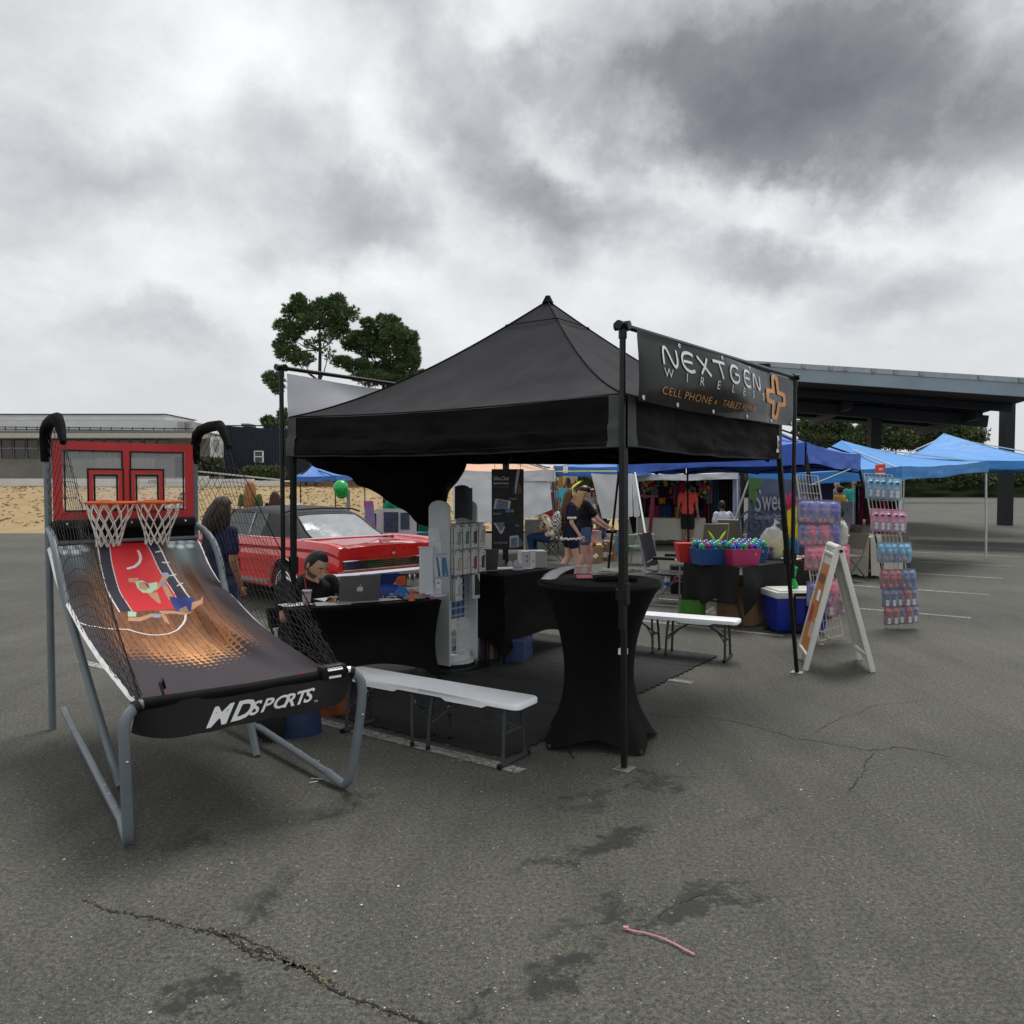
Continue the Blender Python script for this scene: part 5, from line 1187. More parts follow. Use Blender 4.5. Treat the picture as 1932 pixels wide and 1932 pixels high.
def person(name_lab,loc,rz,pose=None,base=STAND,skin='light',h=1.72,shirt=None,sleeve='short',legs='trousers',leg_m=None,hair='short',hair_m=None,near=False,shoe=True,female=False,group=None,
head_turn=0,head_tilt=0,nod=0,vox=None,fat=1.0,skirt=None,extras=None,beard=None,hem=.0,hands=True):
 J={k:V(v)for k,v in base.items()}
 for k,v in(pose or{}).items():J[k]=V(v)
 s=h/1.72;J={k:v*s for k,v in J.items()}
 t=thing('person',name_lab,'person',loc,rz,group)
 msk=mat('skin_'+skin,SKIN[skin],.5,var=.06,vs=9,bump=.05,bs=160,spec=.4)
 vox=vox or(.011 if near else .020);f=fat
 side=(J['shL']-J['shR']).normalized();hside=(J['hiL']-J['hiR']).normalized()
 Rh=Matrix.Rotation(head_turn,3,'Z')@Matrix.Rotation(-nod,3,'X')@Matrix.Rotation(head_tilt,3,'Y')
 HC=J['head'];hs=s*(.97 if female else 1.0);HR_=V((.076,.096,.116))*hs
 def hp(x,y,z):return HC+Rh@V((x*HR_.x,y*HR_.y,z*HR_.z))
 body=MB();sx=.90 if female else 1.0
 tors=lambda e:[(J['pelvis']-V((0,0,.07*s)),hside,(.150*sx+e)*f*s,(.105+e)*f*s),(J['pelvis'].lerp(J['chest'],.18),hside,(.158+e)*f*s,(.110+e)*f*s),(J['pelvis'].lerp(J['chest'],.55),side,(.128*sx+e)*f*s,(.095+e)*f*s),
(J['pelvis'].lerp(J['chest'],.85),side,(.148*sx+e)*f*s,(.110+e)*f*s),(J['chest'].lerp(J['neck'],.35),side,(.165*sx+e)*s,(.112+e)*s),(J['chest'].lerp(J['neck'],.72),side,(.150*sx+e)*s,(.088+e)*s),(J['chest'].lerp(J['neck'],.95),side,(.075+e)*s,(.062+e)*s)]
 rings(body,tors(-.004))
 capsule(body,J['chest'].lerp(J['neck'],.8),HC-V((0,0,.04*s)),.056*s,.052*s)
 body.ell(HC,HR_,28,20,Rh,head_fn)
 nose=MB()
 if near:
  body.tube([hp(0,.93,.18),hp(0,1.06,-.02),hp(0,1.17,-.20),hp(0,1.0,-.28)],[.007,.009,.014,.008],8)
  body.ell(hp(0,.93,-.50),(.026,.014,.012),10,6,Rh);body.ell(hp(0,.86,-.80),(.026,.02,.018),10,6,Rh)
 else:body.tube([hp(0,.95,.15),hp(0,1.16,-.18)],[.008,.013],6)
 for q in(-1,1):body.ell(hp(q*1.0,-.05,-.05),(.010*s,.020*s,.030*s),8,6,Rh)
 rA,rE,rW=(.042,.035,.024)if female else(.048,.040,.028)
 for q in 'LR':
  capsule(body,J['sh'+q],J['el'+q],rA*s*f,rE*s*f);capsule(body,J['el'+q],J['ha'+q],rE*s*f,rW*s)
  capsule(body,J['hi'+q],J['kn'+q],.082*s*f,.052*s*f);capsule(body,J['kn'+q].lerp(J['an'+q],.0),J['kn'+q].lerp(J['an'+q],.35),.050*s*f,.054*s*f);capsule(body,J['kn'+q].lerp(J['an'+q],.3),J['an'+q],.052*s*f,.034*s)
 body=remesh(body,vox,5)
 # hands: palm, four unequal fingers, thumb from the side of the palm
 if hands:
  for q,sg in(('L',1),('R',-1)):
   w_,e_=J['ha'+q],J['el'+q];d=(w_-e_).normalized();sd=V((0,1,0))-d*d.y;sd=sd.normalized()if sd.length>.2 else V((1,0,0));nrm=d.cross(sd).normalized()
   if near:n_,seg=8,3
   else:n_,seg=5,2
   hb=MB();capsule(hb,w_-d*.01,w_+d*.075*s,.022*s,.030*s,10,.5 if near else .6)
   hb.tube([w_+d*.0,w_+d*.03*s,w_+d*.085*s],[.022*s,.036*s,.034*s],10,flat=.45)
   for k,(o_,L_)in enumerate(((-.027,.062),(-.009,.076),(.009,.070),(.026,.056))):
    a=w_+d*.078*s+sd*(-o_*s);c1,c2_=.45+.1*k,.95+.12*k;cv=nrm*(-sg)if pose is None or 'curl' not in pose else nrm
    b_=a+(d*math.cos(.3)+(-nrm*sg)*math.sin(.3))*L_*.5*s;c_=b_+(d*math.cos(c2_)+(-nrm*sg)*math.sin(c2_))*L_*.5*s;hb.tube([a,b_,c_],[.0092*s,.0085*s,.0068*s],n_)
   a=w_+d*.02*s+sd*.026*s;b_=a+(d*.7+sd*.7-nrm*sg*.3).normalized()*.035*s;hb.tube([a,b_,b_+(d*.95-nrm*sg*.35).normalized()*.03*s],[.013*s,.0105*s,.008*s],n_)
   body.add(hb.v,hb.f)
 bo_=put('body',body,msk,t,smooth=R(80))
 # eyes, brows, lips
 if near:
  for q in(-1,1):
   mb=MB();mb.ell(hp(q*.40,.865,.03),(.0125,.007,.0058),12,8,Rh);ey=put('eye',mb,mat('eye_white',(.55,.52,.48),.2),bo_)
   mb=MB();mb.ell(hp(q*.40,.925,.02),(.0055,.003,.0055),8,6,Rh);put('iris',mb,M_eye,ey)if False else put('eye_iris',mb,M_eye,bo_)
   mb=MB();mb.tube([hp(q*.20,.98,.20),hp(q*.42,.96,.27),hp(q*.64,.84,.20)],[.003,.0045,.002],6);put('eyebrow',mb,hair_m or hairm('black',(.012,.010,.009)),bo_)
  mb=MB();mb.tube([hp(-.28,.90,-.50),hp(0,1.03,-.47),hp(.28,.90,-.50)],[.002,.0055,.002],6);mb.tube([hp(-.22,.90,-.545),hp(0,1.02,-.57),hp(.22,.90,-.545)],[.002,.006,.002],6);put('lips',mb,M_lip,bo_,smooth=True)
 else:
  for q in(-1,1):mb=MB();mb.ell(hp(q*.40,.90,.04),(.011,.006,.006),6,4,Rh);put('eye',mb,M_eye,bo_)
 # clothes
 e=.016
 if shirt is not None:
  mb=MB();tr=tors(e)
  if hem:tr=[(J['pelvis']-V((0,0,(.07+hem)*s)),hside,(.175+e)*f*s,(.125+e)*f*s)]+tr
  rings(mb,tr[:-1]+[(J['chest'].lerp(J['neck'],.93),side,(.080+e)*s,(.066+e)*s),(J['chest'].lerp(J['neck'],1.08),side,(.052+e)*s,(.056+e)*s)])
  for q in 'LR':
   en={'short':.62,'long':1.0,'none':0.12,'3q':1.0}[sleeve]
   capsule(mb,J['sh'+q],J['sh'+q].lerp(J['el'+q],en),(rA+.014)*s*f,(rA+.016)*s*f if en<1 else(rE+.014)*s*f)
   if sleeve=='long':capsule(mb,J['el'+q],J['el'+q].lerp(J['ha'+q],.92),(rE+.014)*s*f,(rW+.013)*s)
   if sleeve=='3q':capsule(mb,J['el'+q],J['el'+q].lerp(J['ha'+q],.4),(rE+.014)*s*f,(rE+.010)*s)
  mb=remesh(mb,vox,3)
  for i,v in enumerate(mb.v):
   v=V(v);k=nz(v.x*9,v.y*9,v.z*13)*.006+nz(v.x*22,v.y*22,v.z*30)*.0025;d_=(v-J['chest']);d_.z=0;mb.v[i]=tuple(v+(d_.normalized()*k if d_.length>.02 else V((0,0,0))))
  put('shirt',mb,shirt,t,smooth=R(80))
 if leg_m is not None:
  mb=MB();rings(mb,[(J['pelvis']-V((0,0,.10*s)),hside,.158*f*s,.112*f*s),(J['pelvis'].lerp(J['chest'],.10),hside,.172*f*s,.122*f*s),(J['pelvis'].lerp(J['chest'],.26),hside,.160*f*s,.116*f*s)])
  for q in 'LR':
   en={'trousers':1.0,'shorts':.92,'short shorts':.42,'skirt':.5}[legs]
   capsule(mb,J['hi'+q],J['hi'+q].lerp(J['kn'+q],en),.098*s*f,lerp(.098,.068 if legs=='trousers' else .082,en)*s*f)
   if legs=='trousers':capsule(mb,J['kn'+q],J['kn'+q].lerp(J['an'+q],.95),.066*s*f,.052*s)
  put('shorts' if 'short' in legs else 'trousers',remesh(mb,vox,3),leg_m,t,smooth=R(80))
 if shoe:
  for q in 'LR':
   a=J['an'+q];kn=J['kn'+q];fd=V((0,1,0))if base is SIT or abs(a.y-kn.y)<.3 else V((0,1,0));mb=MB()
   z0=a.z-.08*s
   mb.tube([V((a.x,a.y-.055*s,z0+.045*s)),V((a.x,a.y,z0+.055*s)),V((a.x,a.y+.09*s,z0+.038*s)),V((a.x,a.y+.185*s,z0+.028*s))],[.034*s,.042*s,.042*s,.024*s],10,flat=.85);so=put('shoe',mb,M_shoe,t,smooth=True)
   mb=MB();mb.tube([V((a.x,a.y-.07*s,z0+.010*s)),V((a.x,a.y+.05*s,z0+.010*s)),V((a.x,a.y+.20*s,z0+.011*s))],[.034*s,.046*s,.028*s],10,flat=.25);put('sole',mb,M_sole,so,smooth=True)
 # hair
 hm=hair_m or hairm('dark',(.018,.012,.009))
 mb=MB()
 if hair!='none':
  thick={'short':1.07,'buzz':1.04,'long':1.16,'bun':1.10,'straight':1.20,'cap':1.05}[hair]
  vs,fs=[],[];n,m=32,16
  for i in range(m+1):
   for j in range(n):
    a=2*math.pi*j/n;fr=math.sin(a)  # +1 towards the face
    zlow=lerp(-.55,.42,max(0,fr)**.45)if fr>0 else lerp(-.55,-.72,-fr)
    if fr>0 and hair in('long','straight'):q_=max(0,min(1,(fr-.0)/.42));zlow=lerp(-.60,.56,q_*q_*(3-2*q_))
    if hair in('short','buzz'):q_=max(0,min(1,(fr-.12)/.45));zlow=lerp(-.38,.62,q_*q_*(3-2*q_))if fr>0 else lerp(-.38,-.80,-fr)
    z=lerp(1,zlow,i/m);r_=math.sqrt(max(0,1-z*z));th_=thick*(1+.025*nz(math.cos(a)*4,math.sin(a)*4,z*4))
    if hair in('short','buzz','cap'):th_=lerp(th_,1.012,max(0,i/m-.7)/.3)
    p=head_fn(V((r_*math.cos(a),r_*math.sin(a),z)));p=V((p.x*th_*(1.03),p.y*th_-.03,p.z*th_+(.02 if hair!='buzz' else 0)));vs.append(hp(p.x,p.y,p.z))
  for i in range(m):
   for j in range(n):fs.append((i*n+j,i*n+(j+1)%n,(i+1)*n+(j+1)%n,(i+1)*n+j))
  mb.add(vs,fs)
  if hair in('long','straight'):
   ln=(extras or{}).get('hair_len',.42)*s;nl=46 if near else 26
   rn_=random.Random(int(abs(loc[0])*100))
   for i in range(nl):
    a=math.pi*1.06+math.pi*.88*(i/(nl-1))if hair=='long' else math.pi*.88+math.pi*1.24*(i/(nl-1));a+=rn_.uniform(-.05,.05)
    k=rn_.uniform(.78,1.02);st=hp(1.10*math.cos(a),1.10*math.sin(a)-.05,rn_.uniform(-.1,.35));pts=[st]
    bk=V((math.cos(a)*.05,math.sin(a)*.045-.025,0))
    for q in range(1,7):
     t_=q/6;wv2=V((nz(i*.7,t_*2.5,1),nz(i*.7,t_*2.5,5),0))*.02*t_
     pts.append(st+V((bk.x*(math.sin(t_*2.2))*.55-st.x*.0,bk.y*math.sin(t_*2)*.9-.03*t_,-ln*k*t_))+wv2)
    mb.tube(pts,[.018,.021,.021,.020,.018,.014,.005]if nl>30 else[.026,.028,.028,.026,.022,.016,.006],6,flat=.7)
  if hair=='bun':mb.ell(hp(0,-1.05,.35),(.045,.04,.045),12,8)
  put('hair',mb,hm,t,smooth=True)
 if beard is not None:
  mb=MB();vs,fs=[],[];n,m=24,8
  for i in range(m+1):
   for j in range(n+1):
    a=math.pi*(j/n);z=lerp(-.30-.12*math.sin(a),-.97,i/m);r_=math.sqrt(max(0,1-z*z));p=head_fn(V((r_*math.cos(a)*1.0,r_*math.sin(a),z)))
    vs.append(hp(p.x*1.012,p.y*1.010,p.z*1.01))
  for i in range(m):
   for j in range(n):fs.append((i*(n+1)+j,i*(n+1)+j+1,(i+1)*(n+1)+j+1,(i+1)*(n+1)+j))
  mb.add(vs,fs);put('beard',mb,beard,bo_,smooth=True)
 return t,J,hp,Rh
HB,HBr=hairm('black',(.012,.010,.009)),hairm('brown',(.055,.026,.013))
# the man seated at the repair table
mp=TP(.14,1.28,0);fc=math.atan2(-tn.y,-tn.x)-math.pi/2
man,MJ,mhp,mR=person('man in black polo seated at the repair table looking down at a phone',V((mp.x+.085,mp.y-.06,-.20)),fc+R(20),base=SIT,near=True,skin='olive',h=1.95,fat=1.05,hair='buzz',hair_m=HB,beard=mat('stubble',(.22,.12,.08),.75,c2=(.10,.06,.045),vs=120),
shirt=fabric('black',(.007,.007,.008)),leg_m=fabric('dark_denim',(.03,.045,.08)),head_turn=R(6),nod=R(30),head_tilt=R(-8),
pose=dict(chest=(0,.10,.80),neck=(0,.17,.98),head=(0.0,.25,1.085),shL=(.20,.12,.93),shR=(-.20,.12,.93),elL=(.27,.26,.72),elR=(-.27,.24,.72),haL=(.08,.44,.80),haR=(-.05,.42,.80)))
mb=MB();mb.text('@',lambda x,y:V((-.12+x,.235,.98+y)),.03);put('shirt_logo',mb,M_oprint,man)
mw=loc_m(man.location,man.rotation_euler.z)
tl=mw@V((.0,.545,.965));t=thing('phone','small black phone held by the seated man in both hands','phone',tl,man.rotation_euler.z)
mb=MB();mb.box((0,0,0),(.13,.066,.009),Matrix.Rotation(R(25),3,'X'));put('phone_body',mb,M_blk,t,bevel=.003)
t=thing('screwdriver','thin screwdriver in the seated man\'s raised hand','screwdriver',mw@V((-.06,.50,.99)),man.rotation_euler.z)
mb=MB();mb.tube([(-.03,0,-.01),(.02,0,.01)],.006,8);mb.tube([(.02,0,.01),(.10,0,.03)],.0018,6);put('tool',mb,M_blk,t,smooth=True)
# folding chair under the man
t=thing('folding_chair','black folding chair under the man at the repair table','chair',mw@V((0,0,0)),man.rotation_euler.z)
for x in(-.2,.2):
 mb=MB();mb.tube([(x,.22,0),(x,-.22,.82)],.012,8);put('leg',mb,M_blk,t,smooth=True);mb=MB();mb.tube([(x,-.25,0),(x,.2,.44)],.012,8);put('leg',mb,M_blk,t,smooth=True)
mb=MB();mb.box((0,-.0,.43),(.40,.40,.025));put('seat',mb,M_blk,t,bevel=.008);mb=MB();mb.box((0,-.20,.74),(.40,.02,.18),Matrix.Rotation(R(15),3,'X'));put('backrest',mb,M_blk,t,bevel=.006)
# woman with shoulder-length hair behind the game
person('woman with long dark hair and navy T-shirt standing behind the basketball net',(-2.62,7.25,0),R(-38),near=True,skin='tan',h=1.60,female=True,hair='straight',hair_m=hairm('dark_brown',(.020,.011,.008)),extras=dict(hair_len=.27),shirt=fabric('navy',(.012,.018,.055)),leg_m=fabric('jeans',(.05,.07,.13)),head_turn=R(-5),nod=R(12),fat=1.12)
# two girls walking to the right
g1,J1,h1,R1=person('girl with very long brown hair, navy lace-trimmed romper and yellow ear headband walking',(.985,13.6,0),R(-84),near=True,skin='pink',h=1.64,female=True,hair='long',hair_m=hairm('auburn',(.11,.050,.022)),extras=dict(hair_len=.68),shirt=fabric('navy2',(.010,.013,.036)),hem=.04,
leg_m=fabric('navy2',(.010,.013,.036)),legs='short shorts',pose=dict(knL=(.09,.10,.50),anL=(.09,.16,.09),knR=(-.09,-.02,.50),anR=(-.09,-.24,.12),haL=(.22,.14,.88),haR=(-.24,.10,.88)),fat=1.12)
M_yel=mat('neon_yellow',(.75,.80,.02),.5)
mb=MB();mb.tube([h1(1.12*math.cos(R(a)),.15,1.10*math.sin(R(a)))for a in range(0,181,15)],.009,8);hb_=put('headband',mb,M_yel,g1,smooth=True)
for q in(-1,1):
 mb=MB();a=h1(q*.45,.1,1.05);d_=V((q*.04,-.03,.19));d_=Matrix.Rotation(R(-30),3,'X')@d_;d_=V((d_.x,.16,.13))
 mb.tube([a,a+d_*.35+V((0,0,.01)),a+d_*.75,a+d_*1.05],[.010,.026,.022,.003],8,flat=.5);ea=put('ear',mb,M_yel,g1,smooth=True)
M_lace=mat('cream_lace',(.70,.68,.60),.8,bump=.5,bs=80)
for q,z in((None,.80),('L',0),('R',0)):
 mb=MB()
 if q is None:c_=J1['pelvis']*1.0;ps=[V((c_.x+.205*math.cos(a*R(12)),c_.y+.165*math.sin(a*R(12)),.80+.012*math.sin(a*2.4)))for a in range(30)]
 else:
  c_=J1['sh'+q].lerp(J1['el'+q],.68);ps=[c_+V((.066*math.cos(a*R(24)),.066*math.sin(a*R(24)),.006*math.sin(a*2)))for a in range(15)]
 mb.tube(ps,.014,6,closed=True,flat=1.4);put('lace_trim',mb,M_lace,g1)
t=thing('backpack','black and white checked backpack on the long-haired girl\'s back','backpack',g1.location,g1.rotation_euler.z)
mb=MB();mb.ell((0,-.22,1.06),(.13,.10,.20),16,12);M_chk=bpy.data.materials.new('checked_cloth');M_chk.use_nodes=True;b=NB(M_chk.node_tree);ck=b.n('ShaderNodeTexChecker');ck.inputs['Scale'].default_value=32;ck.inputs[1].default_value=(.6,.58,.56,1);ck.inputs[2].default_value=(.01,.01,.01,1);b.l(b.n('ShaderNodeTexCoord').outputs['Object'],ck.inputs[0]);b.l(ck.outputs[0],M_chk.node_tree.nodes['Principled BSDF'].inputs[0])
put('bag',mb,M_chk,t,smooth=True);mb=MB()
for q in(-1,1):mb.tube([V((q*.10,-.16,.95)),V((q*.13,-.15,1.30)),V((q*.12,0,1.415)),V((q*.12,.12,1.30))],.013,6,flat=.6)
put('strap',mb,M_blk,t)
g2,J2,h2,R2=person('young woman in black T-shirt, denim shorts and black cap with red brim reaching forward',(1.27,14.25,0),R(-80),near=True,skin='pink',h=1.68,female=True,hair='long',hair_m=hairm('blonde',(.42,.27,.12)),extras=dict(hair_len=.34),shirt=fabric('black2',(.012,.010,.010)),leg_m=fabric('denim',(.05,.10,.20),c2=(.10,.17,.30)),legs='short shorts',
pose=dict(haL=(.20,.42,.98),elL=(.22,.20,1.12),haR=(-.2,.40,.98),elR=(-.22,.18,1.10),knL=(.09,-.02,.49),anL=(.09,-.18,.1),knR=(-.09,.14,.5),anR=(-.09,.12,.08)),fat=1.2)
mb=MB();mb.ell(h2(0,-.02,.42),(.088,.108,.075),20,10,R2);cp_=put('cap',mb,M_blk,g2,smooth=True)
mb=MB();mb.grid(lambda u,v:h2((u-.5)*1.7,lerp(.75,1.85-.5*abs(u-.5)*2*abs(u-.5)*2,v),.50+.10*v-.30*(2*u-1)**2*v+.08),10,6);put('cap_brim',mb,mat('red_brim',(.60,.02,.02),.5),cp_,smooth=True)
mb=MB();mb.box(h2(0,.95,.72),(.035,.01,.03),R2);put('cap_logo',mb,M_wprint,cp_)
# man in a coral T-shirt, back to the camera
person('man in coral T-shirt and dark shorts standing with his back turned at the textile stall',G(1297,1031),R(-18),skin='tan',h=1.75,hair='short',hair_m=HB,shirt=fabric('coral',(.80,.10,.08),var=.06),leg_m=fabric('charcoal',(.025,.022,.026)),legs='shorts',vox=.016,fat=1.04,pose=dict(haL=(.27,-.03,.86),haR=(-.27,.05,.87)))
# others in the market; (label, x, ground y or distance, pose ...)
def at(x,Y,z=0):p=P(x,966,Y);return V((p.x,Y,z))
M_flor=mat('floral_print',(.62,.55,.42),.7,var=.1,vs=26,c2=(.10,.04,.04))
b=NB(M_flor.node_tree);bs_=M_flor.node_tree.nodes['Principled BSDF'];vo=b.n('ShaderNodeTexVoronoi');vo.inputs['Scale'].default_value=14;b.l(b.n('ShaderNodeTexCoord').outputs['Object'],vo.inputs['Vector']);sc_=b.n('ShaderNodeSeparateColor');b.l(vo.outputs['Color'],sc_.inputs[0])
b.l(b.ramp(sc_.outputs[0],[(0,(.60,.52,.38)),(.40,(.60,.52,.38)),(.41,(.25,.04,.05)),(.55,(.25,.04,.05)),(.56,(.05,.09,.20)),(.68,(.05,.09,.20)),(.69,(.40,.30,.15)),(.8,(.12,.10,.05)),(.85,(.65,.60,.5))],'CONSTANT'),bs_.inputs['Base Color'])
def folding(loc,rz,lab,m,grp=None,arms=False):
 t=thing('folding_chair',lab,'chair',loc,rz,grp)
 for x in(-.21,.21):
  mb=MB();mb.tube([(x,.24,0),(x,-.12,.44),(x,-.26,.84)],.012,8);put('leg',mb,M_silver if 0 else m[1],t,smooth=True);mb=MB();mb.tube([(x,-.28,0),(x,.18,.44)],.012,8);put('leg',mb,m[1],t,smooth=True)
 mb=MB();mb.box((0,.0,.44),(.42,.42,.022));put('seat',mb,m[0],t,bevel=.008);mb=MB();mb.grid(lambda u,v:V((lerp(-.21,.21,u),lerp(-.155,-.255,v)-.03*math.sin(math.pi*u),lerp(.56,.84,v))),10,5);mb.grid(lambda u,v:V((lerp(-.21,.21,u),lerp(-.155,-.255,v)-.012-.03*math.sin(math.pi*u),lerp(.56,.84,v))),10,5);put('backrest',mb,m[0],t,smooth=True)
 return t
M_dkm=mat('dark_metal',(.03,.03,.03),.4)
person('grey-haired man in a floral shirt and jeans seated reading, seen from the side',at(1040,18.2),R(72),base=SIT,skin='tan',h=1.75,hair='short',hair_m=hairm('grey',(.35,.33,.31)),shirt=M_flor,leg_m=fabric('jeans2',(.02,.05,.13)),fat=1.2,pose=dict(chest=(0,.14,.80),neck=(0,.22,.98),head=(0,.29,1.10),shL=(.18,.18,.93),shR=(-.18,.18,.93)),nod=R(25))
folding(at(1040,18.25),R(72),'dark metal folding chair under the man in the floral shirt',(M_dkm,M_dkm))
mk='standing in the market under the tents'
person('man in pale blue shirt and white visor standing by the tent pole',at(1043,24),R(-60),skin='tan',h=1.78,shirt=fabric('pale_blue',(.30,.45,.68)),leg_m=fabric('khaki',(.35,.30,.22)),hair_m=hairm('grey',(.35,.33,.31)),pose=dict(haL=(.15,.3,1.0),haR=(-.15,.3,1.0)))
person('dark-haired man in black T-shirt between the tent poles, smiling',at(1056,25),R(-150),skin='tan',h=1.82,shirt=fabric('black3',(.01,.01,.011)),leg_m=fabric('charcoal',(.025,.022,.026)),hair_m=HB)
person('grey-haired man in turquoise shirt behind the tent pole',at(1071,23),R(150),skin='tan',h=1.88,shirt=fabric('turquoise',(.07,.48,.55)),leg_m=fabric('khaki',(.35,.30,.22)),hair_m=hairm('grey',(.35,.33,.31)),fat=1.15)
person('woman in plaid shirt standing between turquoise shirt man and white tarp',at(1086,24.5),R(-170),skin='light',h=1.76,shirt=fabric('plaid',(.10,.14,.28),c2=(.45,.45,.5),vs=20),leg_m=fabric('jeans',(.05,.07,.13)),hair_m=HBr,female=True)
person('woman in white top and light jeans standing left of the white tarp',at(1108,21),R(-160),skin='light',h=1.66,shirt=fabric('offwhite',(.60,.60,.55)),leg_m=fabric('light_jeans',(.20,.30,.42)),hair='long',hair_m=hairm('blonde',(.42,.27,.12)),female=True,pose=dict(haR=(-.1,.22,1.45),elR=(-.25,.1,1.2)))
person('woman in navy seated on a green chair behind the shopping bags',at(1135,19.5),R(75),base=SIT,skin='tan',h=1.62,shirt=fabric('navy_pattern',(.03,.04,.14),c2=(.15,.18,.35),vs=30),leg_m=fabric('jeans2',(.02,.05,.13)),hair='long',hair_m=HB,female=True)
folding(at(1128,19.6),R(75),'dark green fabric chair behind the cardboard boxes',(mat('dark_green_cloth',(.012,.05,.03),.7),M_dkm))
person('person in pink shirt at the left end of the textile stall',at(1213,27),R(170),skin='tan',h=1.75,shirt=fabric('pink',(.60,.25,.35)),leg_m=fabric('charcoal',(.025,.022,.026)),hair_m=HB)
person('seated person in white T-shirt with back turned on a beige chair',at(1365,19.6),R(20),base=SIT,skin='brown',h=1.75,shirt=fabric('white',(.62,.64,.72)),leg_m=fabric('charcoal',(.025,.022,.026)),hair_m=HB,fat=1.15,pose=dict(haL=(.42,.15,.75),elL=(.33,.03,.72)))
person('person in jeans and white shoes seated behind the wire rack, legs crossed',at(1590,14.9),R(65),base=SIT,skin='tan',h=1.75,shirt=fabric('offwhite',(.60,.60,.55)),leg_m=fabric('indigo',(.010,.022,.075)),hair_m=HB,pose=dict(haR=(-.05,.50,.95),elR=(-.25,.25,.80),knL=(.1,.45,.55)))
person('person in teal top behind the clothes rail on the right',at(1610,24),R(170),skin='tan',h=1.85,shirt=fabric('teal',(.03,.35,.30)),leg_m=fabric('charcoal',(.025,.022,.026)),hair_m=HB)
person('person in grey by the white panels behind the toy rack',at(1578,25),R(170),skin='light',h=1.82,shirt=fabric('grey',(.2,.2,.2)),leg_m=fabric('charcoal',(.025,.022,.026)),hair='none')
# left side, beyond the car
person('woman with long red-blond hair and olive T-shirt beyond the car roof',at(473,17.5),R(5),skin='light',h=1.78,female=True,hair='long',hair_m=hairm('redblond',(.36,.15,.05)),shirt=fabric('olive',(.09,.13,.05)),leg_m=fabric('jeans',(.05,.07,.13)),extras=dict(hair_len=.5))
person('woman with dark hair and black top beyond the car roof by the canopy leg',at(519,17.3),R(10),skin='light',h=1.56,female=True,hair='long',hair_m=hairm('dark_red',(.040,.014,.010)),shirt=fabric('black3',(.01,.01,.011)),leg_m=fabric('jeans',(.05,.07,.13)),extras=dict(hair_len=.5))
person('dark-haired person in pale grey top just right of the canopy leg beyond the car',at(552,17.8),R(20),skin='light',h=1.52,hair='short',hair_m=HB,shirt=fabric('pale_grey',(.50,.52,.62)),leg_m=fabric('jeans',(.05,.07,.13)))
sg_,Js,hs_,Rs=person('woman with black hair and sunglasses seen through the clear backboard',at(347,14.5),R(165),skin='light',h=1.56,near=True,female=True,hair='long',hair_m=HB,shirt=fabric('lilac',(.45,.38,.45)),leg_m=fabric('jeans',(.05,.07,.13)))
for q in(-1,1):mb=MB();mb.ell(hs_(q*.42,1.0,.04),(.028,.008,.022),12,8,Rs);put('sunglass_lens',mb,M_blk,sg_,smooth=True)
person('person in pale pink top seen through the lower backboard behind the hoop',at(266,14.2),R(160),skin='tan',h=1.40,female=True,hair='long',hair_m=HB,shirt=fabric('pale_pink',(.50,.36,.38)),leg_m=fabric('jeans',(.05,.07,.13)))
person('man in brown T-shirt beside the green balloon reaching out',at(733,22),R(-70),skin='brown',h=1.80,hair='short',hair_m=HB,shirt=fabric('dark_brown',(.055,.030,.022)),leg_m=fabric('khaki',(.35,.30,.22)),fat=1.2,pose=dict(haL=(.18,.50,1.25),elL=(.22,.25,1.15)))
bp_,Jb,hb2,Rb=person('woman in grey top with cream mini backpack at the market table',at(758,21),R(-20),skin='tan',h=1.60,female=True,hair='long',hair_m=hairm('dark_brown',(.020,.011,.008)),shirt=fabric('mid_grey',(.13,.13,.14)),leg_m=fabric('charcoal',(.025,.022,.026)),pose=dict(haL=(.2,.3,1.0)))
t=thing('backpack','small cream backpack worn by the woman in grey','backpack',bp_.location,bp_.rotation_euler.z);mb=MB();mb.ell((0,-.20,1.12),(.12,.08,.16),14,10);put('bag',mb,mat('cream_leather',(.55,.45,.33),.6),t,smooth=True);mb=MB();mb.ell((0,-.27,1.06),(.08,.03,.06),12,8);put('pocket',mb,mat('cream_leather',(.55,.45,.33),.6),t,smooth=True)
person('man in green polo bending over the teal table, facing left',at(775,15.6),R(70),skin='brown',h=1.80,hair='short',hair_m=HB,shirt=fabric('green',(.010,.20,.10)),leg_m=fabric('brown_black',(.02,.012,.010)),fat=1.18,pose=dict(chest=(0,.22,1.20),neck=(0,.40,1.33),head=(0,.50,1.42),shL=(.18,.34,1.30),shR=(-.18,.34,1.30),elL=(.24,.42,1.05),elR=(-.24,.45,1.05),haL=(.2,.50,.86),haR=(-.2,.55,.88)))
person('man in green polo facing left behind the rack and teal table',at(800,16.6),R(95),skin='brown',h=1.80,hair='short',hair_m=HB,shirt=fabric('green',(.010,.20,.10)),leg_m=fabric('green_dark',(.010,.12,.06)),fat=1.2,pose=dict(haR=(-.15,.42,1.12),haL=(.15,.40,1.1)))
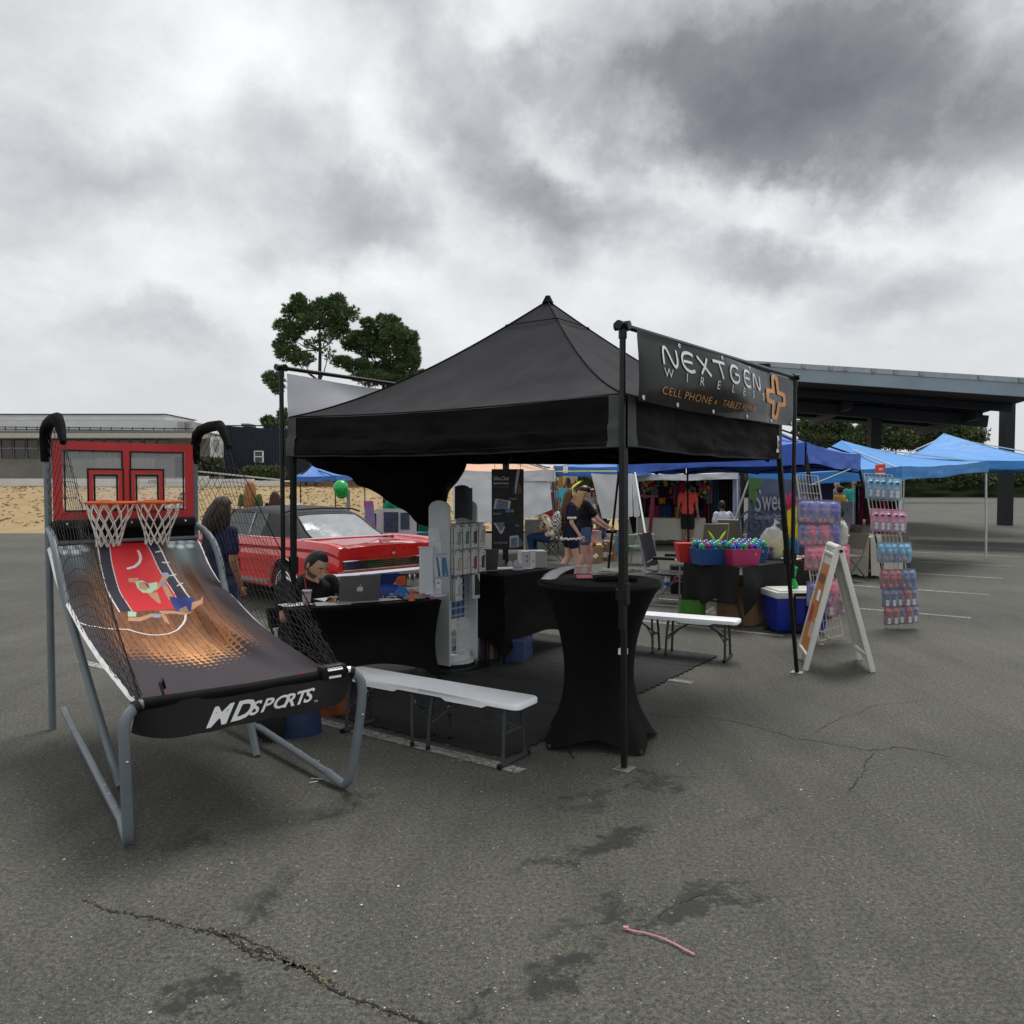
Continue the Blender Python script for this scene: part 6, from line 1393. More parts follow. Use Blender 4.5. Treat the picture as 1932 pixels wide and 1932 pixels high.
# ---------------------------------------------------------------- red convertible
M_paint=mat('red_car_paint',(.66,.016,.014),.22,var=.03,vs=2,coat=1.0,spec=.5)
M_chrome=mat('chrome',(.72,.73,.75),.10,metal=1,var=.06,vs=20)
M_top=mat('black_convertible_cloth',(.030,.031,.033),.8,var=.15,vs=10,bump=.3,bs=200)
M_vinwin=mat('rear_vinyl_window',(.30,.32,.34),.10,var=.15,vs=3,alpha=.82,spec=.7,c2=(.42,.44,.46))
M_dglass=mat('dark_glass',(.012,.014,.016),.05,var=.3,vs=4,spec=.8)
M_dark=mat('underbody_dark',(.010,.010,.011),.8)
hd=V((-.71,.704,0)).normalized();ca=math.atan2(hd.y,hd.x)
cl=V((-1.60,10.78,0))  # centre of the rear bumper face
car=thing('convertible_car','red vintage convertible with raised black soft top parked behind the booth','car',cl,ca)  # local x towards the front, y towards the car's left side
LEN,HWD,WB,RW=4.96,.93,2.95,1.22
ST=[(.00,.86,.50,.905,.90),(.05,.885,.42,.935,.905),(.20,.905,.36,.965,.915),(.6,.925,.30,.975,.925),(1.1,.93,.28,.975,.94),(1.7,.93,.27,.965,.94),(2.4,.93,.27,.955,.93),(3.2,.93,.27,.95,.93),(4.0,.925,.28,.945,.93),(4.6,.91,.32,.93,.90),(4.88,.89,.40,.90,.86),(4.96,.86,.48,.86,.82)]
def sec(x,w_,zb,zf,zd):
 # right half section from deck centre to sill: slab sides with a sculpted lower line
 k=1 if .3<x<4.7 else .5
 return[(0,zd+.018),(w_*.35,zd+.016),(w_*.70,zd+.004),(w_*.82,zd-.004),(w_*.87,zd+(zf-zd)*.75),(w_*.925,zf),(w_*.965,zf-.012),(w_*.985,zf-.055),(w_*.998,zf-.11),(w_*.985,zf-.125),(w_*.97,zf-.16),(w_*.985,zf-.23),(w_*.995,zf-.235),(w_,zf-.30),(w_*.985,max(zb+.06,zf-.36)),(w_*.975,max(zb+.05,.52*(1)+.0)),(w_*.985,max(zb+.03,.42)),(w_*.96,zb+.01),(w_*.90,zb)]
def smoothst():
 out=[]
 for(a,c)in zip(ST,ST[1:]):
  n=max(1,int((c[0]-a[0])/.12))
  for i in range(n):out.append(tuple(lerp(a[k],c[k],i/n)for k in range(5)))
 out.append(ST[-1]);return out
SS=smoothst();bm_=MB();vs,fs=[],[];P_=None
for st in SS:
 h_=sec(*st);full=[(-y,z)for y,z in h_[::-1]]+h_[1:];P_=len(full)
 for y,z in full:vs.append((st[0]+(.10*(1-(y/.93)**2)*-.25 if st[0]<.03 else 0),y,z))
for i in range(len(SS)-1):
 for j in range(P_-1):fs.append((i*P_+j,i*P_+j+1,(i+1)*P_+j+1,(i+1)*P_+j))
 fs.append((i*P_+P_-1,i*P_,(i+1)*P_,(i+1)*P_+P_-1))
fs.append(tuple(range(P_)));fs.append(tuple((len(SS)-1)*P_+j for j in range(P_))[::-1])
bm_.add(vs,fs)
me=bpy.data.meshes.new('tmpb');me.from_pydata(bm_.v,[],bm_.f);q=bmesh.new();q.from_mesh(me);bmesh.ops.recalc_face_normals(q,faces=q.faces);q.to_mesh(me);q.free()
bo=bpy.data.objects.new('tmpb',me);col.objects.link(bo);cuts=[]
for xw in(RW,RW+WB):
 for s in(-1,1):
  mb=MB();mb.tube([(xw,s*.70,.33),(xw,s*1.1,.33)],.375,36);m2=bpy.data.meshes.new('c');m2.from_pydata(mb.v,[],mb.f);q=bmesh.new();q.from_mesh(m2);bmesh.ops.recalc_face_normals(q,faces=q.faces);q.to_mesh(m2);q.free()
  c=bpy.data.objects.new('c',m2);col.objects.link(c);cuts.append(c);md=bo.modifiers.new('b','BOOLEAN');md.operation='DIFFERENCE';md.object=c;md.solver='EXACT'
mb=MB();mb.box((-.02,0,.672),(.16,1.56,.115));m2=bpy.data.meshes.new('c');m2.from_pydata(mb.v,[],mb.f);q=bmesh.new();q.from_mesh(m2);bmesh.ops.recalc_face_normals(q,faces=q.faces);q.to_mesh(m2);q.free()
c=bpy.data.objects.new('c',m2);col.objects.link(c);cuts.append(c);md=bo.modifiers.new('b','BOOLEAN');md.operation='DIFFERENCE';md.object=c;md.solver='EXACT'
out=bpy.data.meshes.new_from_object(bo.evaluated_get(bpy.context.evaluated_depsgraph_get()));mb=MB();mb.add([v.co.copy()for v in out.vertices],[tuple(p.vertices)for p in out.polygons])
for o in cuts+[bo]:bpy.data.objects.remove(o)
body_o=put('body',mb,M_paint,car,smooth=R(28))
for xw in(RW,RW+WB):
 for s in(-1,1):
  mb=MB();mb.lathe([(.0,-.10),(.19,-.10),(.30,-.09),(.325,-.05),(.33,0),(.325,.05),(.30,.085),(.205,.095)],(xw,s*.83,.33),32,M=Matrix.Rotation(R(-90*s),3,'X'));wh=put('wheel',mb,mat('rubber',(.015,.015,.016),.85),car,smooth=R(50))
  mb=MB();mb.lathe([(.205,.097),(.218,.098)],(xw,s*.83,.33),32,M=Matrix.Rotation(R(-90*s),3,'X'));put('white_line',mb,M_wprint,wh)
  mb=MB();mb.lathe([(.205,.080),(.190,.094),(.13,.070),(.07,.090),(.03,.105),(0,.108)],(xw,s*.83,.33),32,M=Matrix.Rotation(R(-90*s),3,'X'));put('hubcap',mb,M_chrome,wh,smooth=True)
  mb=MB();mb.tube([(xw+.382*math.cos(R(a)),s*.935,.33+.382*math.sin(R(a)))for a in range(-8,189,8)],.009,6);put('arch_trim',mb,M_chrome,car,smooth=True)
  mb=MB();mb.box((xw,s*.60,.50),(.76,.28,.34));put('wheel_well',mb,M_dark,car)
mb=MB();mb.box((2.5,0,.36),(4.6,1.3,.16));put('underbody',mb,M_dark,car)
for s in(-1,1):
 mb=MB();mb.box((2.7,s*.927,.345),(2.1,.012,.05));mb.box((.45,s*.918,.40),(.62,.012,.03));put('rocker_trim',mb,M_chrome,car)
 mb=MB();mb.beam((1.0,s*.775,.957),(3.35,s*.80,.955),.02,.022);put('belt_trim',mb,M_chrome,car)
 mb=MB();mb.tube([(2.62,s*.925,.83),(2.62,s*.955,.835),(2.80,s*.955,.835),(2.80,s*.925,.83)],.010,6);put('door_handle',mb,M_chrome,car,smooth=True)
 for xx in(2.52,3.70):mb=MB();mb.box((xx,s*.9325*.99,.66),(.006,.012,.46));put('door_seam',mb,M_dark,car)
 mb=MB();mb.text('COMET',lambda x,y:V((.42+(-x if s>0 else x)*1.4+(.0),s*.921,.735+y)),.05,.3);put('side_script',mb,M_chrome,car)
 mb=MB();mb.box((.52,s*.919,.715),(.22,.006,.022));put('side_badge',mb,M_chrome,car)
# rear: slotted tail lamps, chrome bars, letters, lock, bumper with plate
mb=MB();mb.box((.055,0,.672),(.01,1.55,.112));tail=put('tail_panel',mb,mat('dark_red_lens',(.055,.006,.008),.2,var=.3,vs=20),car)
for z in(.625,.650,.675,.700,.722):
 mb=MB();mb.box((.012,0,z),(.06,1.55,.011));put('chrome_bar',mb,M_chrome,tail)
mb=MB();frame=[(-.785,.612),(.785,.612),(.785,.733),(-.785,.733)];mb.tube([(-.008,y,z)for y,z in frame],.007,6,closed=True);put('chrome_frame',mb,M_chrome,tail)
for y in(-.42,0,.42):mb=MB();mb.box((.0,y,.672),(.04,.006,.112));put('divider',mb,M_dark,tail)
for i,ch in enumerate('COMET'):
 y=.34-i*.17;mb=MB();mb.text(ch,lambda a,b_:V((-.032+.0*a,y-a+.015,.838+b_)),.045,0,.002);put('letter',mb,M_chrome,car)
mb=MB();mb.lathe([(0,.02),(.018,.018),(.024,0)],(-.03,0,.795),14,M=Matrix.Rotation(R(-90),3,'Y'));put('trunk_lock',mb,M_chrome,car,smooth=True)
mb=MB();
for s in(-1,1):mb.tube([(1.02,s*.735,.962),(.30,s*.725,.945),(.06,s*.715,.925),(-.022,s*.66,.775)],.0035,4)
mb.tube([(-.03,-.66,.775),(-.045,0,.770),(-.03,.66,.775)],.0035,4);put('trunk_seam',mb,M_dark,car)
mb=MB()
def bump(u,v):
 y=lerp(-1,1,u);a=abs(y);x=-.10+.05*a**4+(.38*max(0,a-.9)/.1)**1.3 if a>.9 else-.10+.05*a**4
 yy=.955*min(1,a/.93)*math.copysign(1,y);rec=1 if a<.27 else 0;rec=max(0,min(1,(.30-a)/.04))
 ks=[(.585,.05),(.590,.0),(.56,-.018),(.52,-.012),(.505,.006),(.46,.002),(.40,.0),(.335,.02),(.325,.06)]
 k=v*(len(ks)-1);i=min(int(k),len(ks)-2);z,dx=lerp(ks[i][0],ks[i+1][0],k-i),lerp(ks[i][1],ks[i+1][1],k-i)
 if z<.52:dx+=rec*.05
 return V((x+dx,yy,z))
mb.grid(bump,80,24);put('rear_bumper',mb,M_chrome,car,smooth=R(50))
mb=MB();mb.box((-.066,0,.425),(.012,.36,.165));pl_f=put('plate_frame',mb,M_blk,car,bevel=.004)
mb=MB();mb.box((-.074,0,.425),(.006,.315,.130));lp_=put('licence_plate',mb,mat('orange_plate',(.50,.10,.035),.45,var=.25,vs=30),pl_f)
mb=MB();mb.text('YJJ3',lambda a,b_:V((-.0785,.01-a,.385+b_)),.085,0,.001);put('plate_text',mb,mat('plate_ink',(.30,.02,.02),.5),pl_f)
mb=MB();mb.box((-.078,.085,.44),(.003,.13,.035));mb.box((-.078,.085,.39),(.003,.13,.03));put('plate_print',mb,mat('plate_pale',(.52,.28,.16),.5,var=.5,vs=60),pl_f)
for y in(-.6,.6):mb=MB();mb.ell((-.085,y,.47),.008,8,5);put('bumper_bolt',mb,M_chrome,car)
# soft top
TS=[(1.02,.955,.955,.70),(1.22,1.07,1.02,.685),(1.45,1.20,1.15,.665),(1.66,1.305,1.25,.64),(1.85,1.35,1.30,.615),(2.2,1.382,1.335,.60),(2.7,1.388,1.34,.60),(3.15,1.37,1.32,.605),(3.32,1.345,1.30,.61)]
def topsec(st):
 x,zc_,ze,hw=st;return[(0,zc_),(hw*.5,zc_-.006),(hw*.8,lerp(zc_,ze,.5)),(hw*.95,ze-.005),(hw*1.02,ze-.05)]
def top_grid(stations,side_to=None):
 vs,fs=[],[];n=0
 for st in stations:
  h_=topsec(st)
  if side_to:h_=h_+[(lerp(h_[-1][0],.79,k),lerp(h_[-1][1],.955,k))for k in(.35,.7,1)]
  full=[(-y,z)for y,z in h_[::-1]]+h_[1:];n=len(full);vs+=[(st[0],y,z)for y,z in full]
 m=len(vs)//n
 for i in range(m-1):
  for j in range(n-1):fs.append((i*n+j,i*n+j+1,(i+1)*n+j+1,(i+1)*n+j))
 return vs,fs
def dense(S,k=6):
 o=[]
 for a,c in zip(S,S[1:]):
  for i in range(k):o.append(tuple(lerp(a[q],c[q],i/k)for q in range(4)))
 return o+[S[-1]]
D_=dense(TS);rear=[s for s in D_ if s[0]<=2.16];mb=MB();mb.add(*top_grid(rear,True));mb.add(*top_grid([s for s in D_ if s[0]>=2.10]))
soft=put('soft_top',mb,M_top,car,smooth=R(60))
mb=MB()
def rw(u,v):  # rear window follows the sloping back of the top
 st=D_[0];x=lerp(1.045,1.60,v);
 for a,c in zip(D_,D_[1:]):
  if a[0]<=x<=c[0]:t_=(x-a[0])/(c[0]-a[0]);st=tuple(lerp(a[q],c[q],t_)for q in range(4));break
 y=lerp(-1,1,u)*lerp(.60,.50,v)*(1-.06*max(0,abs(2*u-1)-.85)*8*max(0,abs(2*v-1)-.7));a_=abs(y)/st[3]
 h_=topsec(st);ys=[p[0]for p in h_];z=h_[0][1]
 for(y0,z0),(y1,z1_)in zip(h_,h_[1:]):
  if y0<=abs(y)<=y1:z=lerp(z0,z1_,(abs(y)-y0)/(y1-y0));break
 return V((x-.008,y,z+.006))
mb.grid(rw,24,12);put('rear_window',mb,M_vinwin,car,smooth=True)
mb=MB();mb.tube([rw(0,v/10)for v in range(11)]+[rw(u/14,1)for u in range(1,15)]+[rw(1,1-v/10)for v in range(1,11)],.010,6);put('window_binding',mb,M_top,soft)
mb=MB();mb.tube([(1.02,-.79,.963),(.985,-.5,.966),(.97,0,.968),(.985,.5,.966),(1.02,.79,.963)],.011,8);put('deck_trim',mb,M_chrome,car,smooth=True)
mb=MB();mb.tube([(1.72,-.66,1.30),(1.70,-.5,1.345),(1.69,0,1.362),(1.70,.5,1.345),(1.72,.66,1.30)],.014,8);put('rear_seam',mb,M_top,soft,smooth=True)
for s in(-1,1):
 mb=MB();mb.add([(2.16,s*.74,.955),(3.55,s*.76,.955),(3.25,s*.63,1.27),(2.16,s*.62,1.29)],[(0,1,2,3)]);mb.add([(2.16,s*.73,.955),(3.55,s*.75,.955),(3.25,s*.62,1.27),(2.16,s*.61,1.29)],[(3,2,1,0)]);sd_=put('side_window',mb,M_dglass,car)
 mb=MB();mb.beam((2.55,s*.745,.955),(2.53,s*.632,1.30),.022,.014);put('window_divider',mb,M_chrome,sd_)
mb=MB();mb.add([(3.32,-.60,1.30),(3.32,.60,1.30),(3.85,.74,.955),(3.85,-.74,.955)],[(0,1,2,3)]);put('windscreen',mb,M_dglass,car)
mb=MB();mb.beam((3.34,.62,1.31),(3.86,.76,.95),.03,.03);mb.beam((3.34,-.62,1.31),(3.86,-.76,.95),.03,.03);mb.beam((3.34,-.62,1.31),(3.34,.62,1.31),.03,.03);put('windscreen_frame',mb,M_chrome,car)
mb=MB();mb.box((4.98,0,.66),(.03,1.7,.18));put('grille',mb,M_chrome,car);mb=MB();mb.box((5.04,0,.45),(.10,1.86,.14));put('front_bumper',mb,M_chrome,car,bevel=.03,smooth=True)
for s in(-1,1):
 for q in(.68,.5):mb=MB();mb.lathe([(0,.02),(.075,.015),(.085,0)],(5.0,s*q,.67),16,M=Matrix.Rotation(R(90),3,'Y'));put('headlight',mb,M_glass,car,smooth=True)
# purple sash lying on the far corner of the deck
mb=MB();mb.grid(lambda u,v:V((.55+.30*u,-.62-.12*v,.958+.008*nz(u*9,v*9)+.012)),14,5);o=put('deck_cloth',mb,mat('purple_cloth',(.20,.04,.22),.6),car,smooth=True)
# ---------------------------------------------------------------- market tents
def C4(M_,vary=.1):return M_
M_royal=mat('royal_blue_canopy',(.040,.125,.56),.62,var=.12,vs=3,bump=.3,bs=14)
M_azure=mat('azure_canopy',(.045,.25,.62),.6,var=.12,vs=3,bump=.3,bs=14)
M_blue2=mat('mid_blue_canopy',(.045,.16,.50),.6,var=.12,vs=3,bump=.3,bs=14)
M_wht=mat('white_canopy',(.62,.63,.63),.65,var=.10,vs=4,bump=.3,bs=14)
M_peach=mat('peach_canopy',(.66,.38,.25),.65,var=.06,vs=3,bump=.3,bs=14)
M_tarp=mat('white_tarp',(.72,.74,.76),.5,var=.04,vs=2,bump=.5,bs=5)
M_palepole=mat('white_pole',(.55,.58,.58),.4);M_galv=mat('galvanised',(.30,.31,.31),.5,metal=.8,var=.2)
def tent(lab,cs,peak,vh,mroof,mval,mleg,legs=True,feet=None,sag=.18,name='market_tent',group='tents of the market'):
 ctr=sum((V((c[0],c[1],0))for c in cs),V((0,0,0)))/4
 t=thing(name,lab,'canopy tent',ctr,0,group)
 co=[V(c)for c in cs];mb=MB();hp_=roof(mb,co,V(peak),0,sag,12,droop=.05);put('roof',mb,mroof,t,world=True,smooth=True)
 for i in range(4):
  a,c=co[i],co[(i+1)%4]
  d=(c-a);d.z=0;L=d.length;d.normalize();o_=V((d.y,-d.x,0));mid_=(a+c)/2;mid_.z=0;o_=o_ if o_.dot(mid_-ctr)>0 else-o_
  mb=MB()
  def f(u,v):
   p=a.lerp(c,u);p.z-=.05*4*u*(1-u)*v;p.z-=vh*(1-v)*(1-.06*math.sin(u*9+i))
   k=(4*u*(1-u))**.4
   return p+o_*(.015+(.03*nz(u*6,v*2,i+L)+.015*nz(u*17,v*4,i+3))*k*(1.1-v))
  mb.grid(f,44,7);put('valance',mb,mval,t,world=True,smooth=True)
 for i,c in enumerate(co):
  ft=V(feet[i])if feet and feet[i]else V((c.x,c.y,0));mb=MB();tpp=c-(V((c.x,c.y,0))-ctr).normalized()*.05;mb.beam(ft,V((tpp.x,tpp.y,c.z-.03)),.036,.036);put('leg',mb,mleg,t,world=True)
 mb=MB()
 for i in range(4):
  a,c=co[i],co[(i+1)%4];n=((a+c)/2-V(peak));n.z=0;n=n.normalized()*-.06;m_=(a+c)/2+n
  for p,q in((a,m_),(m_,c)):mb.beam(p+n+V((0,0,-.06)),q+V((0,0,-vh+.02)),.015,.025);mb.beam(p+n+V((0,0,-vh-.02)),q+V((0,0,-.06)),.015,.025)
  mb.beam(a+V((0,0,-.05)),V(peak)-V((0,0,.12)),.02,.03)
 put('truss',mb,mleg,t,world=True)
 return t
# royal blue tent nearest on the right
rn_,rl_,rr2=V((3.85,10.6,2.27)),V((1.95,14.9,2.21)),V((5.55,12.9,2.20));rb_=V((3.70,17.1,2.20))
tent('royal blue tent with black slanting legs over the toy stall',[rn_,rr2,rb_,rl_],(3.77,13.85,3.05),.28,M_royal,M_royal,M_steel,feet=[(4.02,10.15,0),(5.9,12.6,0),G(1299,1078),G(1147,1079)])
mb=MB();mb.tube([rn_+V((.0,-.02,.01)),rn_+V((0,-.03,-.27))],.016,6);o=single('corner_strap',mb,M_blk,'black piping strip down the near corner of the royal blue tent','strap')
bpy.data.objects.remove(o)
# azure tents further right
a0=P(1413,893,17.5)
tent('azure tent with white slanting legs behind the royal blue tent',[P(1413,892,18),P(1700,880,14.8)+V((0,0,-.0)),V((10.9,18.5,2.25)),V((8.4,21.5,2.25))],P(1588,831,18.2),.26,M_azure,M_azure,M_palepole,feet=[G(1362,1052),None,None,None])
tent('azure tent at the far right edge behind the gadget rack',[P(1690,862,22),V((14.6,20.5,2.3)),V((16.0,24,2.3)),V((12.6,26,2.3))],P(1678,849,24)+V((1.6,0,.5)),.26,M_azure,M_azure,M_palepole)
# long white tent of the textile stall
tent('long white tent over the colourful textile stall',[P(1202,893,21.5),P(1393,890,21.0)+V((.0,0,0)),V((7.0,26.5,2.1)),V((3.0,26.8,2.1))],V((4.9,24,2.75)),.20,M_wht,M_wht,M_palepole)
# mid blue tent with white poles left of it, white leg slanting
tent('mid blue tent with white slanting legs and white tarp walls',[P(1046,878,20.5),P(1197,878,19.2),V((4.6,24.2,2.35)),V((1.8,25.5,2.35))],V((2.9,22.3,2.62)),.28,M_blue2,M_blue2,M_palepole,feet=[G(1048,1022),G(1228,1068),None,None])
mb=MB();mb.box(P(1067,886,20.2),(.12,.01,.16));single('tent_label',mb,M_wprint,'small white rating label on the mid blue tent valance','label')
# peach and white tent
tent('white tent with peach roof and white side walls',[P(866,884,16.8)+V((-.6,0,.0)),P(1044,886,17.6),V((1.1,20.8,2.12)),V((-2.4,20.5,2.12))],V((-.55,18.7,2.62)),.27,M_peach,M_wht,M_galv,feet=[None,G(1053,1035),None,None])
# small blue tent beyond the car on the left
tent('small blue tent far left beyond the car',[P(548,898,29),P(633,897,30),V((-6.0,33,2.1)),V((-8.4,32,2.1))],P(590,878,31.0),.22,M_blue2,M_blue2,M_steel,feet=None)
def tarp(cor,lab,m=None,cat='tarp',nm='tarp',sagf=.03,th=.004):
 mb=MB();a,b_,c,d=[V(p)for p in cor]  # tl tr br bl
 mb.slab(lambda u,v:(a.lerp(b_,u).lerp(d.lerp(c,u),v)+V((0,sagf*nz(u*3,v*3,a.x)+.05*sagf*20*math.sin(u*3.14)*v,-.03*math.sin(u*3.14))),V((0,-1,0))),20,12,th);return single(nm,mb,m or M_tarp,lab,cat,smooth=R(50))
tarp([P(854,904,16.9),P(932,904,16.9),P(932,985,16.9),P(856,985,16.9)],'white tent wall hanging between the case rack and the black poster')
tarp([P(982,903,17.4),P(1036,896,17.6),P(1042,961,17.6),P(984,979,17.4)],'white tent wall hanging just right of the black poster, lower edge slanting')
tarp([P(1115,893,18.9),P(1192,893,18.6),P(1194,974,18.6),P(1136,978,18.9)],'white tarp hanging from the mid blue tent left of the near canopy pole')
tarp([P(1192,892,18.5),P(1198,892,18.5),P(1208,973,18.5),P(1196,974,18.5)],'narrow strip of white tarp just right of the near canopy pole')
mb=MB();mb.tube([P(1045,889.5,19.6),P(1120,889,19.0),P(1192,889,18.7)],.02,6,flat=.6);single('yellow_rope',mb,M_yel,'bright yellow strap running along the mid blue tent valance','strap')
M_cream=mat('cream_banner',(.62,.55,.30),.6,var=.08)
o=tarp([P(1043,896,26),P(1090,894,26),P(1090,946,26),P(1045,950,26)],'cream banner with red lettering behind the men under the blue tent',M_cream,'banner','banner')
mb=MB();pp=P(1046,924,25.85);mb.text('fresh',lambda x,y:pp+V((x,0,y)),.42,0,.006);q=put('lettering',mb,mat('red_ink',(.35,.03,.03),.5),o);q.data.transform(Matrix.Translation(-o.location))
mb=MB();mb.beam(P(1058,893,24.5),P(1056,975,24.5),.12,.12);single('yellow_post',mb,mat('yellow_post',(.55,.30,.03),.5),'dark yellow post behind the men under the blue tent','post')

# ---------------------------------------------------------------- stalls
def clothed_table(lab,a,b_,depth,z,m,nm='stall_table',hem=.05,wob=.02):
 a,b_=V((a.x,a.y,0)),V((b_.x,b_.y,0));d=(b_-a).normalized();n_=V((-d.y,d.x,0));L=(b_-a).length;mb=MB()
 cs=[a,b_,b_+n_*depth,a+n_*depth];mb.box(zc((cs[0]+cs[2])/2,z),(L,depth,.03),Matrix.Rotation(math.atan2(d.y,d.x),3,'Z'))
 for i in range(4):
  p,q=cs[i],cs[(i+1)%4];e=(q-p).normalized();o_=V((e.y,-e.x,0))
  mb.grid(lambda u,v:zc(p.lerp(q,u)+o_*(.01+(wob*nz(u*9*(q-p).length,v,i)+.03)*(1-v)),lerp(hem+.03*nz(u*7,i),z+.012,v)),max(6,int((q-p).length*14)),8)
 return single(nm,mb,m,lab,'table',smooth=R(50))
clothed_table('textile stall table under a cream cloth',G(1203,1029),G(1331,1031),.8,.74,mat('cream_cloth',(.52,.50,.42),.8,var=.06,vs=3,bump=.4,bs=8),hem=.16)
clothed_table('table with teal cloth behind the car',P(742,1000,14.6),P(812,1000,15.4),.8,.78,mat('teal_cloth',(.01,.13,.15),.8))
clothed_table('grey cloth table behind the seated floral-shirt man',P(992,975,19.8),P(1034,975,19.8),.7,.80,mat('grey_cloth',(.24,.25,.25),.8))
clothed_table('dark navy cloth table near the backpack woman',P(705,970,17.5),P(738,970,17.5),.7,1.06,mat('navy_cloth',(.02,.025,.06),.8))
mb=MB();mb.box(P(748,984,14.5)+V((0,0,.0)),(.72,.02,.46));o=single('poster_board',mb,mat('poster_white',(.45,.47,.50),.5),'white poster board with dark printed panel leaning on the teal table','poster board')
mb=MB();c_=P(743,985,14.48)-o.location;mb.box(c_+V((-.05,0,0)),(.26,.01,.36));mb.box(c_+V((.2,0,.02)),(.16,.01,.3));q=put('print',mb,mat('poster_dark',(.03,.05,.09),.5,var=.6,vs=30),o)
# textiles hanging under the white tent
rnd=random.Random(11);PAL=[(.18,.02,.05),(.05,.02,.06),(.45,.03,.10),(.02,.04,.12),(.30,.06,.02),(.03,.10,.14),(.08,.02,.10),(.50,.10,.25),(.015,.015,.02),(.12,.05,.03)]
def stripe_mat(i,a,c,sc=26):
 m=bpy.data.materials.get('stripe%d'%i)
 if m:return m
 m=bpy.data.materials.new('stripe%d'%i);m.use_nodes=True;b=NB(m.node_tree);wv_=b.n('ShaderNodeTexWave');wv_.inputs['Scale'].default_value=sc;wv_.inputs['Distortion'].default_value=1.0;b.l(b.n('ShaderNodeTexCoord').outputs['Object'],wv_.inputs[0])
 b.l(b.ramp(wv_.outputs[1],[(.4,a),(.6,c)]),m.node_tree.nodes['Principled BSDF'].inputs[0]);m.node_tree.nodes['Principled BSDF'].inputs['Roughness'].default_value=.85;return m
def hang(x0,x1,y0,y1,Y,m,lab,cat='garment',nm='hanging_textile',grp='textiles hanging in the stall'):
 a,b_,c,d=P(x0,y0,Y),P(x1,y0,Y),P(x1,y1,Y),P(x0,y1,Y);mb=MB();n=max(6,int((x1-x0)))
 mb.slab(lambda u,v:(a.lerp(b_,u).lerp(d.lerp(c,u),v)+V((.02*nz(v*4,x0),.04*math.sin(u*n*1.2+x0)+.02*nz(u*5,v*5),.02*nz(u*6,x0)*v)),V((0,-1,0))),n*2,6,.01);return tag(single(nm,mb,m,lab,cat,smooth=R(60)),group=grp)
CN=['wine red','dark violet','crimson','navy','rust','petrol blue','purple','hot pink','black','brown']
xs=1206;k=0;
while xs<1385:
 wd_=rnd.uniform(7,13);y1=rnd.uniform(945,990);ci=rnd.randrange(10)
 near_='left of the tarp pole' if xs<1240 else 'between tent pole and coral man' if xs<1288 else 'behind the man in coral' if xs<1318 else 'right of the black tent leg' if xs<1350 else 'near seated person in white'
 hang(xs,xs+wd_,rnd.uniform(905,918),y1,24.0+rnd.uniform(-.4,.4),stripe_mat(20+ci,PAL[ci],tuple(x*.45 for x in PAL[ci]),rnd.uniform(14,40)),'%s %s textile %s, number %s from left'%(CN[ci],'long' if y1>968 else 'short',near_,['one','two','three','four','five','six','seven','eight','nine','ten','eleven','twelve','thirteen','fourteen','fifteen','sixteen','seventeen','eighteen','nineteen','twenty','twenty-one','twenty-two','twenty-three','twenty-four','twenty-five','twenty-six','twenty-seven','twenty-eight'][k]));xs+=wd_*.92;k+=1
mb=MB();mb.box(P(1295,950,25.3),(3.6,.05,1.9));single('stall_backdrop',mb,mat('dark_backdrop',(.02,.015,.02),.9),'dark cloth backdrop behind the hanging textiles','backdrop')
for(x0,x1,y0,y1,a,c,lb)in((1270,1282,913,952,(.35,.06,.14),(.10,.03,.10),'pink and violet striped bag hanging high, left half of the pair'),(1281,1292,911,952,(.70,.05,.16),(.45,.02,.10),'plain hot pink bag hanging high left of the man in coral'),(1224,1244,954,975,(.38,.08,.12),(.22,.03,.06),'rose fringed bag on the front of the cream table'),(1245,1267,955,975,(.02,.09,.24),(.01,.04,.12),'blue fringed bag on the front of the cream table'),(1273,1286,956,976,(.5,.38,.06),(.3,.06,.12),'multicoloured woven cylinder bag at the right end of the cream table'),(1243,1255,938,950,(.65,.35,.02),(.6,.3,.02),'mustard yellow folded cloth held up behind the table'),(1240,1262,918,940,(.05,.01,.05),(.03,.01,.03),'dark plum cloth hanging flat in the middle'),
(1333,1343,922,950,(.35,.36,.36),(.02,.02,.02),'black and white patterned scarf near the seated person'),(1344,1360,905,962,(.02,.06,.09),(.03,.10,.14),'dark teal leggings pair hanging near the thin tent leg')):
 hang(x0,x1,y0,y1,22.6,stripe_mat(hash(lb)%9999 if 0 else int(x0),a,c,30),lb,'bag' if 'bag' in lb else 'cloth','woven_bag' if 'bag' in lb else 'hanging_cloth')
M_pom=[mat('pom%d'%i,c,.9)for i,c in enumerate(((.75,.04,.22),(.80,.35,.03),(.03,.45,.10),(.70,.05,.03),(.75,.70,.05),(.05,.25,.60)))]
mb=MB()
for i in range(150):
 mb.mi=rnd.randrange(6);mb.ell(P(rnd.uniform(1212,1352),rnd.uniform(905,940)**1,23.2),rnd.uniform(.03,.065),8,5)
tag(put('pompom_strings',mb,M_pom,smooth=True),'strings of bright pompoms and tassels hanging across the textile stall','pompoms',kind='stuff')
mb=MB();mb.beam(P(1232,938,21.5),P(1225,1020,21.5),.09,.05);mb.beam(P(1205,936,21.5),P(1240,936,21.5),.08,.05);single('maroon_stand',mb,mat('maroon_paint',(.22,.01,.05),.5),'maroon painted frame beside the white tarp','frame stand')
hang(1357,1384,902,985,21.8,mat('black_garment',(.008,.007,.008),.8),'big black coat hanging at the right end of the textile stall','coat','coat')
hang(1383,1396,897,978,21.3,mat('pale_lilac_wall',(.42,.45,.62),.6),'pale lilac wall strip between the stalls','panel','tent_wall_strip')
